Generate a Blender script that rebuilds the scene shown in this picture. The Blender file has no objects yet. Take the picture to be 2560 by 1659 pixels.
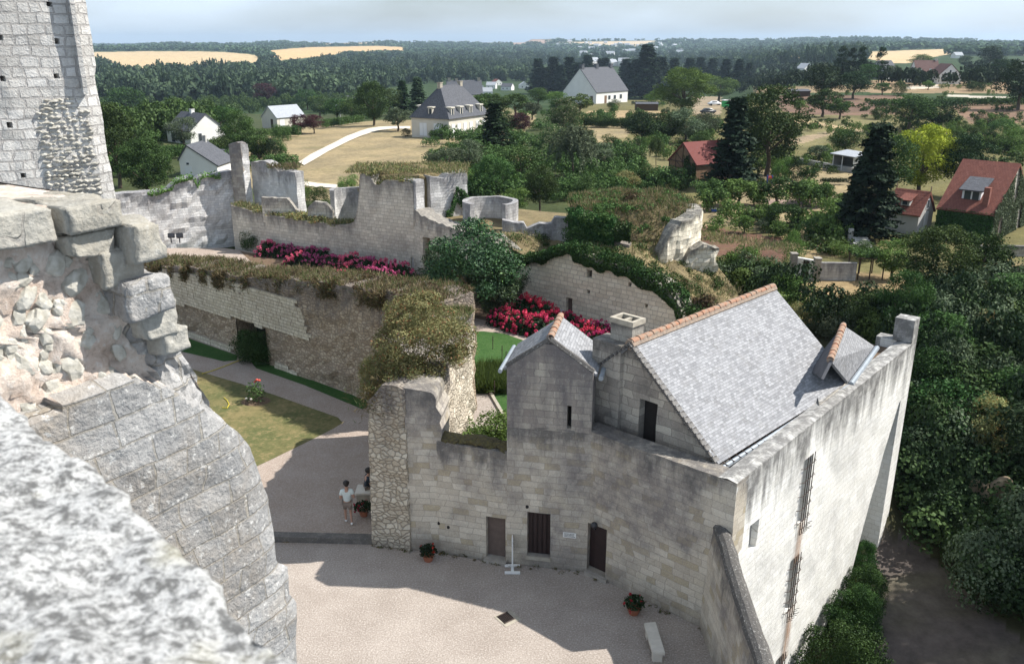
import bpy, bmesh, math, random
import numpy as np
from mathutils import Vector, noise
random.seed(7); rng = np.random.default_rng(7)
R = math.radians
col = bpy.context.scene.collection
sc = bpy.context.scene

# ---------------------------------------------------------------- camera, sky, sun, exposure
F = 2133.0; TH = math.atan(725 / 2133); H = 17.5
cam_d = bpy.data.cameras.new('camera'); cam = bpy.data.objects.new('camera', cam_d); col.objects.link(cam)
cam.location = (0, 0, H); cam.rotation_euler = (R(90) - TH, 0, 0)
cam_d.sensor_width = 36; cam_d.lens = 36 * F / 2560; cam_d.clip_start = .1; cam_d.clip_end = 30000
cam_d.dof.use_dof = True; cam_d.dof.focus_distance = 34; cam_d.dof.aperture_fstop = 4.2
sc.camera = cam
SUN = Vector((.88, .125, 1.0)).normalized()
world = bpy.data.worlds.new('World'); sc.world = world; world.use_nodes = True
wn = world.node_tree.nodes; wl = world.node_tree.links; wn.clear()
sky = wn.new('ShaderNodeTexSky'); sky.sky_type = 'NISHITA'; sky.sun_disc = False
sky.sun_elevation = math.asin(SUN.z); sky.sun_rotation = math.atan2(SUN.x, SUN.y); sky.altitude = 100
sky.air_density = 1.0; sky.dust_density = 1.4; sky.ozone_density = 2.0
# thin high cloud veil
wtc = wn.new('ShaderNodeTexCoord'); wmp = wn.new('ShaderNodeMapping'); wmp.inputs['Scale'].default_value = (1.2, 1.2, 5)
wno = wn.new('ShaderNodeTexNoise'); wno.inputs['Scale'].default_value = 2.2; wno.inputs['Detail'].default_value = 5
wrp = wn.new('ShaderNodeMapRange'); wrp.inputs['From Min'].default_value = .38; wrp.inputs['From Max'].default_value = .72
wrp.inputs['To Min'].default_value = 0.25; wrp.inputs['To Max'].default_value = .8
wmx = wn.new('ShaderNodeMix'); wmx.data_type = 'RGBA'; wmx.inputs['B'].default_value = (8.4, 9.8, 11.4, 1)
wbg = wn.new('ShaderNodeBackground'); wbg.inputs['Strength'].default_value = .076
wo = wn.new('ShaderNodeOutputWorld')
wl.new(wtc.outputs['Generated'], wmp.inputs[0]); wl.new(wmp.outputs[0], wno.inputs['Vector']); wl.new(wno.outputs['Fac'], wrp.inputs[0])
wl.new(wrp.outputs[0], wmx.inputs['Factor']); wl.new(sky.outputs[0], wmx.inputs['A']); wl.new(wmx.outputs['Result'], wbg.inputs[0]); wl.new(wbg.outputs[0], wo.inputs[0])
sd = bpy.data.lights.new('sun', 'SUN'); sd.energy = 5.0; sd.angle = R(.53); sd.color = (1, .955, .88)
so = bpy.data.objects.new('sun', sd); col.objects.link(so); so.rotation_euler = (-SUN).to_track_quat('-Z', 'Y').to_euler(); so.location = (60, 10, 80)
sc.view_settings.view_transform = 'Standard'; sc.view_settings.look = 'None'; sc.view_settings.exposure = 0.62; sc.view_settings.gamma = 1
sc.cycles.volume_bounces = 0; sc.cycles.max_bounces = 6

# ---------------------------------------------------------------- survey helpers (photo bearings -> plan positions)
c_, s_ = math.cos(TH), math.sin(TH)
def ray(px, py):
    u = (px - 1280) / F; v = (829.5 - py) / F
    return (u, c_ + v * s_, -s_ + v * c_)
def G(px, py, z=0.0):
    d = ray(px, py); t = (z - H) / d[2]; return (d[0] * t, d[1] * t)
def TZ(Y, py):
    v = (829.5 - py) / F; return H + Y * (-s_ + v * c_) / (c_ + v * s_)
def P(X, Y, Z):
    dz = Z - H; f = Y * c_ - dz * s_; up = Y * s_ + dz * c_
    return (1280 + F * X / f, 829.5 - F * up / f)
def PL(px, py, a, b):
    d = ray(px, py); ex, ey = b[0] - a[0], b[1] - a[1]
    t = (a[0] * ey - a[1] * ex) / (d[0] * ey - d[1] * ex)
    return (d[0] * t, d[1] * t, H + d[2] * t)
def SZ(px, py, a, b):       # distance along a->b and height of the point seen there
    p = PL(px, py, a, b); L = math.hypot(b[0] - a[0], b[1] - a[1])
    return ((p[0] - a[0]) * (b[0] - a[0]) + (p[1] - a[1]) * (b[1] - a[1])) / L, p[2]
def sstep(a, b, x):
    t = max(0, min(1, (x - a) / (b - a))) if a != b else float(x > a); return t * t * (3 - 2 * t)
def lerp(a, b, t): return a + (b - a) * t
def interp(x, pts): return float(np.interp(x, [p[0] for p in pts], [p[1] for p in pts]))

# ---------------------------------------------------------------- object helpers
def tag(o, label=None, cat=None, group=None, kind=None):
    if label: o['label'] = label
    if cat: o['category'] = cat
    if group: o['group'] = group
    if kind: o['kind'] = kind
    return o
def empty(name, loc, label, cat, group=None, rz=0):
    o = bpy.data.objects.new(name, None); col.objects.link(o); o.location = loc; o.rotation_euler = (0, 0, rz)
    o.empty_display_size = .3
    return tag(o, label, cat, group)
class MB:
    def __init__(s): s.v = []; s.f = []; s.uv = []; s.uv2 = []; s.hasuv = False
    def quad(s, pts, uvs=None, uv2=None):
        i = len(s.v); s.v += [tuple(p) for p in pts]; s.f.append(tuple(range(i, i + len(pts))))
        if uvs: s.hasuv = True
        s.uv.append(uvs or [(p[0] + p[1], p[2]) for p in pts]); s.uv2.append(uv2 or [(0, 9)] * len(pts))
    def box(s, lo, hi, bev=0, M=None, uvscale=None):
        bm = bmesh.new(); bmesh.ops.create_cube(bm, size=1)
        cx = [(lo[i] + hi[i]) / 2 for i in range(3)]; sz = [hi[i] - lo[i] for i in range(3)]
        for v in bm.verts: v.co = Vector((v.co[0] * sz[0] + cx[0], v.co[1] * sz[1] + cx[1], v.co[2] * sz[2] + cx[2]))
        if bev: bmesh.ops.bevel(bm, geom=bm.edges[:], offset=bev, segments=2, affect='EDGES')
        s.bm(bm, M)
    def bm(s, bm, M=None):
        bm.verts.index_update(); i = len(s.v)
        for v in bm.verts: s.v.append(tuple(M @ v.co) if M else tuple(v.co))
        for f in bm.faces:
            s.f.append(tuple(i + v.index for v in f.verts))
            n = f.normal
            uv = []
            for v in f.verts:
                p = v.co
                uv.append((p[0] + p[1] * .3, p[2]) if abs(n[1]) > .6 else ((p[1], p[2]) if abs(n[0]) > .6 else (p[0], p[1])))
            s.uv.append(uv); s.uv2.append([(0, 9)] * len(f.verts))
        bm.free(); s.hasuv = True
    def tube(s, pts, r, n=8, cap=True):
        pts = [Vector(p) for p in pts]; rr = r if isinstance(r, (list, tuple)) else [r] * len(pts); rings = []
        for k, p in enumerate(pts):
            d = (pts[min(k + 1, len(pts) - 1)] - pts[max(k - 1, 0)]).normalized()
            a = d.cross(Vector((0, 0, 1)) if abs(d.z) < .95 else Vector((1, 0, 0))).normalized(); b = d.cross(a)
            i = len(s.v); rings.append(i)
            for j in range(n):
                t = 2 * math.pi * j / n; s.v.append(tuple(p + (a * math.cos(t) + b * math.sin(t)) * rr[k]))
        for k in range(len(pts) - 1):
            for j in range(n):
                s.f.append((rings[k] + j, rings[k] + (j + 1) % n, rings[k + 1] + (j + 1) % n, rings[k + 1] + j))
                s.uv.append([(0, 0)] * 4); s.uv2.append([(0, 9)] * 4)
        if cap:
            s.f.append(tuple(rings[0] + j for j in range(n))); s.uv.append([(0, 0)] * n); s.uv2.append([(0, 9)] * n)
            s.f.append(tuple(rings[-1] + j for j in reversed(range(n)))); s.uv.append([(0, 0)] * n); s.uv2.append([(0, 9)] * n)
    def rock(s, c, r, seed=0, sub=2, sq=(1, 1, 1), amp=.3):
        bm = bmesh.new(); bmesh.ops.create_icosphere(bm, subdivisions=sub, radius=1)
        for v in bm.verts:
            n = noise.noise(v.co * 1.3 + Vector((seed * 3.1, seed, 0))) * amp + 1
            v.co = Vector((v.co[0] * sq[0], v.co[1] * sq[1], v.co[2] * sq[2])) * r * n + Vector(c)
        s.bm(bm)
    def build(s, name, m, parent=None, smooth=False, weld=False):
        me = bpy.data.meshes.new(name); me.from_pydata(s.v, [], s.f)
        if s.hasuv:
            ul = me.uv_layers.new(name='UVMap'); ul.data.foreach_set('uv', np.array([c for f in s.uv for p in f for c in p], 'f'))
            u2 = me.uv_layers.new(name='top'); u2.data.foreach_set('uv', np.array([c for f in s.uv2 for p in f for c in p], 'f'))
        if weld:
            bm = bmesh.new(); bm.from_mesh(me); bmesh.ops.remove_doubles(bm, verts=bm.verts, dist=.002); bm.to_mesh(me); bm.free()
        if smooth: me.polygons.foreach_set('use_smooth', [True] * len(me.polygons))
        me.materials.append(m); me.update()
        o = bpy.data.objects.new(name, me); col.objects.link(o)
        if parent is not None:
            o.parent = parent; o.matrix_parent_inverse = (parent.matrix_basis.copy()).inverted()
        return o
def fastmesh(name, V, n_per, m):      # V: (N, n_per, 3) polygons
    N = V.shape[0]; me = bpy.data.meshes.new(name)
    me.vertices.add(N * n_per); me.vertices.foreach_set('co', V.reshape(-1).astype('f'))
    me.loops.add(N * n_per); me.loops.foreach_set('vertex_index', np.arange(N * n_per, dtype='i'))
    me.polygons.add(N); me.polygons.foreach_set('loop_start', np.arange(0, N * n_per, n_per, dtype='i'))
    me.update(calc_edges=True); me.materials.append(m); return me
def link(name, me, parent=None):
    o = bpy.data.objects.new(name, me); col.objects.link(o)
    if parent is not None: o.parent = parent
    return o

# ---------------------------------------------------------------- materials
def newmat(name):
    m = bpy.data.materials.new(name); m.use_nodes = True; nt = m.node_tree; nt.nodes.clear()
    out = nt.nodes.new('ShaderNodeOutputMaterial'); return m, nt, nt.nodes, nt.links, out
def _n(nt, t, **kw):
    n = nt.nodes.new(t)
    for k, v in kw.items():
        if k in n.inputs: n.inputs[k].default_value = v
        else: setattr(n, k, v)
    return n
def rgb(c): return (c[0], c[1], c[2], 1)
def mix(nt, fac, a, b, bt='MIX'):
    n = nt.nodes.new('ShaderNodeMix'); n.data_type = 'RGBA'; n.blend_type = bt
    for k, v in (('Factor', fac), ('A', a), ('B', b)):
        if isinstance(v, bpy.types.NodeSocket): nt.links.new(v, n.inputs[k])
        elif k == 'Factor': n.inputs[k].default_value = v
        else: n.inputs[k].default_value = rgb(v)
    return n.outputs['Result']
def mrange(nt, s, a, b, c=0., d=1., smooth=False):
    n = nt.nodes.new('ShaderNodeMapRange'); nt.links.new(s, n.inputs[0]); n.clamp = True
    if smooth: n.interpolation_type = 'SMOOTHSTEP'
    for i, v in enumerate((a, b, c, d)): n.inputs[i + 1].default_value = v
    return n.outputs[0]
def mth(nt, op, a, b=None):
    n = nt.nodes.new('ShaderNodeMath'); n.operation = op
    for i, v in enumerate((a, b)):
        if v is None: continue
        if isinstance(v, bpy.types.NodeSocket): nt.links.new(v, n.inputs[i])
        else: n.inputs[i].default_value = v
    return n.outputs[0]
def nz(nt, vec, scale, detail=4, rough=.55, dist=0):
    n = _n(nt, 'ShaderNodeTexNoise', Scale=scale, Detail=detail, Roughness=rough, Distortion=dist)
    nt.links.new(vec, n.inputs['Vector']); return n
def simple(name, c, rough=.8, noise_amt=.25, scale=8, bump=.0, metal=0, c2=None):
    m, nt, N, L, out = newmat(name); b = _n(nt, 'ShaderNodeBsdfPrincipled', Roughness=rough, Metallic=metal)
    tc = N.new('ShaderNodeTexCoord'); n = nz(nt, tc.outputs['Object'], scale)
    c2 = c2 or tuple(x * (1 - noise_amt) for x in c)
    r = mix(nt, mrange(nt, n.outputs['Fac'], .35, .65), c2, c); L.new(r, b.inputs['Base Color'])
    if bump:
        bp = _n(nt, 'ShaderNodeBump', Strength=bump, Distance=.03); L.new(n.outputs['Fac'], bp.inputs['Height']); L.new(bp.outputs[0], b.inputs['Normal'])
    L.new(b.outputs[0], out.inputs[0]); return m
def stonemat(name, ca, cb, mortar, bw, bh, kind='ashlar', stain=.5, stain_col=(.13, .12, .115), topd=1.2, topcol=(.10, .095, .09), wob=.05,
             bump=.5, spots=.3, ms=.014, patch=None, spotcol=(.5, .5, .47), warm=None, low=None):
    m, nt, N, L, out = newmat(name)
    b = _n(nt, 'ShaderNodeBsdfPrincipled', Roughness=.92); b.inputs['Specular IOR Level'].default_value = .15
    uv = _n(nt, 'ShaderNodeUVMap', uv_map='UVMap'); u2 = _n(nt, 'ShaderNodeUVMap', uv_map='top'); tc = N.new('ShaderNodeTexCoord'); ob = tc.outputs['Object']
    wn_ = nz(nt, uv.outputs[0], .9, 2); wn2 = nz(nt, uv.outputs[0], 5, 2)
    sub = N.new('ShaderNodeVectorMath'); sub.operation = 'SUBTRACT'; L.new(wn_.outputs['Color'], sub.inputs[0]); sub.inputs[1].default_value = (.5, .5, .5)
    sc1 = N.new('ShaderNodeVectorMath'); sc1.operation = 'MULTIPLY'; L.new(sub.outputs[0], sc1.inputs[0]); sc1.inputs[1].default_value = (bw * 1.2, wob * 1.2, 0)
    sub2 = N.new('ShaderNodeVectorMath'); sub2.operation = 'SUBTRACT'; L.new(wn2.outputs['Color'], sub2.inputs[0]); sub2.inputs[1].default_value = (.5, .5, .5)
    sc2 = N.new('ShaderNodeVectorMath'); sc2.operation = 'MULTIPLY'; L.new(sub2.outputs[0], sc2.inputs[0]); sc2.inputs[1].default_value = (wob, wob, 0)
    ad = N.new('ShaderNodeVectorMath'); L.new(uv.outputs[0], ad.inputs[0]); L.new(sc1.outputs[0], ad.inputs[1])
    ad2 = N.new('ShaderNodeVectorMath'); L.new(ad.outputs[0], ad2.inputs[0]); L.new(sc2.outputs[0], ad2.inputs[1]); vec = ad2.outputs[0]
    if kind == 'ashlar':
        br = N.new('ShaderNodeTexBrick'); L.new(vec, br.inputs['Vector']); br.inputs['Scale'].default_value = 1
        br.inputs['Brick Width'].default_value = bw; br.inputs['Row Height'].default_value = bh; br.inputs['Mortar Size'].default_value = ms
        br.inputs['Mortar Smooth'].default_value = .35; br.inputs['Color1'].default_value = (0, 0, 0, 1); br.inputs['Color2'].default_value = (1, 1, 1, 1); br.inputs['Mortar'].default_value = (.5, .5, .5, 1)
        br.offset = .5; br.squash = .72; br.squash_frequency = 3
        per = br.outputs['Color']; mo = br.outputs['Fac']
    else:
        v1 = _n(nt, 'ShaderNodeTexVoronoi', Scale=1 / bw, voronoi_dimensions='2D'); v1.inputs['Randomness'].default_value = .95
        mp = N.new('ShaderNodeMapping'); mp.inputs['Scale'].default_value = (1, bw / bh, 1); L.new(vec, mp.inputs[0]); L.new(mp.outputs[0], v1.inputs['Vector'])
        v2 = _n(nt, 'ShaderNodeTexVoronoi', Scale=1 / bw, voronoi_dimensions='2D', feature='DISTANCE_TO_EDGE'); v2.inputs['Randomness'].default_value = .95; L.new(mp.outputs[0], v2.inputs['Vector'])
        sp = N.new('ShaderNodeSeparateColor'); L.new(v1.outputs['Color'], sp.inputs[0]); per = sp.outputs[0]; mo = mrange(nt, v2.outputs['Distance'], .02, .16, 1, 0)
    base = mix(nt, per, ca, cb)
    if warm:      # odd blocks of warmer stone
        w = mrange(nt, per, .78, .86); base = mix(nt, w, base, warm)
    fine = nz(nt, ob, 22, 5, .65)
    base = mix(nt, .55, base, mix(nt, mrange(nt, fine.outputs['Fac'], .3, .7), (.35, .35, .35), (.65, .65, .65)), 'OVERLAY')
    base = mix(nt, mth(nt, 'MULTIPLY', mo, .8), base, mortar)
    big = nz(nt, ob, .33, 6, .62, .3)
    st = mth(nt, 'MULTIPLY', mrange(nt, big.outputs['Fac'], .47, .60), stain)
    mpv = N.new('ShaderNodeMapping'); mpv.inputs['Scale'].default_value = (1.6, 1.6, .25); L.new(ob, mpv.inputs[0])
    strk = nz(nt, mpv.outputs[0], 1.0, 6, .65); med = nz(nt, ob, 2.6, 5, .7)
    st2 = mth(nt, 'MULTIPLY', st, mrange(nt, med.outputs['Fac'], .3, .6, .35, 1))
    base = mix(nt, st2, base, stain_col)
    spx = N.new('ShaderNodeSeparateXYZ'); L.new(u2.outputs[0], spx.inputs[0])
    tn = mth(nt, 'ADD', spx.outputs[1], mrange(nt, strk.outputs['Fac'], .25, .75, -topd * .9, topd * .9))
    tf = mrange(nt, tn, topd * .15, topd, .88, 0)
    base = mix(nt, mth(nt, 'MULTIPLY', tf, mrange(nt, med.outputs['Fac'], .3, .55, .55, 1)), base, topcol)
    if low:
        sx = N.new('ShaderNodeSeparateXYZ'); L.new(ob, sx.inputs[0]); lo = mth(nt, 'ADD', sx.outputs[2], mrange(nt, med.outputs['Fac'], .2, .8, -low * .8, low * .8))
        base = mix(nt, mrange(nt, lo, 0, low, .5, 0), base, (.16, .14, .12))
    if spots:
        s1 = nz(nt, ob, 14, 6, .75); base = mix(nt, mth(nt, 'MULTIPLY', mrange(nt, s1.outputs['Fac'], .56, .64), spots), base, spotcol)
    L.new(base, b.inputs['Base Color'])
    hh = mth(nt, 'ADD', mth(nt, 'MULTIPLY', mo, -1.), mth(nt, 'MULTIPLY', fine.outputs['Fac'], .9))
    hh = mth(nt, 'ADD', hh, mth(nt, 'MULTIPLY', per, .35)); hh = mth(nt, 'ADD', hh, mth(nt, 'MULTIPLY', med.outputs['Fac'], 1.2))
    bp = _n(nt, 'ShaderNodeBump', Strength=bump, Distance=.035); L.new(hh, bp.inputs['Height']); L.new(bp.outputs[0], b.inputs['Normal'])
    L.new(b.outputs[0], out.inputs[0]); return m
def leafmat(name, dark, light, trans=.18, third=None, tf=.93, gloss=.02, ns=5, kd=.66, kl=.95):
    dark = tuple(x * kd for x in dark); light = tuple(x * kl for x in light)
    m, nt, N, L, out = newmat(name); g = N.new('ShaderNodeNewGeometry'); oi = N.new('ShaderNodeObjectInfo'); tc = N.new('ShaderNodeTexCoord')
    n = nz(nt, tc.outputs['Object'], ns, 2)
    f = mth(nt, 'ADD', mth(nt, 'MULTIPLY', g.outputs['Random Per Island'], .45), mth(nt, 'MULTIPLY', mrange(nt, n.outputs['Fac'], .38, .62), .55))
    c = mix(nt, f, dark, light)
    if third: c = mix(nt, mrange(nt, g.outputs['Random Per Island'], tf, tf + .01), c, third)
    hv = N.new('ShaderNodeHueSaturation'); L.new(c, hv.inputs['Color']); L.new(mrange(nt, oi.outputs['Random'], 0, 1, .72, 1.3), hv.inputs['Value']); L.new(mrange(nt, oi.outputs['Random'], 0, 1, .48, .52), hv.inputs['Hue'])
    d = N.new('ShaderNodeBsdfDiffuse'); t = N.new('ShaderNodeBsdfTranslucent'); gl = _n(nt, 'ShaderNodeBsdfGlossy', Roughness=.6)
    L.new(hv.outputs[0], d.inputs[0]); L.new(hv.outputs[0], t.inputs[0]); gl.inputs['Color'].default_value = (.6, .65, .6, 1)
    m1 = _n(nt, 'ShaderNodeMixShader', Fac=trans); L.new(d.outputs[0], m1.inputs[1]); L.new(t.outputs[0], m1.inputs[2])
    m2 = _n(nt, 'ShaderNodeMixShader', Fac=gloss); L.new(m1.outputs[0], m2.inputs[1]); L.new(gl.outputs[0], m2.inputs[2])
    L.new(m2.outputs[0], out.inputs[0]); return m

LIME = dict(ca=(.42, .385, .32), cb=(.56, .53, .45))
M = {}
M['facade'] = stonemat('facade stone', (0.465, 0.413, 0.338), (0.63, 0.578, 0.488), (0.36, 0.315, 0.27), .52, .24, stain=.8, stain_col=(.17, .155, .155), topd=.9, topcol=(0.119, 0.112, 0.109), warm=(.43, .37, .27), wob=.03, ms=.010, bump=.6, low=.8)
M['turret'] = stonemat('turret stone', (0.26, 0.227, 0.202), (0.442, 0.403, 0.338), (0.221, 0.195, 0.176), .52, .24, stain=0.7, stain_col=(0.156, 0.143, 0.14), topd=3.0, topcol=(0.15, 0.137, 0.137), wob=.03, ms=.012)
M['outer'] = stonemat('outer wall limestone', (.78, .765, .72), (.86, .85, .82), (0.545, 0.522, 0.464), .5, .24, stain=.4, stain_col=(0.312, 0.306, 0.3), topd=1.8, topcol=(.115, .112, .11), bump=.6, ms=.009)
M['gable'] = stonemat('gable stone', (0.308, 0.28, 0.245), (0.532, 0.49, 0.42), (0.238, 0.217, 0.196), .6, .28, stain=0.7, topd=.5, bump=.7, low=0)
M['curtain'] = stonemat('curtain stone', (0.513, 0.472, 0.392), (0.661, 0.614, 0.52), (0.317, 0.284, 0.243), .48, .27, stain=0.5, stain_col=(0.247, 0.227, 0.208), topd=1.0, topcol=(0.182, 0.169, 0.156), bump=.6, ms=.018)
M['inner'] = stonemat('pale garden wall stone', (0.63, 0.578, 0.465), (0.81, 0.75, 0.615), (0.36, 0.323, 0.27), .52, .29, stain=0.25, stain_col=(0.325, 0.286, 0.247), topd=.5, bump=.6, ms=.02)
M['white_wall'] = stonemat('weathered white wall', (0.529, 0.523, 0.517), (0.69, 0.678, 0.655), (0.437, 0.425, 0.414), .4, .22, stain=0.6, stain_col=(0.288, 0.282, 0.288), topd=1.6, topcol=(0.204, 0.198, 0.204), spots=.5, bump=.8)
M['rubble'] = stonemat('brown rubble', (0.32, 0.248, 0.176), (0.528, 0.432, 0.32), (0.248, 0.192, 0.144), .26, .17, 'rubble', stain=0.6, stain_col=(0.21, 0.173, 0.135), topd=2.0, topcol=(0.158, 0.135, 0.123), bump=1.0, wob=.12, spots=.5, spotcol=(.42, .38, .31))
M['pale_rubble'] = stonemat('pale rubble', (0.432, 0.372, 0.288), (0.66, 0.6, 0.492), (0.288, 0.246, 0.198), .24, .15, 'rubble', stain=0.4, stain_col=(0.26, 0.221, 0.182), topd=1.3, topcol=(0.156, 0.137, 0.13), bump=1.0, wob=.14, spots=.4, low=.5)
M['ash_face'] = stonemat('pale facing', (0.52, 0.455, 0.338), (0.715, 0.65, 0.52), (0.312, 0.267, 0.215), .34, .19, stain=0.4, stain_col=(0.336, 0.28, 0.224), topd=.6, topcol=(0.224, 0.182, 0.154), bump=.7, ms=.016)
M['keep'] = stonemat('keep ashlar', (0.47, 0.454, 0.426), (0.627, 0.61, 0.582), (0.403, 0.381, 0.364), .34, .215, stain=.5, stain_col=(0.3, 0.29, 0.275), topd=.01, bump=1.1, wob=.06, ms=.02, spots=.3, spotcol=(.62, .61, .58))
M['near'] = stonemat('near lichen ashlar', (0.23, 0.23, 0.23), (0.365, 0.358, 0.351), (0.297, 0.277, 0.243), .46, .235, stain=0.5, stain_col=(.30, .22, .13), topd=.01, bump=.9, wob=.03, ms=.01, spots=.9, spotcol=(.55, .54, .52))
M['quoin'] = stonemat('golden quoin', (.31, .30, .27), (.39, .375, .335), (.33, .31, .28), 3, 3, stain=.6, stain_col=(.25, .21, .145), topd=.01, bump=.7, spots=.5, spotcol=(.48, .47, .44))
M['cstone'] = simple('core stone', (.50, .48, .43), .9, .4, 14, .6, c2=(.34, .32, .27))
M['coping'] = stonemat('dark lichen coping', (.13, .125, .12), (.26, .25, .24), (.13, .12, .11), .4, .3, 'rubble', stain=.5, topd=.01, spots=.6, bump=1.2, wob=.1)
M['chim'] = stonemat('chimney stone', (.34, .32, .28), (.46, .44, .39), (.25, .23, .2), .6, .3, stain=.6, topd=.3, bump=.6)
M['trim'] = simple('dressed stone', (.42, .38, .31), .9, .3, 4, .3)
M['step'] = simple('worn step', (.36, .33, .29), .9, .25, 5, .3)
M['bench'] = simple('bench limestone', (.60, .56, .49), .8, .14, 5, .2)
M['door'] = simple('dark red door', (.028, .012, .011), .6, .3, 6)
M['doorb'] = simple('brown door', (.13, .095, .08), .7, .2, 6)
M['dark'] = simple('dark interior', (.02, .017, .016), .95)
M['iron'] = simple('rusty iron', (.07, .045, .035), .7, .4, 12)
M['zinc'] = simple('zinc', (.33, .37, .41), .45, .2, 3, metal=.3)
M['whitep'] = simple('white paint', (.78, .78, .76), .5, .08, 5)
M['black'] = simple('black enamel', (.03, .03, .035), .5)
M['moss'] = simple('dark moss', (.06, .048, .025), .95, .5, 9, 1., c2=(.12, .10, .035))
M['yellow'] = simple('yellow hose', (.62, .5, .05), .5, .1)
M['terra'] = simple('terracotta pot', (.36, .13, .07), .8, .25, 6)
M['bark'] = simple('bark', (.12, .09, .06), .9, .4, 12, .8)
def slate(name, a, b, w=.27, h=.16, mortar=(.2, .2, .2), warm=None):
    m, nt, N, L, out = newmat(name); bs = _n(nt, 'ShaderNodeBsdfPrincipled', Roughness=.75); bs.inputs['Specular IOR Level'].default_value = .15; uv = _n(nt, 'ShaderNodeUVMap', uv_map='UVMap'); tc = N.new('ShaderNodeTexCoord')
    def bk(ww, hh):
        br = N.new('ShaderNodeTexBrick'); L.new(uv.outputs[0], br.inputs['Vector']); br.inputs['Scale'].default_value = 1; br.inputs['Brick Width'].default_value = ww; br.inputs['Row Height'].default_value = hh
        br.inputs['Mortar Size'].default_value = h * .05; br.inputs['Color1'].default_value = (0, 0, 0, 1); br.inputs['Color2'].default_value = (1, 1, 1, 1); br.inputs['Mortar'].default_value = (.5, .5, .5, 1); return br
    br = bk(w, h); n = nz(nt, tc.outputs['Object'], 3, 6, .7); n2 = nz(nt, tc.outputs['Object'], 18, 4, .7)
    f = mth(nt, 'ADD', mth(nt, 'MULTIPLY', br.outputs['Color'], .6), mth(nt, 'MULTIPLY', mrange(nt, n2.outputs['Fac'], .3, .7), .4))
    c = mix(nt, f, a, b); c = mix(nt, mth(nt, 'MULTIPLY', mrange(nt, n.outputs['Fac'], .52, .7), .45), c, warm or tuple(x * .6 for x in a)); c = mix(nt, mth(nt, 'MULTIPLY', br.outputs['Fac'], .7), c, mortar); L.new(c, bs.inputs['Base Color'])
    sx = N.new('ShaderNodeSeparateXYZ'); L.new(uv.outputs[0], sx.inputs[0]); saw = mth(nt, 'FRACT', mth(nt, 'DIVIDE', sx.outputs[1], h))
    hh = mth(nt, 'ADD', mth(nt, 'MULTIPLY', saw, -.9), mth(nt, 'MULTIPLY', br.outputs['Color'], .5)); hh = mth(nt, 'ADD', hh, mth(nt, 'MULTIPLY', n2.outputs['Fac'], .5))
    bp = _n(nt, 'ShaderNodeBump', Strength=.8, Distance=.02); L.new(hh, bp.inputs['Height']); L.new(bp.outputs[0], bs.inputs['Normal'])
    L.new(bs.outputs[0], out.inputs[0]); return m
M['slate'] = slate('pale weathered slates', (.165, .168, .178), (.375, .38, .395), .17, .10, warm=(.17, .165, .155), mortar=(.11, .11, .12))
M['slate_d'] = slate('blue grey slates', (.065, .068, .078), (.115, .12, .135), .3, .2, (.08, .08, .09))
M['slate_l'] = slate('light grey roofing', (.30, .32, .35), (.38, .40, .43), .5, .3, (.3, .32, .34))
M['tile_r'] = slate('brown red tiles', (.15, .055, .042), (.23, .092, .068), .25, .28, (.09, .035, .03))
M['tile_b'] = slate('corrugated red roof', (.13, .034, .028), (.18, .055, .045), .12, 2., (.16, .05, .045))
M['tile_d'] = slate('dark brown tiles', (.11, .065, .06), (.16, .09, .08), .3, .25, (.06, .04, .035))
M['ridge'] = simple('orange ridge tile', (.33, .16, .095), .9, .4, 6, .5, c2=(.24, .20, .155))
M['mortar'] = simple('lichen mortar', (.33, .25, .19), .95, .5, 8, .8, c2=(.20, .16, .13))
M['render'] = simple('cream render', (.62, .58, .50), .9, .1, .6)
M['render_w'] = simple('white render', (.76, .75, .72), .9, .08, .6)
M['render_g'] = simple('grey render', (.44, .43, .41), .9, .2, .9)
M['shut'] = simple('white shutters', (.74, .75, .76), .6, .05)
M['glass'] = simple('window glass', (.04, .05, .06), .15, .1)
M['wood'] = simple('tarred boards', (.22, .13, .075), .85, .35, 4)
M['timber'] = simple('dark timber', (.07, .045, .03), .85, .3, 4)
M['wall_st'] = stonemat('garden wall stone', (.33, .30, .26), (.44, .41, .36), (.25, .22, .19), .45, .24, stain=.6, topd=.4)

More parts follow.
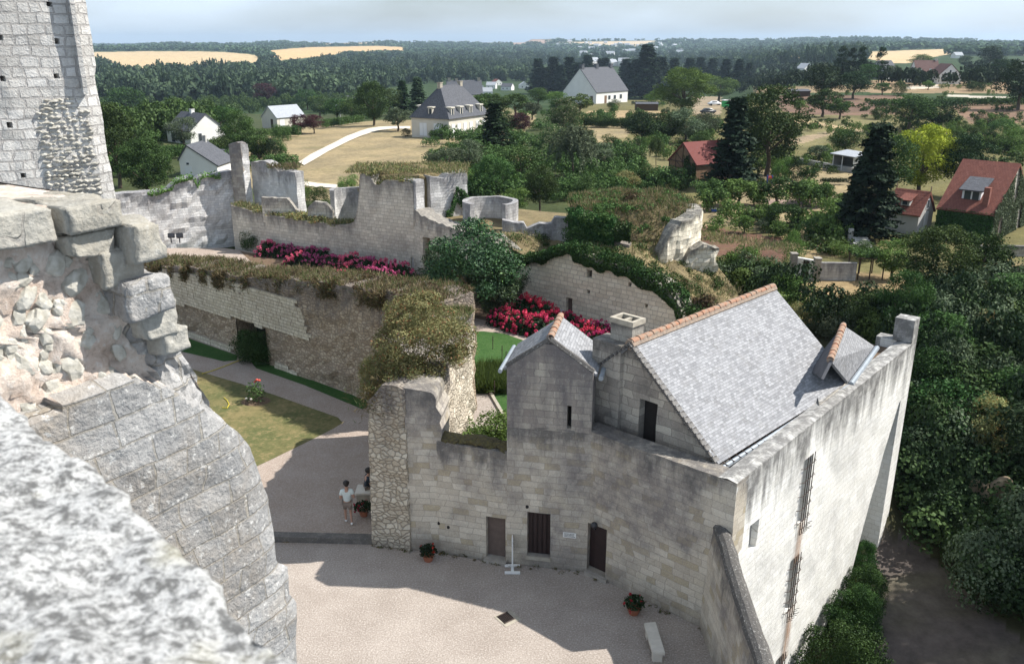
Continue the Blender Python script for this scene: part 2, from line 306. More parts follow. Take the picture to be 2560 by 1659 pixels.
# ---------------------------------------------------------------- terrain
SKY = [(-600, 104), (215, 112), (330, 110), (420, 104), (600, 106), (700, 101), (790, 106), (960, 101), (1200, 103), (1310, 102), (1330, 94), (1390, 94), (1420, 98), (1700, 96), (1950, 97), (2080, 92), (2150, 91), (2300, 95), (2400, 98), (2560, 104), (3300, 104)]
RL = [0, 200, 300, 480, 800, 1300, 2600, 3300, 4500, 7000, 14000]
ZL = [0, -1, -9, -20, -23, -21, -6, -2, 8, 0, -20]
ZC = [0, 0, -3, -18, -24, -24, -17, -10, 8, 0, -20]
ZR = [0, .6, 1.8, 2.2, -2, 0, 7, 8, 10, 0, -20]
CC = (6.54, 22.04); DD = (16.86, 33.99); WD = (.654, .757); WN = (.757, -.654)
def terr(x, y):
    r = math.hypot(x, y); px = 1280 + 2253 * x / max(y, 1)
    l, c, rr = np.interp(r, RL, ZL), np.interp(r, RL, ZC), np.interp(r, RL, ZR)
    if px < 1300: z = lerp(l, c, sstep(500, 1300, px))
    else: z = lerp(c, rr, sstep(1650, 2150, px))
    sk = 17.5 + (104.5 - np.interp(px, [p[0] for p in SKY], [p[1] for p in SKY])) / 2380 * 4500 - 9
    z += (sk - 8) * sstep(3000, 4500, r) * (1 - sstep(4600, 9000, r))
    if r > 500: z += noise.noise(Vector((x / 400, y / 400, 0))) * 4 * sstep(500, 1500, r)
    # lane ravine below the outer wall
    dx, dy = x - CC[0], y - CC[1]; d = dx * WN[0] + dy * WN[1]; t = dx * WD[0] + dy * WD[1]
    lane = -4.4 - max(0, 16 - t) * .16 * (t > -20) ; 
    a = sstep(-3.4 if t < 16.2 else -3, -2.3 if t < 16.2 else 1.5, d) * (1 - sstep(17, 33, t + max(0, -d) * 2))
    b = 1 - sstep(9.0, 18, d)
    z += (lane * a * b) if d > -4 else 0
    z -= .1 * (1 - sstep(55, 70, r))
    if d > 9 and t < 30: z += 2.5 * sstep(10, 22, d) * (1 - sstep(20, 40, t))
    return float(z)
def GT(px, py):          # first ground point met along a bearing
    d = ray(px, py); t = 20.
    while t < 9000:
        if H + d[2] * t < terr(d[0] * t, d[1] * t): break
        t *= 1.035
    a, b = t / 1.035, t
    for _ in range(12):
        m_ = (a + b) / 2
        if H + d[2] * m_ < terr(d[0] * m_, d[1] * m_): b = m_
        else: a = m_
    return d[0] * b, d[1] * b, terr(d[0] * b, d[1] * b)
GOLD = (.50, .385, .235); DRY = (.27, .22, .135); DRYG = (.17, .155, .08); GRN = (.05, .065, .028); DGRN = (.03, .055, .022); PLO = (.17, .11, .085); PINK = (.30, .22, .19)
def z2(*p): return [(220 + x / 3.084, 60 + y / 3.084) for x, y in p]
def z3(*p): return [(640 + x / 3.084, 60 + y / 3.084) for x, y in p]
def z4(*p): return [(1200 + x / 3.084, 60 + y / 3.084) for x, y in p]
def z5(*p): return [(1720 + x / 2.41, 60 + y / 2.41) for x, y in p]
ZON = [
 (z2((-300, 225), (420, 212), (850, 212), (1040, 217), (1250, 235), (1330, 250), (1345, 268), (1300, 300), (1000, 310), (600, 330), (430, 345), (250, 325), (150, 285), (-300, 262)), GOLD),
 (z2((1380, 207), (1700, 180), (2220, 170), (2440, 180), (2430, 235), (2000, 225), (1800, 250), (1450, 285), (1420, 250)), (.54, .38, .20)),
 (z2((-200, 175), (280, 172), (240, 190), (-200, 190)), (.30, .28, .16)),
 (z3((500, 158), (560, 148), (800, 140), (970, 140), (900, 150), (620, 158)), (.46, .36, .24)),
 (z3((1120, 128), (1270, 122), (1260, 135), (1130, 135)), (.30, .24, .2)), (z3((1660, 130), (1974, 120), (2300, 122), (2250, 150), (1974, 160), (1700, 155)), (.33, .24, .2)),
 (z4((590, 142), (800, 138), (1360, 130), (1340, 160), (1200, 175), (800, 172), (650, 160)), (.50, .40, .28)),
 (z5((480, 195), (760, 183), (760, 205), (480, 222)), (.46, .36, .22)),
 (z5((985, 172), (1300, 160), (1600, 150), (1610, 178), (1480, 200), (1330, 238), (1200, 235), (1040, 200)), GOLD), (z5((1830, 152), (2400, 135), (2400, 210), (1850, 180)), GOLD),
 ([(560, 440), (640, 350), (720, 322), (900, 305), (960, 300), (1215, 300), (1215, 345), (1330, 400), (1240, 470), (900, 500), (700, 500)], DRY),
 (z3((1700, 560), (2100, 700), (2050, 1000), (1700, 1050)), DRYG), (z4((-50, 690), (420, 690), (420, 800), (-50, 900)), DRY),
 (z4((830, 670), (1480, 670), (1480, 720), (830, 735)), (.33, .25, .15)), (z4((830, 785), (1140, 785), (1140, 900), (850, 960)), DRY),
 (z4((1050, 880), (1500, 880), (1500, 1240), (1050, 1240)), DRYG), (z4((1640, 560), (1860, 560), (1860, 700), (1640, 700)), (.3, .24, .17)),
 (z5((400, 380), (1100, 365), (1110, 410), (400, 420)), (.25, .19, .12)), (z5((520, 430), (1300, 430), (1260, 545), (700, 560), (560, 520)), PLO), (z5((1560, 470), (2300, 500), (2300, 590), (1700, 600)), (.19, .125, .09)),
 (z5((1100, 340), (1940, 350), (1940, 420), (1100, 415)), (.26, .19, .12)), (z5((1300, 378), (1500, 365), (1520, 385), (1320, 395)), (.5, .45, .38)), (z5((1560, 425), (1930, 440), (1930, 455), (1560, 437)), (.5, .46, .4)),
 (z5((560, 550), (900, 550), (1240, 590), (1240, 640), (600, 760)), DRYG), (z5((600, 565), (1080, 640), (1060, 655), (600, 585)), (.42, .32, .2)), (z5((600, 700), (870, 640), (900, 660), (600, 740)), (.28, .22, .15)),
 (z5((420, 860), (1000, 860), (1000, 1110), (60, 1110), (60, 1060), (400, 1000)), DRY), (z5((460, 1055), (900, 1060), (1000, 1180), (1060, 1250), (860, 1240), (780, 1110), (460, 1090)), PINK),
 (z5((60, 1110), (880, 1110), (880, 1270), (60, 1210)), DRY), (z5((30, 1205), (560, 1290), (600, 1400), (560, 1450), (30, 1380)), (.13, .075, .055)), (z5((560, 1290), (900, 1270), (1000, 1390), (640, 1420)), (.30, .23, .13)),
 (z5((600, 1500), (1300, 1500), (1400, 1700), (900, 1800), (400, 1750)), (.25, .19, .11)), (z5((1700, 1450), (2300, 1420), (2300, 1700), (1700, 1700)), (.24, .18, .11)),
 ([(2180, 1330), (2260, 1330), (2560, 1600), (2700, 1760), (2140, 1760), (2140, 1450)], (.11, .095, .09)),
]
def inpoly(X, Y, poly):
    ins = np.zeros(X.shape, bool); n = len(poly); j = n - 1
    for i in range(n):
        xi, yi = poly[i]; xj, yj = poly[j]
        cnd = ((yi > Y) != (yj > Y)) & (X < (xj - xi) * (Y - yi) / (yj - yi + 1e-12) + xi); ins ^= cnd; j = i
    return ins
def build_ground():
    A = np.concatenate([np.linspace(-62, -34, 30, endpoint=False), np.linspace(-34, 36, 620), np.linspace(36, 64, 30)[1:]]); na = len(A)
    Rr = np.concatenate([[2, 6, 10], np.geomspace(14, 14000, 560)]); nr = len(Rr)
    V = np.zeros((nr, na, 3))
    for i, r in enumerate(Rr):
        for j, a in enumerate(A):
            x, y = r * math.sin(R(a)), r * math.cos(R(a)); V[i, j] = (x, y, terr(x, y))
    dz = V[..., 2] - H; f = np.maximum(V[..., 1] * c_ - dz * s_, .5); up = V[..., 1] * s_ + dz * c_
    px = 1280 + F * V[..., 0] / f; py = 829.5 - F * up / f
    px += np.sin(V[..., 1] * .31) * 3 + np.sin(V[..., 0] * .7) * 2
    C = np.ones((nr, na, 4)); C[..., :3] = np.array(GRN)
    far = (py < 285); C[far, :3] = np.array(DGRN)
    gar = (px > 1440) & (py > 250) & (V[..., 1] > 60); C[gar, :3] = np.array((.13, .12, .055))
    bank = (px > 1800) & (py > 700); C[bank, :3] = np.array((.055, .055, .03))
    for poly, c in ZON:
        k = inpoly(px, py, poly) & (V[..., 1] > 25); C[k, :3] = np.array(c)
    me = bpy.data.meshes.new('ground'); me.vertices.add(nr * na); me.vertices.foreach_set('co', V.reshape(-1))
    idx = np.arange(nr * na).reshape(nr, na); q = np.stack([idx[:-1, :-1], idx[:-1, 1:], idx[1:, 1:], idx[1:, :-1]], -1).reshape(-1, 4)[:, ::-1]
    me.loops.add(q.size); me.loops.foreach_set('vertex_index', q.reshape(-1).astype('i')); me.polygons.add(len(q)); me.polygons.foreach_set('loop_start', np.arange(0, q.size, 4, dtype='i'))
    me.update(calc_edges=True); me.polygons.foreach_set('use_smooth', [True] * len(q))
    at = me.color_attributes.new('land', 'FLOAT_COLOR', 'POINT'); at.data.foreach_set('color', C.reshape(-1).astype('f'))
    m, nt, N, L, out = newmat('land'); b = _n(nt, 'ShaderNodeBsdfPrincipled', Roughness=.95); b.inputs['Specular IOR Level'].default_value = .1
    ac = N.new('ShaderNodeVertexColor'); ac.layer_name = 'land'; tc = N.new('ShaderNodeTexCoord'); n1 = nz(nt, tc.outputs['Object'], .12, 6, .65); n2 = nz(nt, tc.outputs['Object'], 1.6, 6, .7)
    mpx = N.new('ShaderNodeMapping'); mpx.inputs['Scale'].default_value = (.35, 1.3, 1); L.new(tc.outputs['Object'], mpx.inputs[0]); n3 = nz(nt, mpx.outputs[0], .16, 4, .6)
    c = mix(nt, mrange(nt, n1.outputs['Fac'], .35, .7), (.75, .75, .75), (1.25, 1.2, 1.1)); c = mix(nt, 1., ac.outputs[0], c, 'MULTIPLY')
    c = mix(nt, mrange(nt, n3.outputs['Fac'], .52, .72, 0, .5), c, (.13, .13, .055))
    c2 = mix(nt, mrange(nt, n2.outputs['Fac'], .3, .7), (.7, .7, .7), (1.3, 1.3, 1.3)); c = mix(nt, 1., c, c2, 'MULTIPLY'); L.new(c, b.inputs['Base Color'])
    bp = _n(nt, 'ShaderNodeBump', Strength=.6, Distance=.15); L.new(n2.outputs['Fac'], bp.inputs['Height']); L.new(bp.outputs[0], b.inputs['Normal']); L.new(b.outputs[0], out.inputs[0])
    me.materials.append(m); o = bpy.data.objects.new('ground', me); col.objects.link(o); o['kind'] = 'structure'
build_ground()
def groundmat(name, a, b, c, s1=.5, s2=9, bump=.5):
    m, nt, N, L, out = newmat(name); bs = _n(nt, 'ShaderNodeBsdfPrincipled', Roughness=.95); bs.inputs['Specular IOR Level'].default_value = .1; tc = N.new('ShaderNodeTexCoord')
    n1 = nz(nt, tc.outputs['Object'], s1, 6, .65); n2 = nz(nt, tc.outputs['Object'], s2, 6, .8)
    cc = mix(nt, mrange(nt, n1.outputs['Fac'], .38, .64), a, b); cc = mix(nt, mrange(nt, n2.outputs['Fac'], .52, .66, 0, .75), cc, c); cc = mix(nt, mrange(nt, n2.outputs['Fac'], .34, .48, .55, 0), cc, tuple(x * .45 for x in a)); L.new(cc, bs.inputs['Base Color'])
    bp = _n(nt, 'ShaderNodeBump', Strength=bump, Distance=.03); L.new(n2.outputs['Fac'], bp.inputs['Height']); L.new(bp.outputs[0], bs.inputs['Normal']); L.new(bs.outputs[0], out.inputs[0]); return m
M['gravel'] = groundmat('gravel', (.31, .265, .23), (.39, .34, .30), (.66, .60, .55), .45, 17, 1.0)
M['gravel_d'] = groundmat('path gravel', (.33, .265, .22), (.38, .315, .27), (.54, .48, .43), .6, 17, 1.)
M['lawn'] = groundmat('dry lawn', (.10, .11, .045), (.19, .16, .075), (.28, .21, .11), .4, 3, .8)
M['lawn_g'] = groundmat('green lawn', (.035, .085, .022), (.05, .105, .03), (.08, .12, .045), .6, 8, .8)
M['drive'] = groundmat('pale drive', (.60, .53, .43), (.68, .61, .51), (.5, .43, .33), .4, 4, .3)
M['soil'] = groundmat('soil', (.12, .08, .055), (.17, .12, .08), (.22, .17, .12), .8, 9, 1.)
def sheet(name, pts, z, m, kind='structure', thick=0):
    bm = bmesh.new(); vs = [bm.verts.new((p[0], p[1], z)) for p in pts]; f = bm.faces.new(vs); f.normal_update()
    if f.normal.z < 0: f.normal_flip()
    if thick:
        r = bmesh.ops.extrude_face_region(bm, geom=[f]); 
        for e in r['geom']:
            if isinstance(e, bmesh.types.BMVert): e.co.z += 0
        for v in vs: v.co.z -= thick
    me = bpy.data.meshes.new(name); bmesh.ops.recalc_face_normals(bm, faces=bm.faces); bm.to_mesh(me); bm.free(); me.materials.append(m)
    o = link(name, me); 
    if kind: o['kind'] = kind
    return o

# ---------------------------------------------------------------- masonry builder
def nrm(a, b):
    L = math.hypot(b[0] - a[0], b[1] - a[1]); return ((b[0] - a[0]) / L, (b[1] - a[1]) / L, L)
class Path:
    def __init__(s, pts):
        s.p = pts; s.cum = [0]; 
        for a, b in zip(pts, pts[1:]): s.cum.append(s.cum[-1] + nrm(a, b)[2])
        s.L = s.cum[-1]; s.vn = []
        for i in range(len(pts)):
            ns = []
            if i > 0: d = nrm(pts[i - 1], pts[i]); ns.append((-d[1], d[0]))
            if i < len(pts) - 1: d = nrm(pts[i], pts[i + 1]); ns.append((-d[1], d[0]))
            x = sum(n[0] for n in ns) / len(ns); y = sum(n[1] for n in ns) / len(ns); q = x * x + y * y; s.vn.append((x / q, y / q))
    def at(s, t, off=0):
        t = max(0, min(s.L, t)); i = 0
        while i < len(s.p) - 2 and t > s.cum[i + 1]: i += 1
        k = (t - s.cum[i]) / (s.cum[i + 1] - s.cum[i]); x = lerp(s.p[i][0], s.p[i + 1][0], k); y = lerp(s.p[i][1], s.p[i + 1][1], k)
        nx = lerp(s.vn[i][0], s.vn[i + 1][0], k); ny = lerp(s.vn[i][1], s.vn[i + 1][1], k); return x + nx * off, y + ny * off
def ragged(prof, amp=.15, block=.45, seed=0):
    rs = random.Random(seed); tab = {}
    def f(s):
        k = int(s / block)
        if k not in tab: tab[k] = rs.uniform(-1, 1)
        return interp(s, prof) + amp * (tab[k] * .6 + noise.noise(Vector((s * 1.7, seed, 0))) * 1.2)
    return f
def masonry(name, pts, z0, top, thick, m, parent=None, holes=(), step=.4, rough=.03, zstep=None, batter=0, edge0=None, edge1=None, smooth=False, capm=None):
    """wall along pts (front on the viewer's side); top: callable s->z; holes: (s0,s1,z0,z1,depth)"""
    P_ = Path(pts); S = set(np.linspace(0, P_.L, max(2, int(P_.L / step) + 1)).round(4)) | {round(c, 4) for c in P_.cum}
    zt = max(top(s) for s in np.linspace(0, P_.L, 60)) + .3
    Z = set(np.arange(z0, zt + .5, zstep or step).round(4))
    for h in holes: S |= {round(h[0], 4), round(h[1], 4)}; Z |= {round(h[2], 4), round(h[3], 4)}
    hs = {round(h[i], 4) for h in holes for i in (0, 1)} | {round(c, 4) for c in P_.cum}; hz = {round(h[i], 4) for h in holes for i in (2, 3)}
    def clean(A, keep, tol):
        A = sorted(A); o = []
        for a in A:
            if o and a - o[-1] < tol:
                if a in keep and o[-1] not in keep: o[-1] = a
                elif a in keep: o.append(a)
                continue
            o.append(a)
        return o
    S = clean(S, hs, .07); Z = clean(Z, hz, .07); tops = [top(s) for s in S]
    mb = MB(); off = 7.3 * len(name)
    def pt(i, z, o):
        s = S[i]; bt = (tops[i] - z) * batter
        r = rough * (noise.noise(Vector((s * 1.3 + off, z * 1.3, o))) + .6 * noise.noise(Vector((s * 3.7 + off, z * 3.7, o)))) * 2
        sh = rough * noise.noise(Vector((s * 2.1 + off, z * 2.9, 5))) * 1.2
        ss = s
        if edge0 and i == 0: ss = s + edge0(z)
        if edge1 and i == len(S) - 1: ss = s + edge1(z)
        if ss < 0 or ss > P_.L:
            e = 0 if ss < 0 else P_.L; a = P_.at(e, 0); q = nrm(P_.p[0], P_.p[1]) if ss < 0 else nrm(P_.p[-2], P_.p[-1]); k = ss - e
            n_ = P_.vn[0] if ss < 0 else P_.vn[-1]; w = o + (r - bt if o == 0 else r + 0)
            x, y = a[0] + q[0] * k + n_[0] * w, a[1] + q[1] * k + n_[1] * w
        else: x, y = P_.at(ss, o + (r - bt if o == 0 else r))
        return (x, y, z + (sh if z > z0 + .01 else 0))
    def inhole(i, j):
        sm, zm = (S[i] + S[i + 1]) / 2, (Z[j] + Z[j + 1]) / 2
        return any(h[0] - .01 < sm < h[1] + .01 and h[2] - .01 < zm < h[3] + .01 for h in holes)
    for i in range(len(S) - 1):
        for j in range(len(Z) - 1):
            za, zb = min(Z[j], tops[i]), min(Z[j + 1], tops[i]); zc, zd = min(Z[j], tops[i + 1]), min(Z[j + 1], tops[i + 1])
            if zb - za < 1e-3 and zd - zc < 1e-3: continue
            uv = [(S[i], za), (S[i + 1], zc), (S[i + 1], zd), (S[i], zb)]; u2 = [(0, tops[i] - za), (0, tops[i + 1] - zc), (0, tops[i + 1] - zd), (0, tops[i] - zb)]
            if not inhole(i, j): mb.quad([pt(i, za, 0), pt(i + 1, zc, 0), pt(i + 1, zd, 0), pt(i, zb, 0)], uv, u2)
            mb.quad([pt(i, zb, thick), pt(i + 1, zd, thick), pt(i + 1, zc, thick), pt(i, za, thick)], uv[::-1], u2[::-1])
        for a, b in ((0, thick * .5), (thick * .5, thick)):
            mb.quad([pt(i, tops[i], a), pt(i + 1, tops[i + 1], a), pt(i + 1, tops[i + 1], b), pt(i, tops[i], b)], [(S[i], a), (S[i + 1], a), (S[i + 1], b), (S[i], b)], [(0, 0)] * 4)
    for i in (0, len(S) - 1):
        for j in range(len(Z) - 1):
            za, zb = min(Z[j], tops[i]), min(Z[j + 1], tops[i])
            if zb - za < 1e-3: continue
            for a, b in ((0, thick * .5), (thick * .5, thick)):
                q = [pt(i, za, a), pt(i, zb, a), pt(i, zb, b), pt(i, za, b)]; uv = [(a, za), (a, zb), (b, zb), (b, za)]; u2 = [(0, tops[i] - za), (0, tops[i] - zb), (0, tops[i] - zb), (0, tops[i] - za)]
                if i == 0: mb.quad(q[::-1] if False else [q[0], q[1], q[2], q[3]], uv, u2)
                else: mb.quad(q[::-1], uv[::-1], u2[::-1])
    for h in holes:
        a, b = min(range(len(S)), key=lambda k: abs(S[k] - h[0])), min(range(len(S)), key=lambda k: abs(S[k] - h[1])); d = h[4]
        for (i, zz) in ((a, 0), (b, 0)):
            q = [pt(i, h[2], 0), pt(i, h[3], 0), pt(i, h[3], d), pt(i, h[2], d)]
            mb.quad(q if i == b else q[::-1], [(0, h[2]), (0, h[3]), (d, h[3]), (d, h[2])])
        mb.quad([pt(a, h[2], 0), pt(b, h[2], 0), pt(b, h[2], d), pt(a, h[2], d)]); mb.quad([pt(a, h[3], d), pt(b, h[3], d), pt(b, h[3], 0), pt(a, h[3], 0)])
    o = mb.build(name, m, parent, weld=True, smooth=smooth)
    return o, P_
def fill(name, P_, s0, s1, z0, z1, off, m, parent, t=.06):      # a panel (door leaf, dark back) set back in an opening
    a, b = P_.at(s0, off), P_.at(s1, off); a2, b2 = P_.at(s0, off + t), P_.at(s1, off + t)
    mb = MB(); L = s1 - s0; uv = [(0, 0), (L, 0), (L, z1 - z0), (0, z1 - z0)]
    A = [(a[0], a[1], z0), (b[0], b[1], z0), (b[0], b[1], z1), (a[0], a[1], z1)]; Bk = [(a2[0], a2[1], z0), (b2[0], b2[1], z0), (b2[0], b2[1], z1), (a2[0], a2[1], z1)]
    mb.quad(A, uv); mb.quad(Bk[::-1], uv)
    for i in range(4): mb.quad([A[i], Bk[i], Bk[(i + 1) % 4], A[(i + 1) % 4]])
    return mb.build(name, m, parent)
def slab(name, corners, t, m, parent, uvs=None, build=True, mb=None):    # sloping plate: 4 top corners, thickness down
    mb = mb or MB(); c = [Vector(p) for p in corners]; n = (c[1] - c[0]).cross(c[-1] - c[0]).normalized()
    if n.z < 0: n = -n
    u = (c[1] - c[0]).normalized(); v = n.cross(u)
    uv = [((p - c[0]).dot(u), (p - c[0]).dot(v)) for p in c]; lo = [p - n * t for p in c]
    mb.quad(c, uv); mb.quad(lo[::-1], uv[::-1]); k = len(c)
    for i in range(k): mb.quad([c[i], lo[i], lo[(i + 1) % k], c[(i + 1) % k]], [(0, 0), (0, t), (1, t), (1, 0)])
    return mb.build(name, m, parent) if build else mb
def fixnormals(o):
    bm = bmesh.new(); bm.from_mesh(o.data); bmesh.ops.recalc_face_normals(bm, faces=bm.faces); bm.to_mesh(o.data); bm.free(); return o

# ---------------------------------------------------------------- gate lodge (facade, turret, roofs, outer wall)
S0 = G(1217, 1402); Bp = G(1469, 1430); C0 = CC
lodge = empty('gate_lodge', (4.5, 26, 0), 'tall stone gate lodge with a pale slate roof, gabled turret and high outer wall', 'building'); 

fp = [G(1268, 1407), Bp, C0]; fpath = Path(fp); L1 = fpath.cum[1]
def s_at(px, py, z=0.): # along-facade coordinate of a bearing at ground
    seg = 0 if px < 1469 else 1; a, b = fp[seg], fp[seg + 1]; return SZ(px, py, a, b)[0] + (0 if seg == 0 else L1)
def szf(px, py):
    seg = 0 if px < 1469 else 1; a, b = fp[seg], fp[seg + 1]; s, z = SZ(px, py, a, b); return s + (0 if seg == 0 else L1), z
q5 = lambda x, y: (1180 + x / 3.2194, 1180 + y / 3.2194)
d2a, d2b = szf(*q5(444, 318)), szf(*q5(628, 640)); d3a, d3b = szf(*q5(958, 450)), szf(*q5(1070, 870))
holes = [(d2a[0], d2b[0], .42, d2a[1], .3), (d3a[0] - .12, d3b[0], .12, max(d3a[1] - .05, 2.0), .34)]
ftop = lambda s: 5.36 + (.02 if s < L1 else 0) + .05 * noise.noise(Vector((s * 2, 1, 0)))
fw, fwP = masonry('facade_wall', fp, -.3, ftop, .75, M['facade'], lodge, holes, step=.35, rough=.018)
dr = fill('door', fwP, holes[0][0], holes[0][1], .42, holes[0][3], .2, M['door'], lodge); dr['label'] = 'dark double plank door above a stone sill'
mb = MB()
for k in range(5):
    s = lerp(holes[0][0], holes[0][1], (k + .5) / 5); a = fwP.at(s - .11, .17); b = fwP.at(s + .11, .17); mb.quad([(a[0], a[1], .45), (b[0], b[1], .45), (b[0], b[1], holes[0][3] - .02), (a[0], a[1], holes[0][3] - .02)])
mb.build('door_boards', M['door'], dr)
dr = fill('door', fwP, holes[1][0], holes[1][1], .12, holes[1][3], .26, M['door'], lodge); dr['label'] = 'dark red plank door under the round lamp'
mb = MB()
for k in range(4):
    s = lerp(holes[1][0], holes[1][1], (k + .5) / 4); a = fwP.at(s - .1, .235); b = fwP.at(s + .1, .235); mb.quad([(a[0], a[1], .15), (b[0], b[1], .15), (b[0], b[1], holes[1][3] - .02), (a[0], a[1], holes[1][3] - .02)])
mb.build('door_boards', M['door'], dr)
def onface(s, z, off): x, y = fwP.at(s, off); return (x, y, z)
def fbox(name, P_, s0, s1, z0, z1, o0, o1, m, parent, bev=.01):
    mb = MB(); A = [P_.at(s0, o0), P_.at(s1, o0), P_.at(s1, o1), P_.at(s0, o1)]
    b = [(p[0], p[1], z0) for p in A]; t = [(p[0], p[1], z1) for p in A]
    mb.quad(b[::-1]); mb.quad(t)
    for i in range(4): mb.quad([b[i], b[(i + 1) % 4], t[(i + 1) % 4], t[i]])
    return mb.build(name, m, parent)
fbox('door_sill', fwP, holes[0][0] - .04, holes[0][1] + .04, .28, .42, -.05, .3, M['trim'], lodge)
fbox('door_step', fwP, holes[1][0] - .05, holes[1][1] + .1, .0, .12, -.14, .34, M['step'], lodge)
# wall plaque with two rows of lettering
p0, p1 = szf(*q5(735, 478)), szf(*q5(838, 528))
plq = fbox('plaque', fwP, p0[0], p1[0], p1[1], p0[1], -.03, .0, M['whitep'], lodge); mb = MB(); rs = random.Random(3)
for row in range(3):
    z = lerp(p1[1], p0[1], .78 - row * .27); s = p0[0] + .04
    while s < p1[0] - .05:
        w = rs.uniform(.012, .03); a = fwP.at(s, -.033); b = fwP.at(s + w, -.033); mb.quad([(a[0], a[1], z - .016), (b[0], b[1], z - .016), (b[0], b[1], z + .016), (a[0], a[1], z + .016)]); s += w + .013
mb.build('lettering', M['black'], plq)
# round lamp over the right door
ls, lz = szf(*q5(1002, 412)); lamp = empty('wall_lamp', onface(ls, lz, 0), 'round black lamp on a short bracket above the rightmost lodge door', 'lamp')
mb = MB(); mb.tube([onface(ls, lz - .2, 0), onface(ls, lz - .12, -.18), onface(ls, lz, -.2)], .018); o = mb.build('bracket', M['black']); o.parent = lamp; o.matrix_parent_inverse = lamp.matrix_basis.inverted()
mb = MB(); mb.rock(onface(ls, lz + .05, -.2), .12, 1, 2, (1, 1, 1), 0); o = mb.build('lamp_globe', M['black']); o.parent = lamp; o.matrix_parent_inverse = lamp.matrix_basis.inverted()
# turret rising from the facade's left bay
dF = nrm(fp[0], fp[1]); nF = (-dF[1], dF[0])
tl, tr = 0.0, L1 - .03
pk_s, pk_z = SZ(1374, 853, fp[0], fp[1]); ez = 7.42
def tw(s, off, z): return (fp[0][0] + dF[0] * s + nF[0] * off, fp[0][1] + dF[1] * s + nF[1] * off, z)
TD = 2.1
# turret body front built with its slit window
sl0, sl1 = SZ(1418, 1018, fp[0], fp[1]), SZ(1426, 1078, fp[0], fp[1])
tz = lambda s: ez + (pk_z - ez) * (1 - abs(min(max(s, tl), tr) - pk_s) / (pk_s - tl if s < pk_s else tr - pk_s))
tb, tbP = masonry('turret_front', [fp[0], (fp[1][0] - dF[0] * .03, fp[1][1] - dF[1] * .03)], 5.3, tz, .45, M['turret'], lodge, [(sl0[0], sl1[0] + .02, 5.42, 6.25, .4)], step=.3, rough=.012)
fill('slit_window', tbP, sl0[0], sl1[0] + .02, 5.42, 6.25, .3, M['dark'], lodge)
mb = MB()
for off, s in ((.45, tl), ):
    pass
def tbox(name, s0, s1, o0, o1, z0, z1, m):
    mb = MB(); b = [tw(s0, o0, z0), tw(s1, o0, z0), tw(s1, o1, z0), tw(s0, o1, z0)]; t = [(p[0], p[1], z1) for p in b]
    for i in range(4):
        L = nrm(b[i], b[(i + 1) % 4])[2]; mb.quad([b[i], b[(i + 1) % 4], t[(i + 1) % 4], t[i]], [(0, z0), (L, z0), (L, z1), (0, z1)], [(0, z1 - z0)] * 2 + [(0, 0)] * 2)
    mb.quad(t); return mb.build(name, m, lodge)
tbox('turret_side', tl + .01, tr - .01, .44, TD, 3.0, ez - .05, M['turret'])
bz = -.0
for nm, s_e, sg in (('turret_roof', tl - .15, -1), ('turret_roof', tr + .12, 1)):
    e_z = ez - .12
    slab(nm, [tw(pk_s, .2, pk_z + .0), tw(pk_s, TD + .6, pk_z + .0), tw(s_e, TD + .6, e_z), tw(s_e, .2, e_z)], .07, M['slate'], lodge)
mb = MB()
for side in ((tl - .0, ez), (tr + .0, ez)):
    a = Vector(tw(pk_s, .1, pk_z + .03)); b = Vector(tw(side[0], .1, side[1] + .03)); mb.tube([a, a.lerp(b, .33), a.lerp(b, .66), b], [.11, .1, .12, .1], 6)
mb.build('verge_coping', M['coping'], lodge)
def ridge_tiles(name, a, b, parent, r=.115, n=None):
    a, b = Vector(a), Vector(b); d = b - a; L = d.length; d.normalize(); n = n or int(L / .36); mb = MB(); side = d.cross(Vector((0, 0, 1))).normalized(); upv = side.cross(d)
    for k in range(n):
        s0, s1 = L * k / n, L * (k + 1) / n + .02; r0, r1 = r * 1.12, r * .92; K = 7; rr = random.uniform(-.012, .012)
        for q in range(K):
            t0, t1 = math.pi * q / K, math.pi * (q + 1) / K
            f = lambda s, r_, t: a + d * s + side * math.cos(t) * r_ * 1.15 + upv * (math.sin(t) * r_ - .03 + rr)
            mb.quad([f(s0, r0, t0), f(s1, r1, t0), f(s1, r1, t1), f(s0, r0, t1)], [(0, 0)] * 4)
            mb.quad([f(s0, r0, t0), f(s0, r0, t1), f(s0, r0 - .03, t1), f(s0, r0 - .03, t0)], [(0, 0)] * 4)
    o = mb.build(name, M['ridge'], parent); return o
def mortar_strip(a, b, parent, w=.16):
    a, b = Vector(a), Vector(b); mb = MB(); mb.tube([a, b], w, 6); return mb.build('ridge_mortar', M['mortar'], parent)
ridge_tiles('ridge_tiles', tw(pk_s, .12, pk_z + .12), tw(pk_s, TD + .45, pk_z + .12), lodge, .1); mortar_strip(tw(pk_s, .1, pk_z + .02), tw(pk_s, TD + .5, pk_z + .02), lodge, .1)
mb = MB()
a, b = Vector(tw(tl - .26, .15, ez - .2)), Vector(tw(tl - .26, TD + .5, ez - .2)); mb.tube([a, b], .075, 8); mb.build('gutter', M['zinc'], lodge)
mb = MB(); a, b = Vector(tw(tr + .24, .15, ez - .2)), Vector(tw(tr + .24, TD + .4, ez - .2)); mb.tube([a, b], .085, 8); mb.build('gutter', M['zinc'], lodge)
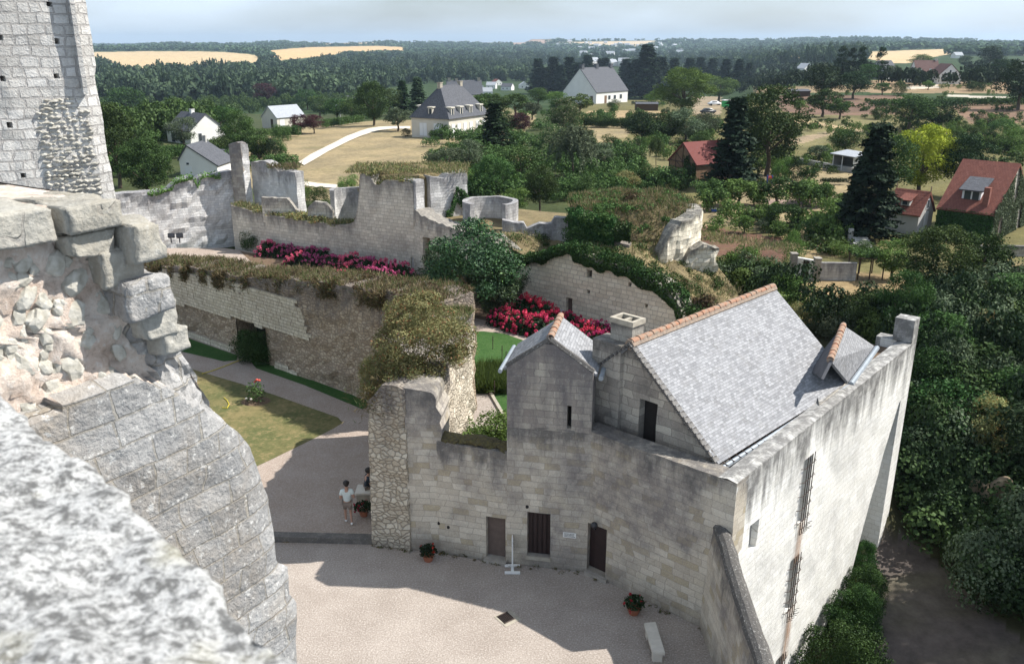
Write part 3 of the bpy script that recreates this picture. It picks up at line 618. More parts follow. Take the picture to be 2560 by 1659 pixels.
# main roof and gable: eave corner E0 -> along WD
E0 = G(1793, 1162, 5.3); wd = (.70, .714); pn = (-wd[1], wd[0])
def rp(t, o, z): return (E0[0] + wd[0] * t + pn[0] * o, E0[1] + wd[1] * t + pn[1] * o, z)
pkp = PL(1575, 850, E0, rp(0, 1, 0)[:2]); HWd = math.hypot(pkp[0] - E0[0], pkp[1] - E0[1]); RZ = pkp[2] - .1; RLn = 9.35; EZ = 5.35
slab('roof', [rp(0, HWd, RZ), rp(RLn, HWd, RZ), rp(RLn, -.05, EZ), rp(0, -.05, EZ)][::-1], .12, M['slate'], lodge)
slab('roof', [rp(0, HWd, RZ), rp(RLn, HWd, RZ), rp(RLn, 2 * HWd, EZ), rp(0, 2 * HWd, EZ)], .12, M['slate'], lodge)
ridge_tiles('ridge_tiles', rp(.05, HWd, RZ + .07), rp(RLn - .05, HWd, RZ + .07), lodge, .1); mortar_strip(rp(0, HWd + .02, RZ - .07), rp(RLn, HWd + .02, RZ - .07), lodge, .19)
# gable wall with door
gp = [rp(.16, 2 * HWd, 0)[:2], rp(.16, 0, 0)[:2]]; GL = 2 * HWd
gt = lambda s: EZ - .12 + (RZ - EZ) * (1 - abs(s - HWd) / HWd)
ga, gb = SZ(1600, 994, *gp), SZ(1634, 1120, *gp)
gw, gwP = masonry('gable_wall', gp, 3.6, gt, .5, M['gable'], lodge, [(ga[0], gb[0] + .05, 4.55, ga[1] - .02, .4)], step=.35, rough=.02)
dd = fill('door', gwP, ga[0], gb[0] + .05, 4.55, ga[1] - .02, .3, M['dark'], lodge); dd['label'] = 'dark narrow doorway in the gable'
gpf = [rp(RLn - .16, 0, 0)[:2], rp(RLn - .16, 2 * HWd, 0)[:2]]; masonry('gable_wall', gpf, 3.6, gt, .4, M['gable'], lodge, step=.5, rough=.02)
mb = MB()      # verge stones along the front gable
for sg in (0, 2 * HWd):
    n = 22
    for k in range(n):
        a, b = k / n, (k + .86) / n
        o1, o2 = lerp(HWd, sg, a), lerp(HWd, sg, b); za, zb = lerp(RZ, EZ, a), lerp(RZ, EZ, b); lift = random.uniform(0, .02)
        slab('x', [rp(-.08, o1, za + .03 + lift), rp(.16, o1, za + .04 + lift), rp(.16, o2, zb + .04 + lift), rp(-.08, o2, zb + .03 + lift)], .09, None, None, build=False, mb=mb)
mb.build('verge_coping', M['coping'], lodge)
# chimneys: broad lower stack left of the gable peak and upper flue with an open crown
def stack(name, t0, t1, o0, o1, z0, z1, m, parent=lodge):
    mb = MB(); b = [rp(t0, o0, z0), rp(t1, o0, z0), rp(t1, o1, z0), rp(t0, o1, z0)]; tp = [(p[0], p[1], z1) for p in b]
    for i in range(4):
        L = nrm(b[i], b[(i + 1) % 4])[2]; nh = 4
        for k in range(nh):
            za, zb = lerp(z0, z1, k / nh), lerp(z0, z1, (k + 1) / nh); A, Bq = b[i], b[(i + 1) % 4]
            mb.quad([(A[0], A[1], za), (Bq[0], Bq[1], za), (Bq[0], Bq[1], zb), (A[0], A[1], zb)], [(0, za), (L, za), (L, zb), (0, zb)], [(0, z1 - za)] * 2 + [(0, z1 - zb)] * 2)
    mb.quad(tp, None, [(0, 0)] * 4); return fixnormals(mb.build(name, m, parent))
lo0 = SZ(1497, 860, *gp); lo1 = SZ(1530, 860, *gp)
def gcoord(px, py): s, z = SZ(px, py, *gp); return 2 * HWd - s, z
oA, _ = gcoord(1491, 850); oB, zB = gcoord(1562, 850)
stack('chimney_base', -.03, .75, oB - .0, oA, 4.5, 8.2, M['gable'])
ch = stack('chimney', .35, .97, HWd + .18, HWd + 1.05, 7.6, 8.8, M['chim'])
mb = MB()
t0, t1, o0, o1, z0, z1 = .31, 1.01, HWd + .14, HWd + 1.09, 8.78, 8.95
w = .13
for (a, b, c, d) in ((t0, t0 + w, o0, o1), (t1 - w, t1, o0, o1), (t0 + w, t1 - w, o0, o0 + w), (t0 + w, t1 - w, o1 - w, o1), (t0 + w, t1 - w, (o0 + o1) / 2 - .06, (o0 + o1) / 2 + .06)):
    bb = [rp(a, c, z0), rp(b, c, z0), rp(b, d, z0), rp(a, d, z0)]; tt = [(p[0], p[1], z1 - (.04 if a > t0 + .1 and b < t1 - .1 and c > o0 + .1 and d < o1 - .1 else 0)) for p in bb]
    mb.quad(tt); mb.quad(bb[::-1])
    for i in range(4): mb.quad([bb[i], bb[(i + 1) % 4], tt[(i + 1) % 4], tt[i]])
cc_ = fixnormals(mb.build('chimney_crown', M['trim'], ch)); 
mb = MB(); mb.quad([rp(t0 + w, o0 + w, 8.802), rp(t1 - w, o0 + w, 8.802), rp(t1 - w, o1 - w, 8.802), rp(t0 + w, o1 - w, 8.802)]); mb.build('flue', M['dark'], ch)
# gutter along the eave
mb = MB(); mb.tube([rp(.0, -.16, EZ - .12), rp(RLn, -.16, EZ - .02)], .085, 8); mb.build('gutter', M['zinc'], lodge)
mb = MB()
for k in range(24):
    t = .2 + k * .38; a = rp(t, -.27, EZ - .05); b = rp(t, -.02, EZ + .0); mb.tube([a, b], .018, 5)
mb.build('gutter_brackets', M['iron'], lodge)

# small hipped wing roof at the far right
wr = G(1955, 1014, 5.6)
A1 = Vector(PL(2105, 812, rp(9.9, 0, 0)[:2], rp(9.9, 1, 0)[:2]))
def at_z(px, py, z): return Vector((*G(px, py, z), z))
rz2 = 7.0
q6 = lambda x, y: (1740 + x / 1.7151, 760 + y / 1.7151)
pF = at_z(*q6(575, 240), rz2 - .0); pB = at_z(*q6(632, 90), rz2)
eA = at_z(*q6(652, 335), 5.45); eB = at_z(*q6(765, 180), 5.45); lA = at_z(*q6(545, 200), 5.9); lB = at_z(*q6(508, 155), 5.9)
slab('wing_roof', [pF, pB, eB, eA], .1, M['slate'], lodge)
dl = (pB - pF); eL = pF + (pF - eA) * .3; eL.z = 6.53; eL2 = pB + (pB - eB) * .8; eL2.z = 5.75
slab('wing_roof', [pF, pB, eL2, eL], .1, M['slate_d'], lodge)
ridge_tiles('ridge_tiles', pF + Vector((0, 0, .06)), pB + Vector((0, 0, .06)), lodge, .1); mortar_strip(pF - Vector((0, 0, .03)), pB - Vector((0, 0, .03)), lodge, .12)
mb = MB(); c = [Vector((p.x, p.y, 5.4)) for p in (eA, eB, eL2, eL)]
cen = sum(c, Vector()) / 4; c = [cen + (p - cen) * .9 for p in c]
for i in range(4): a, b = c[i], c[(i + 1) % 4]; L = (b - a).length; mb.quad([(a.x, a.y, 1), (b.x, b.y, 1), (b.x, b.y, 5.45), (a.x, a.y, 5.45)], [(0, 1), (L, 1), (L, 5.4), (0, 5.4)])
gq = [pB, Vector(c[1]), Vector(c[2])]
mb.quad([(c[1].x, c[1].y, 5.4), (c[2].x, c[2].y, 5.4), (pB.x - dl.x * .08, pB.y - dl.y * .08, rz2 - .1)]); fixnormals(mb.build('wing_wall', M['gable'], lodge))
mb = MB(); mb.tube([eA + Vector((.08, -.08, -.05)), eB + Vector((.08, -.08, -.05))], .11, 8); mb.build('gutter', M['zinc'], lodge)
# outer wall with blind arch at its far end
def ow(t, d, z): return (CC[0] + WD[0] * t + WN[0] * d, CC[1] + WD[1] * t + WN[1] * d, z)
TZo = 5.36
edge = [(TZo, 16.0), (2.95, 16.0), (2.85, 15.35), (1.9, 14.85), (1.2, 14.45), (0, 13.9), (-1, 13.4), (-2.56, 12.8), (-4.4, 12.1), (-6.35, 11.5), (-8, 10.4), (-12, 9.0)]
ez_ = [(z, t) for z, t in edge][::-1]
def tmax(z): return float(np.interp(z, [e[0] for e in ez_], [e[1] for e in ez_]))
wins = [(5.15, 5.85, 1.45, 4.1), (5.0, 5.7, -2.1, .2), (1.2, 1.82, 2.35, 3.4), (4.75, 5.4, -6.1, -3.9)]
Zs = sorted(set(np.arange(-12, TZo, .4).round(3)) | {TZo, 2.95, 2.85} | {w[2] for w in wins} | {w[3] for w in wins}); Zs = [z for i, z in enumerate(Zs) if i == 0 or z - Zs[i - 1] > .03]
Ts = sorted(set(np.linspace(0, 9, 24).round(3)) | {w[0] for w in wins} | {w[1] for w in wins})
def owp(t, z):
    tt = t if t < 9 else lerp(9, tmax(z), (t - 9) / 7)
    n1 = .03 * noise.noise(Vector((tt * .9, z * .9, 3))) + .012 * noise.noise(Vector((tt * 4, z * 4, 3))); return ow(tt, n1, z), tt
Ts = Ts + list(np.linspace(9, 16, 18)[1:])
mb = MB()
for i in range(len(Ts) - 1):
    for j in range(len(Zs) - 1):
        tm, zm = (Ts[i] + Ts[i + 1]) / 2, (Zs[j] + Zs[j + 1]) / 2
        if any(w[0] < tm < w[1] and w[2] < zm < w[3] for w in wins): continue
        q = [owp(Ts[i], Zs[j]), owp(Ts[i + 1], Zs[j]), owp(Ts[i + 1], Zs[j + 1]), owp(Ts[i], Zs[j + 1])]
        mb.quad([a[0] for a in q], [(a[1], a[0][2]) for a in q], [(0, TZo - a[0][2]) for a in q])
for j in range(len(Zs) - 1):     # arch soffit returning inward
    a, b = owp(16, Zs[j])[0], owp(16, Zs[j + 1])[0]; k = Vector((-WN[0], -WN[1], 0)) * 1.3
    mb.quad([a, Vector(a) + k, Vector(b) + k, b], [(0, Zs[j]), (1.3, Zs[j]), (1.3, Zs[j + 1]), (0, Zs[j + 1])])
for w in wins:
    c = [(w[0], w[2]), (w[1], w[2]), (w[1], w[3]), (w[0], w[3])]
    for i in range(4): (t_a, z_a), (t_b, z_b) = c[i], c[(i + 1) % 4]; mb.quad([owp(t_a, z_a)[0], owp(t_b, z_b)[0], ow(t_b, -.35, z_b), ow(t_a, -.35, z_a)])
ntop = 40
for k in range(ntop):           # top of the parapet and its inner face
    t0_, t1_ = 16 * k / ntop, 16 * (k + 1) / ntop; h0, h1 = .03 * noise.noise(Vector((t0_ * 2, 0, 0))), .03 * noise.noise(Vector((t1_ * 2, 0, 0)))
    mb.quad([owp(t0_, TZo)[0] if t0_ <= 9 else ow(t0_, 0, TZo), ow(t1_, 0, TZo), ow(t1_, -.3, TZo + .05 + h1), ow(t0_, -.3, TZo + .05 + h0)], [(t0_, 0), (t1_, 0), (t1_, .3), (t0_, .3)], [(0, 0)] * 4)
    mb.quad([ow(t0_, -.3, TZo + .05 + h0), ow(t1_, -.3, TZo + .05 + h1), ow(t1_, -.62, TZo), ow(t0_, -.62, TZo)], [(t0_, .3), (t1_, .3), (t1_, .6), (t0_, .6)], [(0, 0)] * 4)
    mb.quad([ow(t0_, -.62, TZo), ow(t1_, -.62, TZo), ow(t1_, -.62, 4.4), ow(t0_, -.62, 4.4)], [(t0_, TZo), (t1_, TZo), (t1_, 4.4), (t0_, 4.4)], [(0, 0), (0, 0), (0, 1), (0, 1)])
mb.build('outer_wall', M['outer'], lodge, weld=True)
def obox(name, t0, t1, d0, d1, z0, z1, m, bev=0):
    mb = MB(); b = [ow(t0, d1, z0), ow(t1, d1, z0), ow(t1, d0, z0), ow(t0, d0, z0)]; tp = [(p[0], p[1], z1) for p in b]
    nh = max(1, int((z1 - z0) / .5))
    for i in range(4):
        L = nrm(b[i], b[(i + 1) % 4])[2]
        for k in range(nh):
            za, zb = lerp(z0, z1, k / nh), lerp(z0, z1, (k + 1) / nh)
            mb.quad([(b[i][0], b[i][1], za), (b[(i + 1) % 4][0], b[(i + 1) % 4][1], za), (b[(i + 1) % 4][0], b[(i + 1) % 4][1], zb), (b[i][0], b[i][1], zb)], [(0, za), (L, za), (L, zb), (0, zb)], [(0, TZo - za)] * 2 + [(0, TZo - zb)] * 2)
    mb.quad(tp, None, [(0, 0)] * 4); return fixnormals(mb.build(name, m, lodge))
obox('wall_walk', .5, 15.9, -1.6, -.55, 4.6, 5.0, M['soil'])
obox('buttress', 15.62, 16.6, -1.5, 0.0, -8, 2.9, M['outer'])
obox('buttress_head', 16.003, 16.6, -1.5, -.002, 2.9, 5.38, M['outer'])
obox('buttress_back', 8, 15.62, -2.2, -1.31, -9, 4.55, M['outer'])
obox('merlon', 15.9, 16.6, -.8, -.004, 5.41, 6.4, M['outer'])
for w in wins: 
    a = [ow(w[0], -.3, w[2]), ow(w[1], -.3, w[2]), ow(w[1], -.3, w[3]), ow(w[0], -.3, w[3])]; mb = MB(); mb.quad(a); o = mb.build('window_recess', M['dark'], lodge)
for w in (wins[0], wins[1], wins[3]):
    g = MB(); n = 4
    for k in range(n):
        t = lerp(w[0] + .06, w[1] - .06, k / (n - 1)); z = w[2] - .25
        g.tube([ow(t, .1, z), ow(t, .1, w[3] + .12)], .016, 5)
        for q in range(2): g.tube([ow(t, .1, w[2] - .22 + q * .2), ow(t + .07, .26, w[2] - .1 + q * .2)], .01, 4)
    for q in range(5): z = lerp(w[2], w[3], (q + .5) / 5); g.tube([ow(w[0] - .22, .0, z), ow(w[0] - .1, .1, z), ow(w[1] + .1, .1, z), ow(w[1] + .22, .0, z)], .014, 5)
    o = g.build('window_grille', M['iron'], lodge)
m, nt, N, L, out = newmat('rust streak'); bs = _n(nt, 'ShaderNodeBsdfDiffuse'); bs.inputs[0].default_value = (.36, .22, .14, 1); tr_ = N.new('ShaderNodeBsdfTransparent'); tc = N.new('ShaderNodeTexCoord'); mp_ = N.new('ShaderNodeMapping'); mp_.inputs['Scale'].default_value = (5, 5, .8); L.new(tc.outputs['Object'], mp_.inputs[0]); n_ = nz(nt, mp_.outputs[0], 1.5, 5, .7); uvn = _n(nt, 'ShaderNodeUVMap', uv_map='UVMap'); sx_ = N.new('ShaderNodeSeparateXYZ'); L.new(uvn.outputs[0], sx_.inputs[0]); e_ = mth(nt, 'MULTIPLY', mth(nt, 'MULTIPLY', sx_.outputs[0], mth(nt, 'SUBTRACT', 1., sx_.outputs[0])), 4.); ms = N.new('ShaderNodeMixShader'); L.new(mth(nt, 'MULTIPLY', e_, mrange(nt, n_.outputs['Fac'], .3, .65, 0, .8)), ms.inputs[0]); L.new(tr_.outputs[0], ms.inputs[1]); L.new(bs.outputs[0], ms.inputs[2]); L.new(ms.outputs[0], out.inputs[0]); m_rust = m
for za, zb in ((-.0, 1.6), (-4.2, -1.9)): mb = MB(); mb.quad([ow(5.05, .06, za), ow(5.75, .06, za), ow(5.8, .06, zb), ow(5.15, .06, zb)], [(0, 0), (1, 0), (1, 1), (0, 1)]); mb.build('rust_streak', m_rust, lodge)
w = wins[2]; mb = MB(); 
mb.quad([ow(w[0] + .12, -.2, w[2]), ow(w[1], -.2, w[2]), ow(w[1], -.2, w[3] - .05), ow(w[0] + .12, -.2, w[3] - .05)]); g = mb.build('window_pane', M['render_g'], lodge)
# low wall with rounded dark coping running towards the viewer
lw = [(6.12, 22.75), (6.15, 20.5), (6.12, 18.0), (6.05, 14.0)][::-1]
lwt = lambda s: interp(s, [(0, 2.2), (4, 2.86), (6.5, 3.2), (8.8, 3.7)])
o, lp_ = masonry('low_wall', [(x + .0, y) for x, y in [(6.05, 22.6), (6.1, 20.5), (6.1, 18), (6.05, 14)]], -.2, lambda s: lwt(8.6 - s), -.0 + .45, M['facade'], None, step=.4, rough=.02, batter=.035)
tag(o, 'long low stone wall with mossy coping running below the lodge corner', 'wall')
mb = MB(); pts = []
for k in range(30):
    y = 22.55 - k * .3; s = 8.6 - (22.6 - y); z = lwt(s); pts.append((6.3 + .03 * noise.noise(Vector((y, 0, 0))), y, z + .02 * noise.noise(Vector((y * 3, 1, 0)))))
mb.tube(pts, [.24 + .03 * noise.noise(Vector((k * .9, 0, 2))) for k in range(30)], 10); cp = mb.build('coping', M['coping'], o)

# ---------------------------------------------------------------- courtyard wall and pier left of the lodge
cw = empty('courtyard_wall', (-2, 26.5, 0), 'pale ashlar courtyard wall with grey door and thick rubble pier at its left end', 'wall')
a0 = G(1030, 1366); a1 = G(1100, 1378); cp2 = [a1, S0, fp[0]]
def szc(px, py): s, z = SZ(px, py, S0, fp[0]); return s + nrm(a1, S0)[2], z
k1, k2 = szc(1216, 1291), szc(1264, 1385); PLn = nrm(a1, S0)[2]
ds0 = PLn + .0; 
dl_ = SZ(1216, 1390, a1, S0)[0]; dr_ = SZ(1264, 1390, a1, S0)[0]
cpts = [a1, fp[0]]; 
ds0 = SZ(1216, 1388, *cpts)[0]; ds1 = SZ(1264, 1388, *cpts)[0]; dz1 = SZ(1240, 1293, *cpts)[1]
o, cwP = masonry('ashlar_wall', cpts, -.3, ragged([(0, 4.42), (3, 4.34)], .05, .3, 2), .8, M['facade'], cw, [(ds0, ds1, .12, dz1, .3)], step=.35, rough=.02)
d_ = fill('door', cwP, ds0, ds1, .12, dz1, .2, M['doorb'], cw); fbox('door_step', cwP, ds0 - .05, ds1 + .08, 0, .12, -.2, .3, M['step'], cw)
mb = MB()
for k in range(26):
    s = k / 25 * cwP.L; x, y = cwP.at(s, .4); mb.rock((x, y, 4.42 + random.uniform(-.03, .05)), random.uniform(.2, .32), k, 2, (1.1, 1.3, .45), .5)
mb.build('moss_cap', M['moss'], cw)
pl = G(935, 1362); 
pr = PL(1104, 1112, pl, a1); prp = (pr[0], pr[1])
pz = TZ(prp[1], 976)
pier_pts = [pl, G(1030, 1372), prp]
o, ppP = masonry('pier_rubble', [(pl[0] + .05, pl[1] + .1), G(1030, 1374)], -.3, ragged([(0, 5.7), (.35, 5.9), (.6, 6.3), (1.7, 6.35)], .2, .3, 5), 1.5, M['pale_rubble'], cw, step=.25, rough=.1, batter=.03)
o, ppP2 = masonry('pier_ashlar', [(ppP.at(99)[0] - .06, ppP.at(99)[1] + .02), prp], -.3, ragged([(0, 6.35), (1.3, 6.2)], .08, .3, 6), 1.5, M['facade'], cw, step=.3, rough=.03, edge1=lambda z: .14 * noise.noise(Vector((z * 3, 0, 0))) - (.15 if z > 5.5 else 0))
# iron studs/putlog holes
for (px, py, z_) in ((1090, 1306, 0), (1121, 1317, 0), (1318, 1266, 0)):
    if px < 1270: s, z = SZ(px, py, *cpts); PP = cwP
    else: s, z = SZ(px, py, fp[0], fp[1]); PP = fwP
    mb = MB(); x, y = PP.at(s, -.01); mb.rock((x, y, z), .055, 3, 2, (1, .5, 1.2), .2); mb.build('putlog_hole', M['dark'], cw if px < 1270 else lodge)
# spur wall from the pier back to the middle wall
spur_a = (prp[0] - .15, prp[1] + 1.3); spur_b = (-1.75, 36.0)
o, spP = masonry('spur_wall', [spur_a, (-2.3, 31.5), spur_b], -.3, ragged([(0, 6.2), (3, 6.15), (9, 6.3)], .18, .5, 8), 2.6, M['pale_rubble'], None, step=.4, rough=.13)
tag(o, 'thick ruined rubble wall joining the pier to the long grassy wall, shrub on its top', 'wall')

# ---------------------------------------------------------------- long middle wall
mL = (-27.0, 55.4); mA = G(470, 846); mB_ = G(920, 1008); dM = nrm(mA, mB_); mR = (mB_[0] + dM[0] * 5.2, mB_[1] + dM[1] * 5.2)
mp = [mL, mA, mB_, mR]; mpt = Path(mp)
def szm(px, py): s, z = SZ(px, py, mA, mB_); return s + mpt.cum[1], z
prof = [(0, 3.6)] + [szm(*p) for p in ((470, 668), (600, 690), (740, 700), (900, 720), (1060, 745))] + [(mpt.L, 6.3)]
prof = [(s, min(z, 6.4)) for s, z in prof]
n0, n1 = szm(598, 868), szm(672, 888)
mwall = empty('long_ruined_wall', (mA[0], mA[1], 0), 'long ruined wall of brown rubble and pale ashlar facing topped with dry grass', 'wall')
def addto(o, par): o.parent = par; o.matrix_parent_inverse = par.matrix_basis.inverted(); return o
mtop = ragged(prof, .12, .6, 11)
o, mwP = masonry('rubble_core', mp, -.3, mtop, 2.4, M['rubble'], None, [(n0[0], n1[0], 0.0, 2.4, 1.4)], step=.4, rough=.1); addto(o, mwall)
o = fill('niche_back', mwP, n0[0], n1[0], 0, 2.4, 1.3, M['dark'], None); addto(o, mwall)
mb = MB()      # pale facing stones, stepping down where the facing has fallen
zr = .19
def face_row(z, s0, s1):
    s0 += random.uniform(0, .3); s1 -= random.uniform(0, .3); s = s0
    while s < s1 - .2:
        L = min(random.uniform(.25, .42), s1 - s); o_ = -.13 + random.uniform(-.012, .012); a, b = mwP.at(s + .008, o_), mwP.at(s + L - .008, o_); a2, b2 = mwP.at(s + .008, .15), mwP.at(s + L - .008, .15)
        z1 = z + zr - .012; tp_ = interp(s, prof) - z
        mb.quad([(a[0], a[1], z), (b[0], b[1], z), (b[0], b[1], z1), (a[0], a[1], z1)], [(s, z), (s + L, z), (s + L, z1), (s, z1)], [(0, tp_)] * 4)
        mb.quad([(a[0], a[1], z1), (b[0], b[1], z1), (b2[0], b2[1], z1), (a2[0], a2[1], z1)], [(s, 0)] * 4, [(0, tp_)] * 4)
        mb.quad([(b[0], b[1], z), (b2[0], b2[1], z), (b2[0], b2[1], z1), (b[0], b[1], z1)], [(s, 0)] * 4, [(0, tp_)] * 4); mb.quad([(a2[0], a2[1], z), (a[0], a[1], z), (a[0], a[1], z1), (a2[0], a2[1], z1)], [(s, 0)] * 4, [(0, tp_)] * 4)
        s += L
LOWE = [szm(*p) for p in ((440, 760), (560, 790), (610, 803), (640, 815), (720, 838), (780, 800))]
UPE = [szm(*p) for p in ((440, 680), (520, 690), (600, 715), (640, 725), (740, 752), (760, 770), (785, 790), (785, 830))]
z = 0.
for k in range(30):
    z = 1.0 + k * zr; segs = []
    smin, smax = 0.3, None
    ss = np.arange(.3, mpt.L - 1, .3); ok = []
    for s in ss:
        lo = interp(s, [(0, 1.9)] + LOWE[:5]); up = interp(s, [(0, 4.4)] + [(a, b) for a, b in UPE[:7]])
        e = UPE[-1][0] - (.0 if 1.9 < z < 2.6 else .5 * abs(z - 2.2) * .9)
        ok.append(lo <= z <= min(up, mtop(s) - .3) and s < e)
    st = None
    for s, q in zip(ss, ok):
        if q and st is None: st = s
        if not q and st is not None: face_row(z, st, s); st = None
z = 0
for k in range(3):
    z = .02 + k * zr; face_row(z, .3, n0[0] - .4); face_row(z, n1[0] + .4, n1[0] + 4 - k)
o = mb.build('ashlar_facing', M['ash_face'], None); addto(o, mwall)

# ---------------------------------------------------------------- ruins across the inner garden
cA = G(588, 622); cB = G(1040, 690); cC = G(1058, 697)
fL = (cA[0] - .0, cA[1]); dC = nrm(cA, cB)
ruin = empty('curtain_ruin', (-15, 68, 0), 'long ruined curtain wall with a tall grass-topped tower stump behind the pink flowers', 'ruin')
def sc_(px, py): return SZ(px, py, cA, cB)
pf = [(0, 3.9)] + [sc_(*p) for p in ((645, 532), (740, 548), (830, 562), (880, 560), (893, 545), (896, 440), (905, 432), (925, 440), (935, 462), (950, 465), (958, 450), (1000, 452), (1052, 462))]
pf = [pf[0]] + [(s, z) for s, z in pf[1:]]
pf.sort(); LF = nrm(cA, cB)[2]; pf.append((LF + .2, pf[-1][1]))
hz_ = sc_(1085, 620); dq0, dq1 = sc_(1027, 658), sc_(1036, 690)
o, cuP = masonry('front_wall', [cA, cB], -.3, ragged(pf, .06, .5, 21), 1.6, M['curtain'], None, [(dq0[0], dq1[0], 0.0, 1.5, .3)], step=.45, rough=.03); addto(o, ruin)
o = fill('door', cuP, dq0[0], dq1[0], 0, 1.5, .22, M['door'], None); addto(o, ruin)
jn_b = (G(1422, 800)[0] - nrm(G(1422, 800), G(1598, 846))[0] * 7.2, G(1422, 800)[1] - nrm(G(1422, 800), G(1598, 846))[1] * 7.2)
ah = SZ(1085, 640, cB, jn_b)
o, _q = masonry('linking_wall', [cB, (cB[0] + .6, cB[1] - .9), (lerp(cB[0], jn_b[0], .5), lerp(cB[1], jn_b[1], .5)), jn_b], -.3, ragged([(0, 5.3), (2, 4.9), (5, 4.5), (10, 4.4)], .12, .5, 24), 1.4, M['curtain'], None, [(1.3, 2.1, 0, 3.4, .8)], step=.4, rough=.04); addto(o, ruin)
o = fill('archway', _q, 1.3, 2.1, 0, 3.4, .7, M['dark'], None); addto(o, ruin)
# lit return wall of the tower and its back
rt0 = (cB[0] + .25, cB[1] - .1); rA = (rt0[0] + .55, rt0[1] + .75); rB = (rt0[0] + 1.0, rt0[1] + 1.1); rC = (-3.55, 67.9)
o, q_ = masonry('tower_return', [rt0, (rt0[0] + .55, rt0[1] + .7)], -.3, lambda s: 7.5, 1.4, M['white_wall'], None, step=.4, rough=.04); addto(o, ruin)
dR = nrm(rB, rC)
o, q_ = masonry('tower_side_wall', [rB, rC], 3.6, ragged([(0, 7.6), (1.2, 7.45), (1.8, 7.75), (4, 7.9)], .1, .5, 22), 1.1, M['white_wall'], None, step=.4, rough=.04); addto(o, ruin)
o, q_ = masonry('tower_side_base', [(rt0[0] + .5, rt0[1] + .2), (rC[0] + .3, rC[1] - .2)], -.3, lambda s: 4.0 - s * .05, 1.4, M['curtain'], None, step=.5, rough=.05); addto(o, ruin)
def poly_mass(name, pts, zf, m, parent, z0=3.0):     # earth and grass filling the head of a ruined tower
    bm = bmesh.new(); n = len(pts); cx = sum(p[0] for p in pts) / n; cy = sum(p[1] for p in pts) / n; rings = []
    for k in range(7):
        f = 1 - k / 6.3; ring = [bm.verts.new((cx + (p[0] - cx) * f, cy + (p[1] - cy) * f, zf(cx + (p[0] - cx) * f, cy + (p[1] - cy) * f, f))) for p in pts]; rings.append(ring)
    for a, b in zip(rings, rings[1:]):
        for i in range(n): bm.faces.new((a[i], a[(i + 1) % n], b[(i + 1) % n], b[i]))
    bm.faces.new(rings[-1]); base = [bm.verts.new((p[0], p[1], z0)) for p in pts]
    for i in range(n): bm.faces.new((base[i], base[(i + 1) % n], rings[0][(i + 1) % n], rings[0][i]))
    bmesh.ops.recalc_face_normals(bm, faces=bm.faces); me = bpy.data.meshes.new(name); bm.to_mesh(me); bm.free(); me.materials.append(m); o = link(name, me)
    if parent: addto(o, parent)
    return o
M['core'] = groundmat('pink mortar core', (.56, .44, .36), (.68, .60, .53), (.74, .71, .67), 3.2, 13, 1.)
M['dryearth'] = groundmat('dry earth and grass', (.15, .12, .07), (.24, .19, .105), (.09, .10, .04), .8, 4, 1.)
tp0 = cuP.at(sc_(896, 440)[0] + .3, 1.0); 
tpts = [tp0, cuP.at(LF - .2, 1.2), (rC[0] - .2, rC[1] + .8), (-4.2, 71), (-8, 73), (tp0[0] + .5, tp0[1] + 4.5)]
def rsamp(pts, k=4):
    o = []
    for a, b in zip(pts, pts[1:] + pts[:1]):
        for i in range(k): o.append((lerp(a[0], b[0], i / k), lerp(a[1], b[1], i / k)))
    return o
poly_mass('tower_head', rsamp(tpts), lambda x, y, f: 7.55 + .35 * noise.noise(Vector((x * .6, y * .6, 0))) + (1 - f) * .35, M['dryearth'], ruin, 2.0)
# wall-walk ledge in front of the tower mouth and on to the ivy-grown tower
q3 = lambda x, y: (1100 + x / 3.2129, 480 + y / 3.2129)
cD = G(1190, 745); cE = G(1422, 800); gdir = nrm(cE, G(1598, 846)); 
inner = empty('garden_curtain_wall', (3, 54, 0), 'pale ashlar wall hung with dark ivy beside the magnolia, small door at its foot', 'wall')
gA = (cE[0] - gdir[0] * 7.2 , cE[1] - gdir[1] * 7.2); gpts = [gA, cE, (cE[0] + gdir[0] * 11.6, cE[1] + gdir[1] * 11.6)]
def szg(px, py): return SZ(px, py, gA, gpts[2])
gprof = sorted([(0, 4.6)] + [szg(*p) for p in ((1290, 655), (1360, 640), (1420, 622), (1445, 632), (1560, 668), (1640, 705), (1690, 745), (1700, 790))]); gprof.append((99, gprof[-1][1]))
gd0, gd1 = szg(1415, 755), szg(1430, 800); gw0, gw1 = szg(1467, 673), szg(1480, 695)
o, giP = masonry('ashlar_wall', gpts, -.3, ragged(gprof, .1, .5, 31), 1.5, M['inner'], None, [(gd0[0], gd1[0], 0, 1.55, .3), (gw0[0], gw1[0], gw1[1], gw0[1], .4)] + [(s, s + .22, z, z + .25, .25) for s, z in (szg(*p) for p in ((1467, 733), (1571, 715), (1612, 768), (1634, 733)))], step=.5, rough=.025); addto(o, inner)
addto(fill('door', giP, gd0[0], gd1[0], 0, 1.5, .25, M['doorb'], None), inner)
for s, z in [(gw0[0], gw1[1])] + [szg(*p) for p in ((1467, 733), (1571, 715), (1612, 768), (1634, 733))]:
    addto(fill('putlog_hole', giP, s - .02, s + .5, z - .1, z + .6, .42 if s == gw0[0] else .24, M['dark'], None), inner)
ps = szg(1405, 780); o = addto(fbox('plaque', giP, ps[0] - .18, ps[0] + .18, ps[1] - .15, ps[1] + .2, -.03, 0, M['whitep'], None), inner)
mb = MB()
for r_ in range(3):
    for k in range(5): a, b = giP.at(ps[0] - .14 + k * .06, -.034), giP.at(ps[0] - .10 + k * .06, -.034); z = ps[1] + .12 - r_ * .09; mb.quad([(a[0], a[1], z), (b[0], b[1], z), (b[0], b[1], z + .035), (a[0], a[1], z + .035)])
l_ = mb.build('lettering', M['render_g'], o)
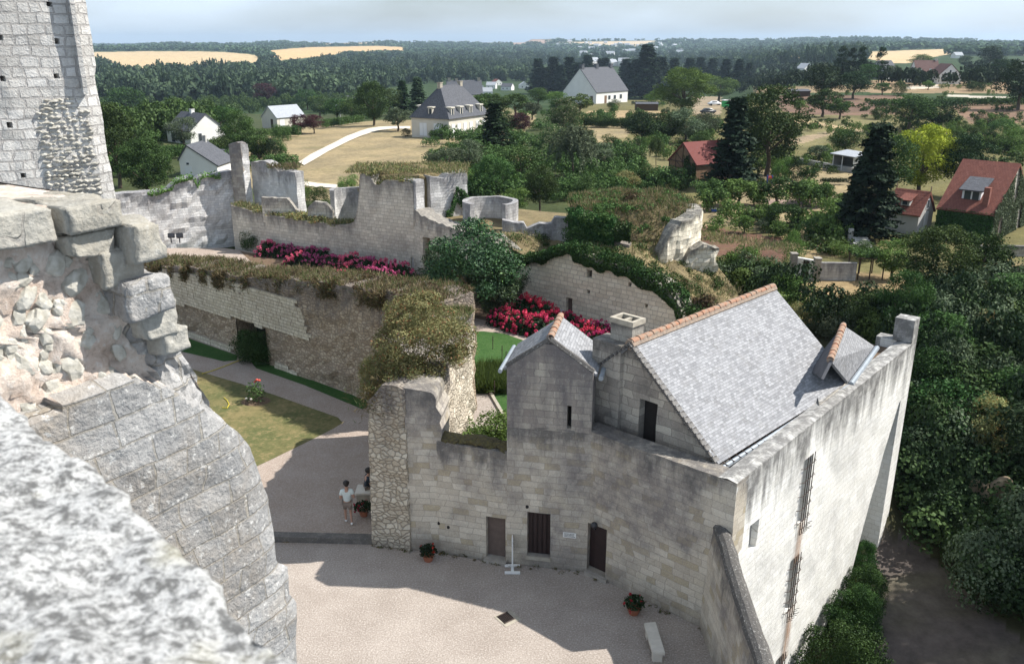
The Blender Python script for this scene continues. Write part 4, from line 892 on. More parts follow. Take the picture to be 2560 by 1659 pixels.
# grassy platform behind the two walls
plat = [cuP.at(LF - .3, .5), (gA[0] - 1.5, gA[1] + 1.8), giP.at(1, .6), giP.at(8, .6), giP.at(12.5, .6), giP.at(17.5, .6), (15.5, 50), (15, 55), (13, 62), (8, 66), (0, 71), (-4, 71)]
gz = lambda x, y: interp(SZ(*P(x, y, 4), gA, gpts[2])[0], gprof)
def platz(x, y, f):
    s = ((x - gA[0]) * gdir[0] + (y - gA[1]) * gdir[1]); back = (x - gA[0]) * (-gdir[1]) + (y - gA[1]) * gdir[0]
    zt = min(interp(s, gprof), 4.7) if s > 0 else 4.4
    return zt - .05 + .25 * noise.noise(Vector((x * .5, y * .5, 0))) - 1.3 * sstep(9.5, 13, s) * sstep(1.6, 4.5, back)
o = poly_mass('grass_bank', rsamp(plat, 3), platz, M['dryearth'], inner, -.5)
def arc(cx, cy, r, a0, a1, n): return [(cx + r * math.cos(R(lerp(a0, a1, i / n))), cy + r * math.sin(R(lerp(a0, a1, i / n)))) for i in range(n + 1)]
# small round turret shell
tc = G(1226, 560, 4.3); tcx, tcy = tc[0], tc[1] + .3
o, q_ = masonry('round_turret', arc(tcx, tcy, 1.72, 228, -58, 22), 3.8, lambda s: 6.05 + .03 * math.sin(s * 3), .42, M['white_wall'], None, step=.4, rough=.02, smooth=False); fixnormals(o)
tag(o, 'small roofless round turret, open towards the viewer, on the ruined wall', 'turret')
# broken wall with a notch to the right of the round turret
w0, w1 = G(1256, 590, 4.0), G(1432, 590, 4.0); dw = nrm(w0, w1)
bpf = [SZ(*p, w0, w1) for p in (q3(500, 225), q3(560, 235), q3(680, 255), q3(690, 300), q3(740, 275), q3(800, 250), q3(880, 262), q3(915, 245), q3(922, 200), q3(1060, 215))]
o, q_ = masonry('broken_wall', [w0, w1], 2.9, ragged(sorted(bpf), .03, .4, 41), .7, M['white_wall'], None, step=.22, rough=.04); tag(o, 'low broken wall with a notched top between round turret and ivy tower', 'wall')
# ivy-grown great tower
IT = empty('ivy_tower', (8.7, 58.5, 0), 'broad ruined round tower overgrown with ivy and crowned with dry grass', 'tower')
tcx2, tcy2 = 8.7, 59.6
rimz = lambda s: 6.2
seg = arc(tcx2, tcy2, 4.6, 284, 375, 16)
def ttop(s): return interp(s, [(0, 3.4), (1.0, 5.0), (2, 6.3), (4, 6.6), (9, 6.7)])
o, q_ = masonry('round_wall', seg, -1, ragged([(0, 4.3), (.5, 5.2), (1.0, 5.9), (1.8, 6.3), (4, 6.4), (9, 6.6)], .16, .5, 51), 1.0, M['inner'], None, step=.3, rough=.08); addto(o, IT)
seg = arc(tcx2, tcy2, 4.6, 188, 258, 10)
o, q_ = masonry('broken_inner_wall', seg, 2.6, ragged([(0, 6.3), (3.5, 6.2), (4.5, 5.4), (6, 4.6)], .25, .5, 52), .9, M['pale_rubble'], None, step=.4, rough=.12); addto(o, IT)
poly_mass('grass_head', arc(tcx2 + .1, tcy2 + 2.2, 4.6, 0, 345, 23), lambda x, y, f: 6.5 + .4 * noise.noise(Vector((x * .5, y * .5, 0))) - sstep(59.5, 56, y) * 2.6, M['dryearth'], IT, 0)
w0, w1 = G(1722, 735, 1.5), G(1786, 735, 1.2)
o, q_ = masonry('stub_wall', [(w0[0] - .6, w0[1] + .6), (w1[0], w1[1] - .1)], -1.5, ragged([(0, 3.0), (.6, 4.2), (1.6, 4.7), (2.6, 4.3)], .2, .35, 53), 1.0, M['inner'], None, step=.25, rough=.08, edge1=lambda z: .3 * noise.noise(Vector((z * 1.5, 7, 0))))
tag(o, 'short broken end of wall below the right side of the ivy tower', 'wall')
# slender tall pillar, the wall behind it and the small stubs
pc = G(612, 610); pw = 1.55
pil = empty('tall_wall_pier', (pc[0], pc[1], 0), 'tall slender ruined pier standing above the curtain ruin', 'ruin')
p0 = (pc[0] - .78, pc[1] + .75); p1 = (p0[0] + 1.25, p0[1] - .55); p2 = (p1[0] + .45, p1[1] + .55)
ptz = TZ(p1[1], 358)
o, q_ = masonry('pier_front', [p0, p1], -.3, ragged([(0, ptz - .15), (.5, ptz + .05), (1.3, ptz)], .08, .4, 61), .7, M['turret'], None, step=.4, rough=.05); addto(o, pil)
o, q_ = masonry('pier_side', [p1, p2], -.3, ragged([(0, ptz), (.7, ptz - .2)], .08, .3, 62), .5, M['white_wall'], None, step=.3, rough=.05, edge1=lambda z: .1 * noise.noise(Vector((z * 2, 0, 0)))); addto(o, pil)
b0 = G(640, 500, 3.7); b1 = G(737, 520, 3.7)
bw_a, bw_b = (p2[0] - .2, p2[1] + 1.0), (b1[0], b1[1] + 1.2)
def prf(a, b, P_): return sorted(SZ(px, py, a, b) for px, py in P_)
o, q_ = masonry('backing_wall', [bw_a, bw_b], .0, ragged(prf(bw_a, bw_b, ((636, 405), (665, 402), (682, 415), (698, 430), (712, 425), (735, 432))), .08, .5, 63), 1.0, M['white_wall'], None, step=.4, rough=.05); tag(o, 'light ruined wall section right of the tall pier, tufts of dry grass on top', 'wall')
sa, sb_ = G(650, 537, 3.6), G(745, 537, 3.6)
o, q_ = masonry('stub_wall', [(sa[0], sa[1] + .8), (sb_[0], sb_[1] + .5)], 2.8, ragged(prf((sa[0], sa[1] + .8), (sb_[0], sb_[1] + .5), ((652, 493), (720, 497), (730, 512), (742, 528))), .05, .3, 64), .5, M['curtain'], None, step=.3, rough=.04); tag(o, 'low broken wall remnant at the foot of the light wall by the tall pier', 'wall')
sa, sb_ = G(766, 545, 3.6), G(830, 545, 3.6)
o, q_ = masonry('stub_wall', [(sa[0], sa[1] + .6), (sb_[0], sb_[1] + .4)], 2.8, ragged(prf((sa[0], sa[1] + .6), (sb_[0], sb_[1] + .4), ((768, 520), (784, 504), (818, 508), (828, 528))), .04, .3, 65), .5, M['curtain'], None, step=.3, rough=.04); tag(o, 'squat broken wall stub midway between tall pier and tower stump', 'wall')
sa = G(835, 530, 3.7); tcc = (sa[0] + 1.1, sa[1] + 1.7)
o, q_ = masonry('round_wall', arc(tcc[0], tcc[1], 1.35, 205, 20, 12), 2.4, lambda s: TZ(sa[1], 482) + .05 * math.sin(s * 2), .35, M['white_wall'], None, step=.35, rough=.03); fixnormals(o); tag(o, 'curved remnant of a small round turret left of the tall tower stump', 'turret')
# bright far wall to the left of the pier
lw0, lw1 = G(372, 640), G(592, 632)
lwa = (p0[0] - .1, p0[1] + .3); lwd = (-.80, .60)
lwb = (lwa[0] - 9.8, lwa[1] - 6.2)
pr_ = prf(lwb, lwa, ((395, 478), (428, 470), (436, 452), (480, 440), (494, 462), (500, 442), (545, 435), (590, 425)))
o, q_ = masonry('bright_wall', [(lwb[0] - 1.2, lwb[1] - .3), lwa], -.5, ragged([(s + 1.2, z) for s, z in pr_], .12, .5, 66), 1.2, M['white_wall'], None, step=.45, rough=.09); tag(o, 'bright weathered wall with a crumbling top at the left, meeting the tall pier', 'wall')

# ---------------------------------------------------------------- the keep at the left
keep = empty('castle_keep', (-12, 20, 0), 'huge pale limestone keep rising at the left edge of the view', 'tower')
kc = (-9.33, 20.0); kd = (.8, .6); k_in = (kc[0] - .14, kc[1] - .30)
kf0 = (k_in[0] - kd[0] * 12, k_in[1] - kd[1] * 12); kp = [kf0, k_in, kc, (kc[0] - 1.7, kc[1] + 2.2), (kc[0] - 7, kc[1] + 8)]
def szk(px, py): return SZ(px, py, kf0, k_in)
kh = []
for px, py in ((125, 12), (0, 95), (143, 103), (7, 196), (140, 190), (170, 505), (60, 441), (22, 312)):
    s, z = szk(px, py); 
    if 0 < s < 11.8: kh.append((s - .05, s + .05, z - .05, z + .06, .3))
o, kpP = masonry('keep_wall', kp, 4, lambda s: 24, 1.5, M['keep'], None, kh, step=.5, rough=.035); addto(o, keep)
for h in kh: addto(fill('putlog_hole', kpP, h[0] - .02, h[1] + .02, h[2] - .02, h[3] + .02, .28, M['dark'], None), keep)
s_p, _ = szk(178, 60); s_q, _ = szk(192, 200); zpb = szk(190, 235)[1]
mb = MB(); f0 = lambda s, o_, z: (*kpP.at(s, o_), z); se = 12 + .33
for k in range(24):
    za, zb = lerp(zpb, 24, k / 24), lerp(zpb, 24, (k + 1) / 24)
    n_ = lambda s, z: .03 * noise.noise(Vector((s * 3, z * 3, 9)))
    A_ = [(s_p, 0.02), (s_p + .04, -.2), (11.85, -.2), (12.0, .02)]
    for (sa_, oa), (sb2, ob2) in zip(A_, A_[1:]):
        L = abs(sb2 - sa_) + abs(ob2 - oa); mb.quad([f0(sa_, oa + n_(sa_, za), za), f0(sb2, ob2 + n_(sb2, za), za), f0(sb2, ob2 + n_(sb2, zb), zb), f0(sa_, oa + n_(sa_, zb), zb)], [(sa_, za), (sa_ + L, za), (sa_ + L, zb), (sa_, zb)])
mb.quad([f0(s_p, .02, zpb), f0(12., .02, zpb), f0(11.85, -.2, zpb), f0(s_p + .04, -.2, zpb)])
o = mb.build('pilaster', M['keep'], None, weld=True); addto(o, keep)
mb = MB(); rs = random.Random(5)       # patch where the facing is gone: rough core stones
zz = 13.6
RB = [(87, 262), (130, 240), (200, 245), (225, 300), (240, 380), (252, 490), (215, 495), (150, 478), (110, 460), (100, 400), (86, 330)]
RBs = [szk(*p) for p in RB]
s_lo, s_hi = min(p[0] for p in RBs), max(p[0] for p in RBs); z_lo, z_hi = min(p[1] for p in RBs), max(p[1] for p in RBs)
z = z_lo
while z < z_hi:
    s = s_lo
    while s < s_hi:
        jx, jz = rs.uniform(-.03, .03), rs.uniform(-.02, .02)
        if inpoly(np.array([s]), np.array([z]), RBs)[0]:
            x, y = kpP.at(s + jx, rs.uniform(-.02, .045)); mb.rock((x, y, z + jz), rs.uniform(.05, .08), int(s * 100 + z * 77), 1, (1.3, 1.0, .5), .7)
        s += .12
    z += .095
o = mb.build('exposed_core', M['cstone'], None); addto(o, keep)

# ---------------------------------------------------------------- broken wall close by, and the parapet under the viewer's hand
NQ = Vector((-2.6, 6.5, 0)); ND = Vector((.53, .85, 0)).normalized(); NN = Vector((.85, -.53, 0)).normalized()
def nk(px, py):
    p = PL(px, py, (NQ.x, NQ.y), (NQ.x + ND.x, NQ.y + ND.y)); return (Vector((p[0], p[1], 0)) - NQ).dot(ND), p[2]
sil = [nk(*p) for p in ((290, 500), (303, 520), (306, 556), (330, 560), (330, 640), (358, 645), (358, 700), (372, 702), (376, 765), (436, 772), (442, 820), (470, 850), (490, 900), (535, 950), (553, 1010), (590, 1060), (640, 1120), (662, 1180), (690, 1250), (700, 1350), (704, 1410), (732, 1420), (736, 1490), (755, 1510), (757, 1600), (762, 1700), (765, 1900))]
sil.sort(key=lambda p: p[1]); sz_, sk_ = [p[1] for p in sil], [p[0] for p in sil]
FACE = [(-400, 1250), (107, 1045), (200, 985), (335, 945), (420, 966), (500, 1010), (550, 1045), (640, 1100), (900, 1300), (900, 2600), (-400, 2600)]
near = empty('broken_buttress', (NQ.x, NQ.y, 12), 'close-up broken buttress of the keep, lichened grey ashlar below pinkish rubble core', 'ruin')
def near_mesh():
    zs = np.linspace(8.6, nk(290, 500)[1], 150); front = MB(); core = MB(); grid = []
    for z in zs:
        km = float(np.interp(z, sz_, sk_)); row = []
        ks = [km - d for d in np.concatenate([np.linspace(6.5, 2.6, 26, endpoint=False), np.linspace(2.6, 0, 70)])]
        for k in ks:
            p = NQ + ND * k; p.z = z; px, py = P(p.x, p.y, p.z)
            inface = inpoly(np.array([px]), np.array([py]), FACE)[0]
            n1 = noise.noise(Vector((k * 1.6, z * 1.6, 0))); n2 = noise.noise(Vector((k * 5, z * 5, 3))); n3 = noise.noise(Vector((k * 14, z * 14, 7)))
            r = min(1, (km - k) / .35); rd = -.09 * (1 - r) ** 2
            edge = px > np.interp(py, [600, 700, 760, 850, 900, 1040], [215, 300, 330, 350, 400, 470])
            if inface: o = .03 * n1 + .014 * n2 + .008 * n3 + rd
            else:
                n4 = abs(noise.noise(Vector((k * 8, z * 9, 11)))) * .09
                o = (-.10 if edge else -.15) + .07 * n1 + (.07 if edge else .05) * n2 + .03 * n3 - n4 + rd
            row.append((p + NN * o, k, inface or edge))
        for d in (.06, .15, .3, .5, .8, 1.3, 2.0, 3.0):      # return face turning away behind the broken edge
            n2 = noise.noise(Vector((d * 4, z * 5, 3))) * .07 + noise.noise(Vector((d * 11, z * 12, 3))) * .03
            p = NQ + ND * (km + n2) - NN * (d + .16); p.z = z; row.append((p, km + d, False))
        grid.append(row)
    for i in range(len(grid) - 1):
        for j in range(len(grid[0]) - 1):
            q = [grid[i][j], grid[i][j + 1], grid[i + 1][j + 1], grid[i + 1][j]]; f = sum(a[2] for a in q) >= 2
            (front if f else core).quad([a[0] for a in q], [(a[1] + (3 * .05 if 0 else 0), a[0].z) for a in q], [(0, 9)] * 4)
    for j in range(len(grid[0]) - 1):      # flat top
        a, b = grid[-1][j][0], grid[-1][j + 1][0]
        core.quad([a, b, b - NN * 1.2, a - NN * 1.2], [(grid[-1][j][1], 0), (grid[-1][j + 1][1], 0), (grid[-1][j + 1][1], 1.2), (grid[-1][j][1], 1.2)], [(0, 9)] * 4)
    addto(front.build('ashlar_face', M['near'], None, smooth=False, weld=True), near); addto(core.build('rubble_core', M['core'], None, smooth=True, weld=True), near)
near_mesh()
def nblock(px0, py0, px1, py1, proud, deep, seed, m='quoin', name='quoin_block', slope=0):
    k0, z1 = nk(px0, py0); k1, z0 = nk(px1, py1)
    bm = bmesh.new(); bmesh.ops.create_cube(bm, size=1); bmesh.ops.bevel(bm, geom=bm.edges[:], offset=.03, segments=2, affect='EDGES'); bmesh.ops.subdivide_edges(bm, edges=[e for e in bm.edges if e.calc_length() > .3], cuts=9, use_grid_fill=True)
    for v in bm.verts:
        c = v.co; k = lerp(k0, k1, c.x + .5); z = lerp(z0, z1, c.z + .5); o = lerp(-deep, proud, .5 - c.y)
        n = noise.noise(Vector((k * 4 + seed, z * 4, o * 4))) * .035 + noise.noise(Vector((k * 14 + seed, z * 14, o * 14))) * .012; p = NQ + ND * (k + n) + NN * (o + n); v.co = Vector((p.x, p.y, z + n))
    mb = MB(); bm.normal_update(); mb.bm(bm); o = mb.build(name, M[m], None, smooth=True); fixnormals(o); return addto(o, near)
nblock(-60, 545, 150, 600, .02, .8, 1); nblock(152, 520, 300, 562, .05, .8, 2); nblock(176, 590, 300, 625, .0, .7, 3); nblock(296, 560, 384, 640, .16, .7, 4); nblock(250, 630, 356, 700, .02, .6, 5)
nblock(290, 706, 404, 770, .14, .6, 6, 'near', 'grey_block'); nblock(345, 768, 440, 830, .05, .5, 7, 'quoin'); nblock(395, 830, 470, 865, .05, .4, 8, 'quoin')
def estone(mb, px, py, r, seed, dep, ax=(1, 1, .5)):      # a core stone lying in the broken face
    kk, z = nk(px, py); c = NQ + ND * kk - NN * dep; c.z = z; bm = bmesh.new(); bmesh.ops.create_icosphere(bm, subdivisions=2, radius=1); ro = random.Random(seed); th = ro.uniform(-.9, .5)
    for v in bm.verts:
        d = v.co.copy(); m_ = max(abs(d.x), abs(d.y), abs(d.z)); d = d.lerp(d / m_, .7); n = 1 + noise.noise(d * 1.2 + Vector((seed * 3.1, seed, 0))) * .3 + noise.noise(d * 3 + Vector((seed, 0, 9))) * .16
        a, bb, cc = d.x * ax[0] * r * n, d.z * ax[1] * r * n, d.y * ax[2] * r * n; v.co = c + ND * (a * math.cos(th) - bb * math.sin(th)) + Vector((0, 0, 1)) * (a * math.sin(th) + bb * math.cos(th)) + NN * cc
    bm.normal_update(); mb.bm(bm)
mb = MB(); rs = random.Random(9)
for k in range(150):
    px, py = rs.uniform(-40, 470), rs.uniform(600, 1050)
    if inpoly(np.array([px]), np.array([py]), FACE)[0]: continue
    ed = px > interp(py, [(600, 200), (700, 290), (850, 350), (1040, 470)]); r = rs.choice([.025, .035, .045, .055, .075])
    if px > interp(py, [(600, 290), (700, 350), (770, 400), (850, 455), (950, 510), (1050, 560)]): continue
    if ed: continue
    estone(mb, px, py, r, k, .20 if not ed else .15, (rs.uniform(.7, 1.1), rs.uniform(.9, 1.5), .8))
addto(fixnormals(mb.build('embedded_stones', M['cstone'], None, smooth=False)), near)
def parapet():
    zt = 16.4; a = Vector((*G(-250, 790, zt), zt)); b = Vector((*G(1100, 1900, zt), zt)); d = (b - a); L = d.length; d.normalize(); back = Vector((-d.y, d.x, 0)) * -1
    if back.y > 0 and False: back = -back
    cam0 = Vector((0, 0, 0)); back = back if back.dot(Vector((-1, -1, 0))) > 0 else -back
    a -= d * .6; L += 1.6; mb = MB(); nu, nv = 260, 130; g = []
    for i in range(nu + 1):
        row = []; u = L * i / nu
        for j in range(nv + 1):
            w = -.7 + 3.2 * j / nv        # arc length across: negative runs down the outer face
            en = .07 * noise.noise(Vector((u * 1.3, 0, 4))) + .03 * noise.noise(Vector((u * 5, 0, 4)))
            p = a + d * u
            if w < 0: p = p + Vector((0, 0, w)) + back * (en)
            else: p = p + back * (w + en * max(0, 1 - w)) + Vector((0, 0, .05 * min(w * 3, 1)))
            nn = .03 * noise.noise(Vector((u * 3, w * 3, 0))) + .02 * noise.noise(Vector((u * 8, w * 8, 1))) + .012 * noise.noise(Vector((u * 22, w * 22, 2)))
            p = p + (Vector((0, 0, 1)) if w > 0 else -back) * nn; row.append((p, u, w))
        g.append(row)
    for i in range(nu):
        for j in range(nv):
            q = [g[i][j], g[i + 1][j], g[i + 1][j + 1], g[i][j + 1]]; mb.quad([x[0] for x in q], [(x[1], x[2]) for x in q], [(0, 9)] * 4)
    m, nt, N, L_, out = newmat('white lichen parapet'); bs = _n(nt, 'ShaderNodeBsdfPrincipled', Roughness=.95); tc = N.new('ShaderNodeTexCoord'); n1 = nz(nt, tc.outputs['Object'], 20, 6, .75); n2 = nz(nt, tc.outputs['Object'], 55, 5, .8); n3 = nz(nt, tc.outputs['Object'], 4, 3)
    c = mix(nt, mrange(nt, n1.outputs['Fac'], .40, .52), (.15, .15, .147), (.62, .62, .61)); c = mix(nt, mrange(nt, n2.outputs['Fac'], .5, .6, 0, .8), c, (.16, .16, .155)); c = mix(nt, mrange(nt, n1.outputs['Color'] if False else n3.outputs['Fac'], .60, .72, 0, .4), c, (.42, .38, .22)); L_.new(c, bs.inputs['Base Color'])
    bp = _n(nt, 'ShaderNodeBump', Strength=.9, Distance=.02); L_.new(n2.outputs['Fac'], bp.inputs['Height']); L_.new(bp.outputs[0], bs.inputs['Normal']); L_.new(bs.outputs[0], out.inputs[0])
    o = mb.build('stone_parapet', m, None, smooth=True, weld=True); fixnormals(o); tag(o, 'out-of-focus stone parapet covered in white lichen at the lower left', 'parapet')
parapet()

# ---------------------------------------------------------------- courtyard and garden floors
UZ = .2
Gu = lambda px, py, z=UZ: G(px, py, z)
sheet('courtyard_gravel', [(-12, 27.55), (-5.0, 27.3), S0, Bp, C0, (6.3, 10), (-12, 10)], 0.0, M['gravel'])
kb = [(-12, 27.5), (-4.9, 27.2), (-4.9, 27.55), (-12, 27.85)]
mb = MB(); mb.quad([(*p, UZ + .03) for p in kb]); 
for i in range(4): a, b = kb[i], kb[(i + 1) % 4]; mb.quad([(*a, -.1), (*b, -.1), (*b, UZ + .03), (*a, UZ + .03)])
o = fixnormals(mb.build('terrace_kerb', M['wall_st'])); o['kind'] = 'structure'
sheet('garden_gravel', [(-12, 27.7), (-4.6, 27.4), (-3.2, 29), (-1.0, 36), (8, 40), (14, 46), (3.6, 53.9), (-8, 65), (-25.5, 74), (-34, 74), (-34, 45), (-14, 27.7)], UZ - .004, M['gravel_d'])
sheet('dry_lawn', [Gu(*p) for p in ((250, 850), (505, 930), (600, 958), (690, 988), (780, 1020), (845, 1043), (857, 1056), (835, 1070), (760, 1108), (670, 1152), (500, 1230), (250, 1300))], UZ + .004, M['lawn'])
sheet('lawn_strip', [Gu(*p) for p in ((330, 800), (470, 845), (594, 888), (592, 900), (560, 903), (460, 880), (330, 850))], UZ + .004, M['lawn_g'])
sheet('lawn_strip', [Gu(*p) for p in ((626, 902), (640, 898), (930, 1005), (915, 1020), (905, 1022), (760, 962), (640, 920))], UZ + .004, M['lawn_g'])
sheet('green_lawn', [Gu(*p) for p in ((1130, 828), (1210, 828), (1262, 834), (1330, 858), (1400, 900), (1400, 1160), (1120, 1160))], UZ + .004, M['lawn_g'])
sheet('garden_bed_soil', [Gu(*p) for p in ((1050, 800), (1190, 795), (1260, 812), (1345, 838), (1420, 880), (1520, 850), (1420, 800), (1330, 765), (1150, 700), (1000, 680))], UZ, M['soil'])
sheet('bed_soil', [Gu(*p) for p in ((600, 628), (640, 665), (1000, 715), (1035, 692))], UZ, M['soil'])
sheet('sand_path', [Gu(*p) for p in ((1150, 985), (1226, 984), (1262, 1045), (1262, 1080), (1150, 1080))], UZ + .008, M['gravel'])
def strip(name, a, b, w, h, z, m):
    d = nrm(a, b); n = (-d[1] * w / 2, d[0] * w / 2); mb = MB(); q = [(a[0] + n[0], a[1] + n[1]), (a[0] - n[0], a[1] - n[1]), (b[0] - n[0], b[1] - n[1]), (b[0] + n[0], b[1] + n[1])]
    mb.quad([(*p, z + h) for p in q])
    for i in range(4): mb.quad([(*q[i], z), (*q[(i + 1) % 4], z), (*q[(i + 1) % 4], z + h), (*q[i], z + h)])
    return fixnormals(mb.build(name, m))
o = strip('stone_edging', Gu(1226, 984), Gu(1264, 1050), .16, .12, UZ, M['trim']); o['kind'] = 'structure'
drv = [z3(*((330, 1070), (420, 1010), (600, 920), (700, 868), (800, 830), (870, 808), (950, 796), (1060, 792), (1190, 792))), z3(*((1190, 812), (1060, 812), (960, 822), (890, 840), (800, 870), (720, 905), (640, 945), (560, 985), (460, 1045), (372, 1094)))]
def drape(name, pts, m, dz=.03):
    o = sheet(name, [GT(*p)[:2] for p in pts], 0, m); bm = bmesh.new(); bm.from_mesh(o.data); bmesh.ops.triangulate(bm, faces=bm.faces)
    for _ in range(1): bmesh.ops.subdivide_edges(bm, edges=bm.edges, cuts=2, use_grid_fill=True)
    for v in bm.verts: v.co.z = terr(v.co.x, v.co.y) + dz
    bm.to_mesh(o.data); bm.free(); return o
drape('driveway', drv[0] + drv[1], M['drive'], .12)
drape('footpath', z3((300, 1205), (480, 1232), (640, 1243), (640, 1268), (460, 1262), (300, 1240)), M['drive'], .1)

# ---------------------------------------------------------------- foliage
def rand_dirs(n, up=0.):
    v = rng.normal(size=(n, 3)); v[:, 2] += up; return v / np.linalg.norm(v, axis=1, keepdims=True)
def leafquads(C, Nn, size, spread=.8, aspect=.62):      # C centres, Nn outward normals -> rhombic leaves
    n = len(C); N = Nn + rng.normal(size=(n, 3)) * spread; N /= np.linalg.norm(N, axis=1, keepdims=True)
    A = np.cross(N, rand_dirs(n)); A /= np.linalg.norm(A, axis=1, keepdims=True) + 1e-9; B = np.cross(N, A)
    s = (size * rng.uniform(.6, 1.3, n))[:, None] if np.isscalar(size) else size[:, None]
    return np.stack([C - A * s, C - B * s * aspect + N * s * .18, C + A * s, C + B * s * aspect + N * s * .18], 1)
def lobes_crown(seed, n, nl=26, leaf=.03, rx=.36, z0=.24, z1=1.0, shape='round', lobe=(.09, .17)):
    r = np.random.default_rng(seed); L = []
    zc = (z0 + z1) / 2; hz = (z1 - z0) / 2
    for i in range(nl):
        u = r.uniform(-1, 1); th = r.uniform(0, 2 * math.pi) if i % 3 else 2.4 * i
        if shape == 'column': rad = rx * (1 - abs(u) ** 3) * r.uniform(.5, 1)
        elif shape == 'cone': rad = rx * (1 - (u + 1) / 2) * r.uniform(.5, 1) * 1.3
        else: rad = rx * math.sqrt(max(0, 1 - u * u)) * r.uniform(.55, .95)
        L.append((rad * math.cos(th), rad * math.sin(th), zc + u * (hz - lobe[0] * .8), r.uniform(*lobe)))
    L.append((0, 0, zc, lobe[1] * 1.4)); L = np.array(L); w = L[:, 3] ** 2; k = r.choice(len(L), n, p=w / w.sum())
    D = r.normal(size=(n, 3)); D[:, 2] += .35; D /= np.linalg.norm(D, axis=1, keepdims=True)
    rr = L[k, 3] * r.uniform(.62, 1.08, n) * (1 + .18 * np.sin(D[:, 0] * 7 + k) * np.cos(D[:, 1] * 6 + k))
    C = L[k, :3] + D * rr[:, None] * np.array([1, 1, .85]); return leafquads(C, D, leaf)
def conifer_crown(seed, n, leaf=.022, rx=.21, z0=.06):
    r = np.random.default_rng(seed); nt = 26; C = []; D = []
    per = n // (nt * 8)
    for t in range(nt):
        f = (t + r.uniform(0, .5)) / nt; z = z0 + (1 - z0) * f; rad = rx * (1 - f) ** .85 * r.uniform(.75, 1.12) + .01; nb = 8
        for b in range(nb):
            th = r.uniform(0, 2 * math.pi); rb = rad * r.uniform(.7, 1.15)
            s = r.uniform(.08, 1, per) ** .7; w = .035 * (1.2 - s) + .008; off = r.normal(size=(per, 3)) * w[:, None] * np.array([.7, .7, .35])
            C.append(np.stack([np.cos(th) * rb * s, np.sin(th) * rb * s, z - rb * .28 * s + rb * .12 * s ** 3], 1) + off)
            D.append(np.tile([math.cos(th) * .5, math.sin(th) * .5, .8], (per, 1)))
    C, D = np.concatenate(C), np.concatenate(D); return leafquads(C, D, leaf, .6, .45)
def weeping_crown(seed, n, leaf=.02):
    r = np.random.default_rng(seed); C = []; 
    for b in range(70):
        th = r.uniform(0, 6.28); rad = .3 * math.sqrt(r.uniform(.05, 1)); zt = 1 - .9 * rad * r.uniform(.4, 1.1); ln = r.uniform(.25, .55); k = n // 70
        s = r.uniform(0, 1, k); C.append(np.stack([np.cos(th) * rad * (.8 + .25 * s), np.sin(th) * rad * (.8 + .25 * s), zt - ln * s], 1) + r.normal(size=(k, 3)) * .014)
    C = np.concatenate(C); D = np.stack([C[:, 0], C[:, 1], C[:, 2] * 0 + .2], 1); D /= np.linalg.norm(D, axis=1, keepdims=True); return leafquads(C, D, leaf, .7, .3)
def trunk_mesh(name, h0=.35, r=.022, limbs=5, seed=0, bend=.02):
    rs = random.Random(seed); mb = MB(); mb.tube([(0, 0, -.03), (bend, 0, h0 * .5), (0, bend, h0), (bend, bend, h0 + .3)], [r * 1.3, r, r * .85, r * .3], 8)
    for k in range(limbs):
        th = 6.28 * k / limbs + rs.uniform(-.4, .4); z = h0 * rs.uniform(.7, 1.1); L = rs.uniform(.18, .3)
        mb.tube([(0, 0, z), (math.cos(th) * L * .5, math.sin(th) * L * .5, z + L * .5), (math.cos(th) * L, math.sin(th) * L, z + L * 1.1)], [r * .55, r * .38, r * .12], 6)
    me = bpy.data.meshes.new(name); me.from_pydata(mb.v, [], mb.f); me.materials.append(M['bark']); me.update(); return me
LM = {}
LM['oak'] = leafmat('leaf oak', (.022, .05, .014), (.07, .125, .032)); LM['mid'] = leafmat('leaf mid', (.035, .075, .02), (.10, .165, .045))
LM['light'] = leafmat('leaf light', (.06, .12, .025), (.16, .25, .06)); LM['grey'] = leafmat('leaf grey', (.06, .085, .045), (.15, .19, .11))
LM['dark'] = leafmat('leaf dark', (.012, .028, .011), (.035, .065, .024), .15); LM['fir'] = leafmat('leaf fir', (.008, .022, .013), (.028, .05, .026), .08)
LM['purple'] = leafmat('leaf purple', (.035, .012, .02), (.085, .028, .04)); LM['yellow'] = leafmat('leaf yellow', (.22, .30, .03), (.46, .50, .05))
LM['olive'] = leafmat('leaf olive', (.15, .17, .06), (.40, .39, .17), .25, (.30, .16, .07), .9); LM['magnolia'] = leafmat('leaf magnolia', (.016, .045, .018), (.05, .105, .036), .1, (.10, .17, .045), .96, .05)
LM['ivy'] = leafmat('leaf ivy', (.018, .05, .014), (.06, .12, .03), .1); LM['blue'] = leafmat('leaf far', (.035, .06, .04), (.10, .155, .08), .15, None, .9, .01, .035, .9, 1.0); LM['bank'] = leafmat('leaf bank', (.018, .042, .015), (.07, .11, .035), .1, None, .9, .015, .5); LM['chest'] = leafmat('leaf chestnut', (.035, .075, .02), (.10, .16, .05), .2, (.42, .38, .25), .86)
LM['pink'] = leafmat('petal pink', (.58, .06, .20), (.92, .22, .42), .25, (.05, .10, .03), .88); LM['red'] = leafmat('petal red', (.52, .02, .11), (.82, .08, .23), .25, (.035, .08, .02), .90)
LM['redl'] = leafmat('petal scarlet', (.45, .03, .02), (.6, .06, .03)); LM['drygrass'] = leafmat('grass dry', (.15, .12, .06), (.38, .32, .18), .3, (.09, .13, .04), .68, .02)
LM['brush'] = leafmat('dry brush', (.08, .055, .03), (.20, .145, .075), .2, (.07, .09, .03), .82, .02); LM['grassg'] = leafmat('grass green', (.05, .10, .02), (.13, .2, .05), .3, None, .9, .02)
PT = {}
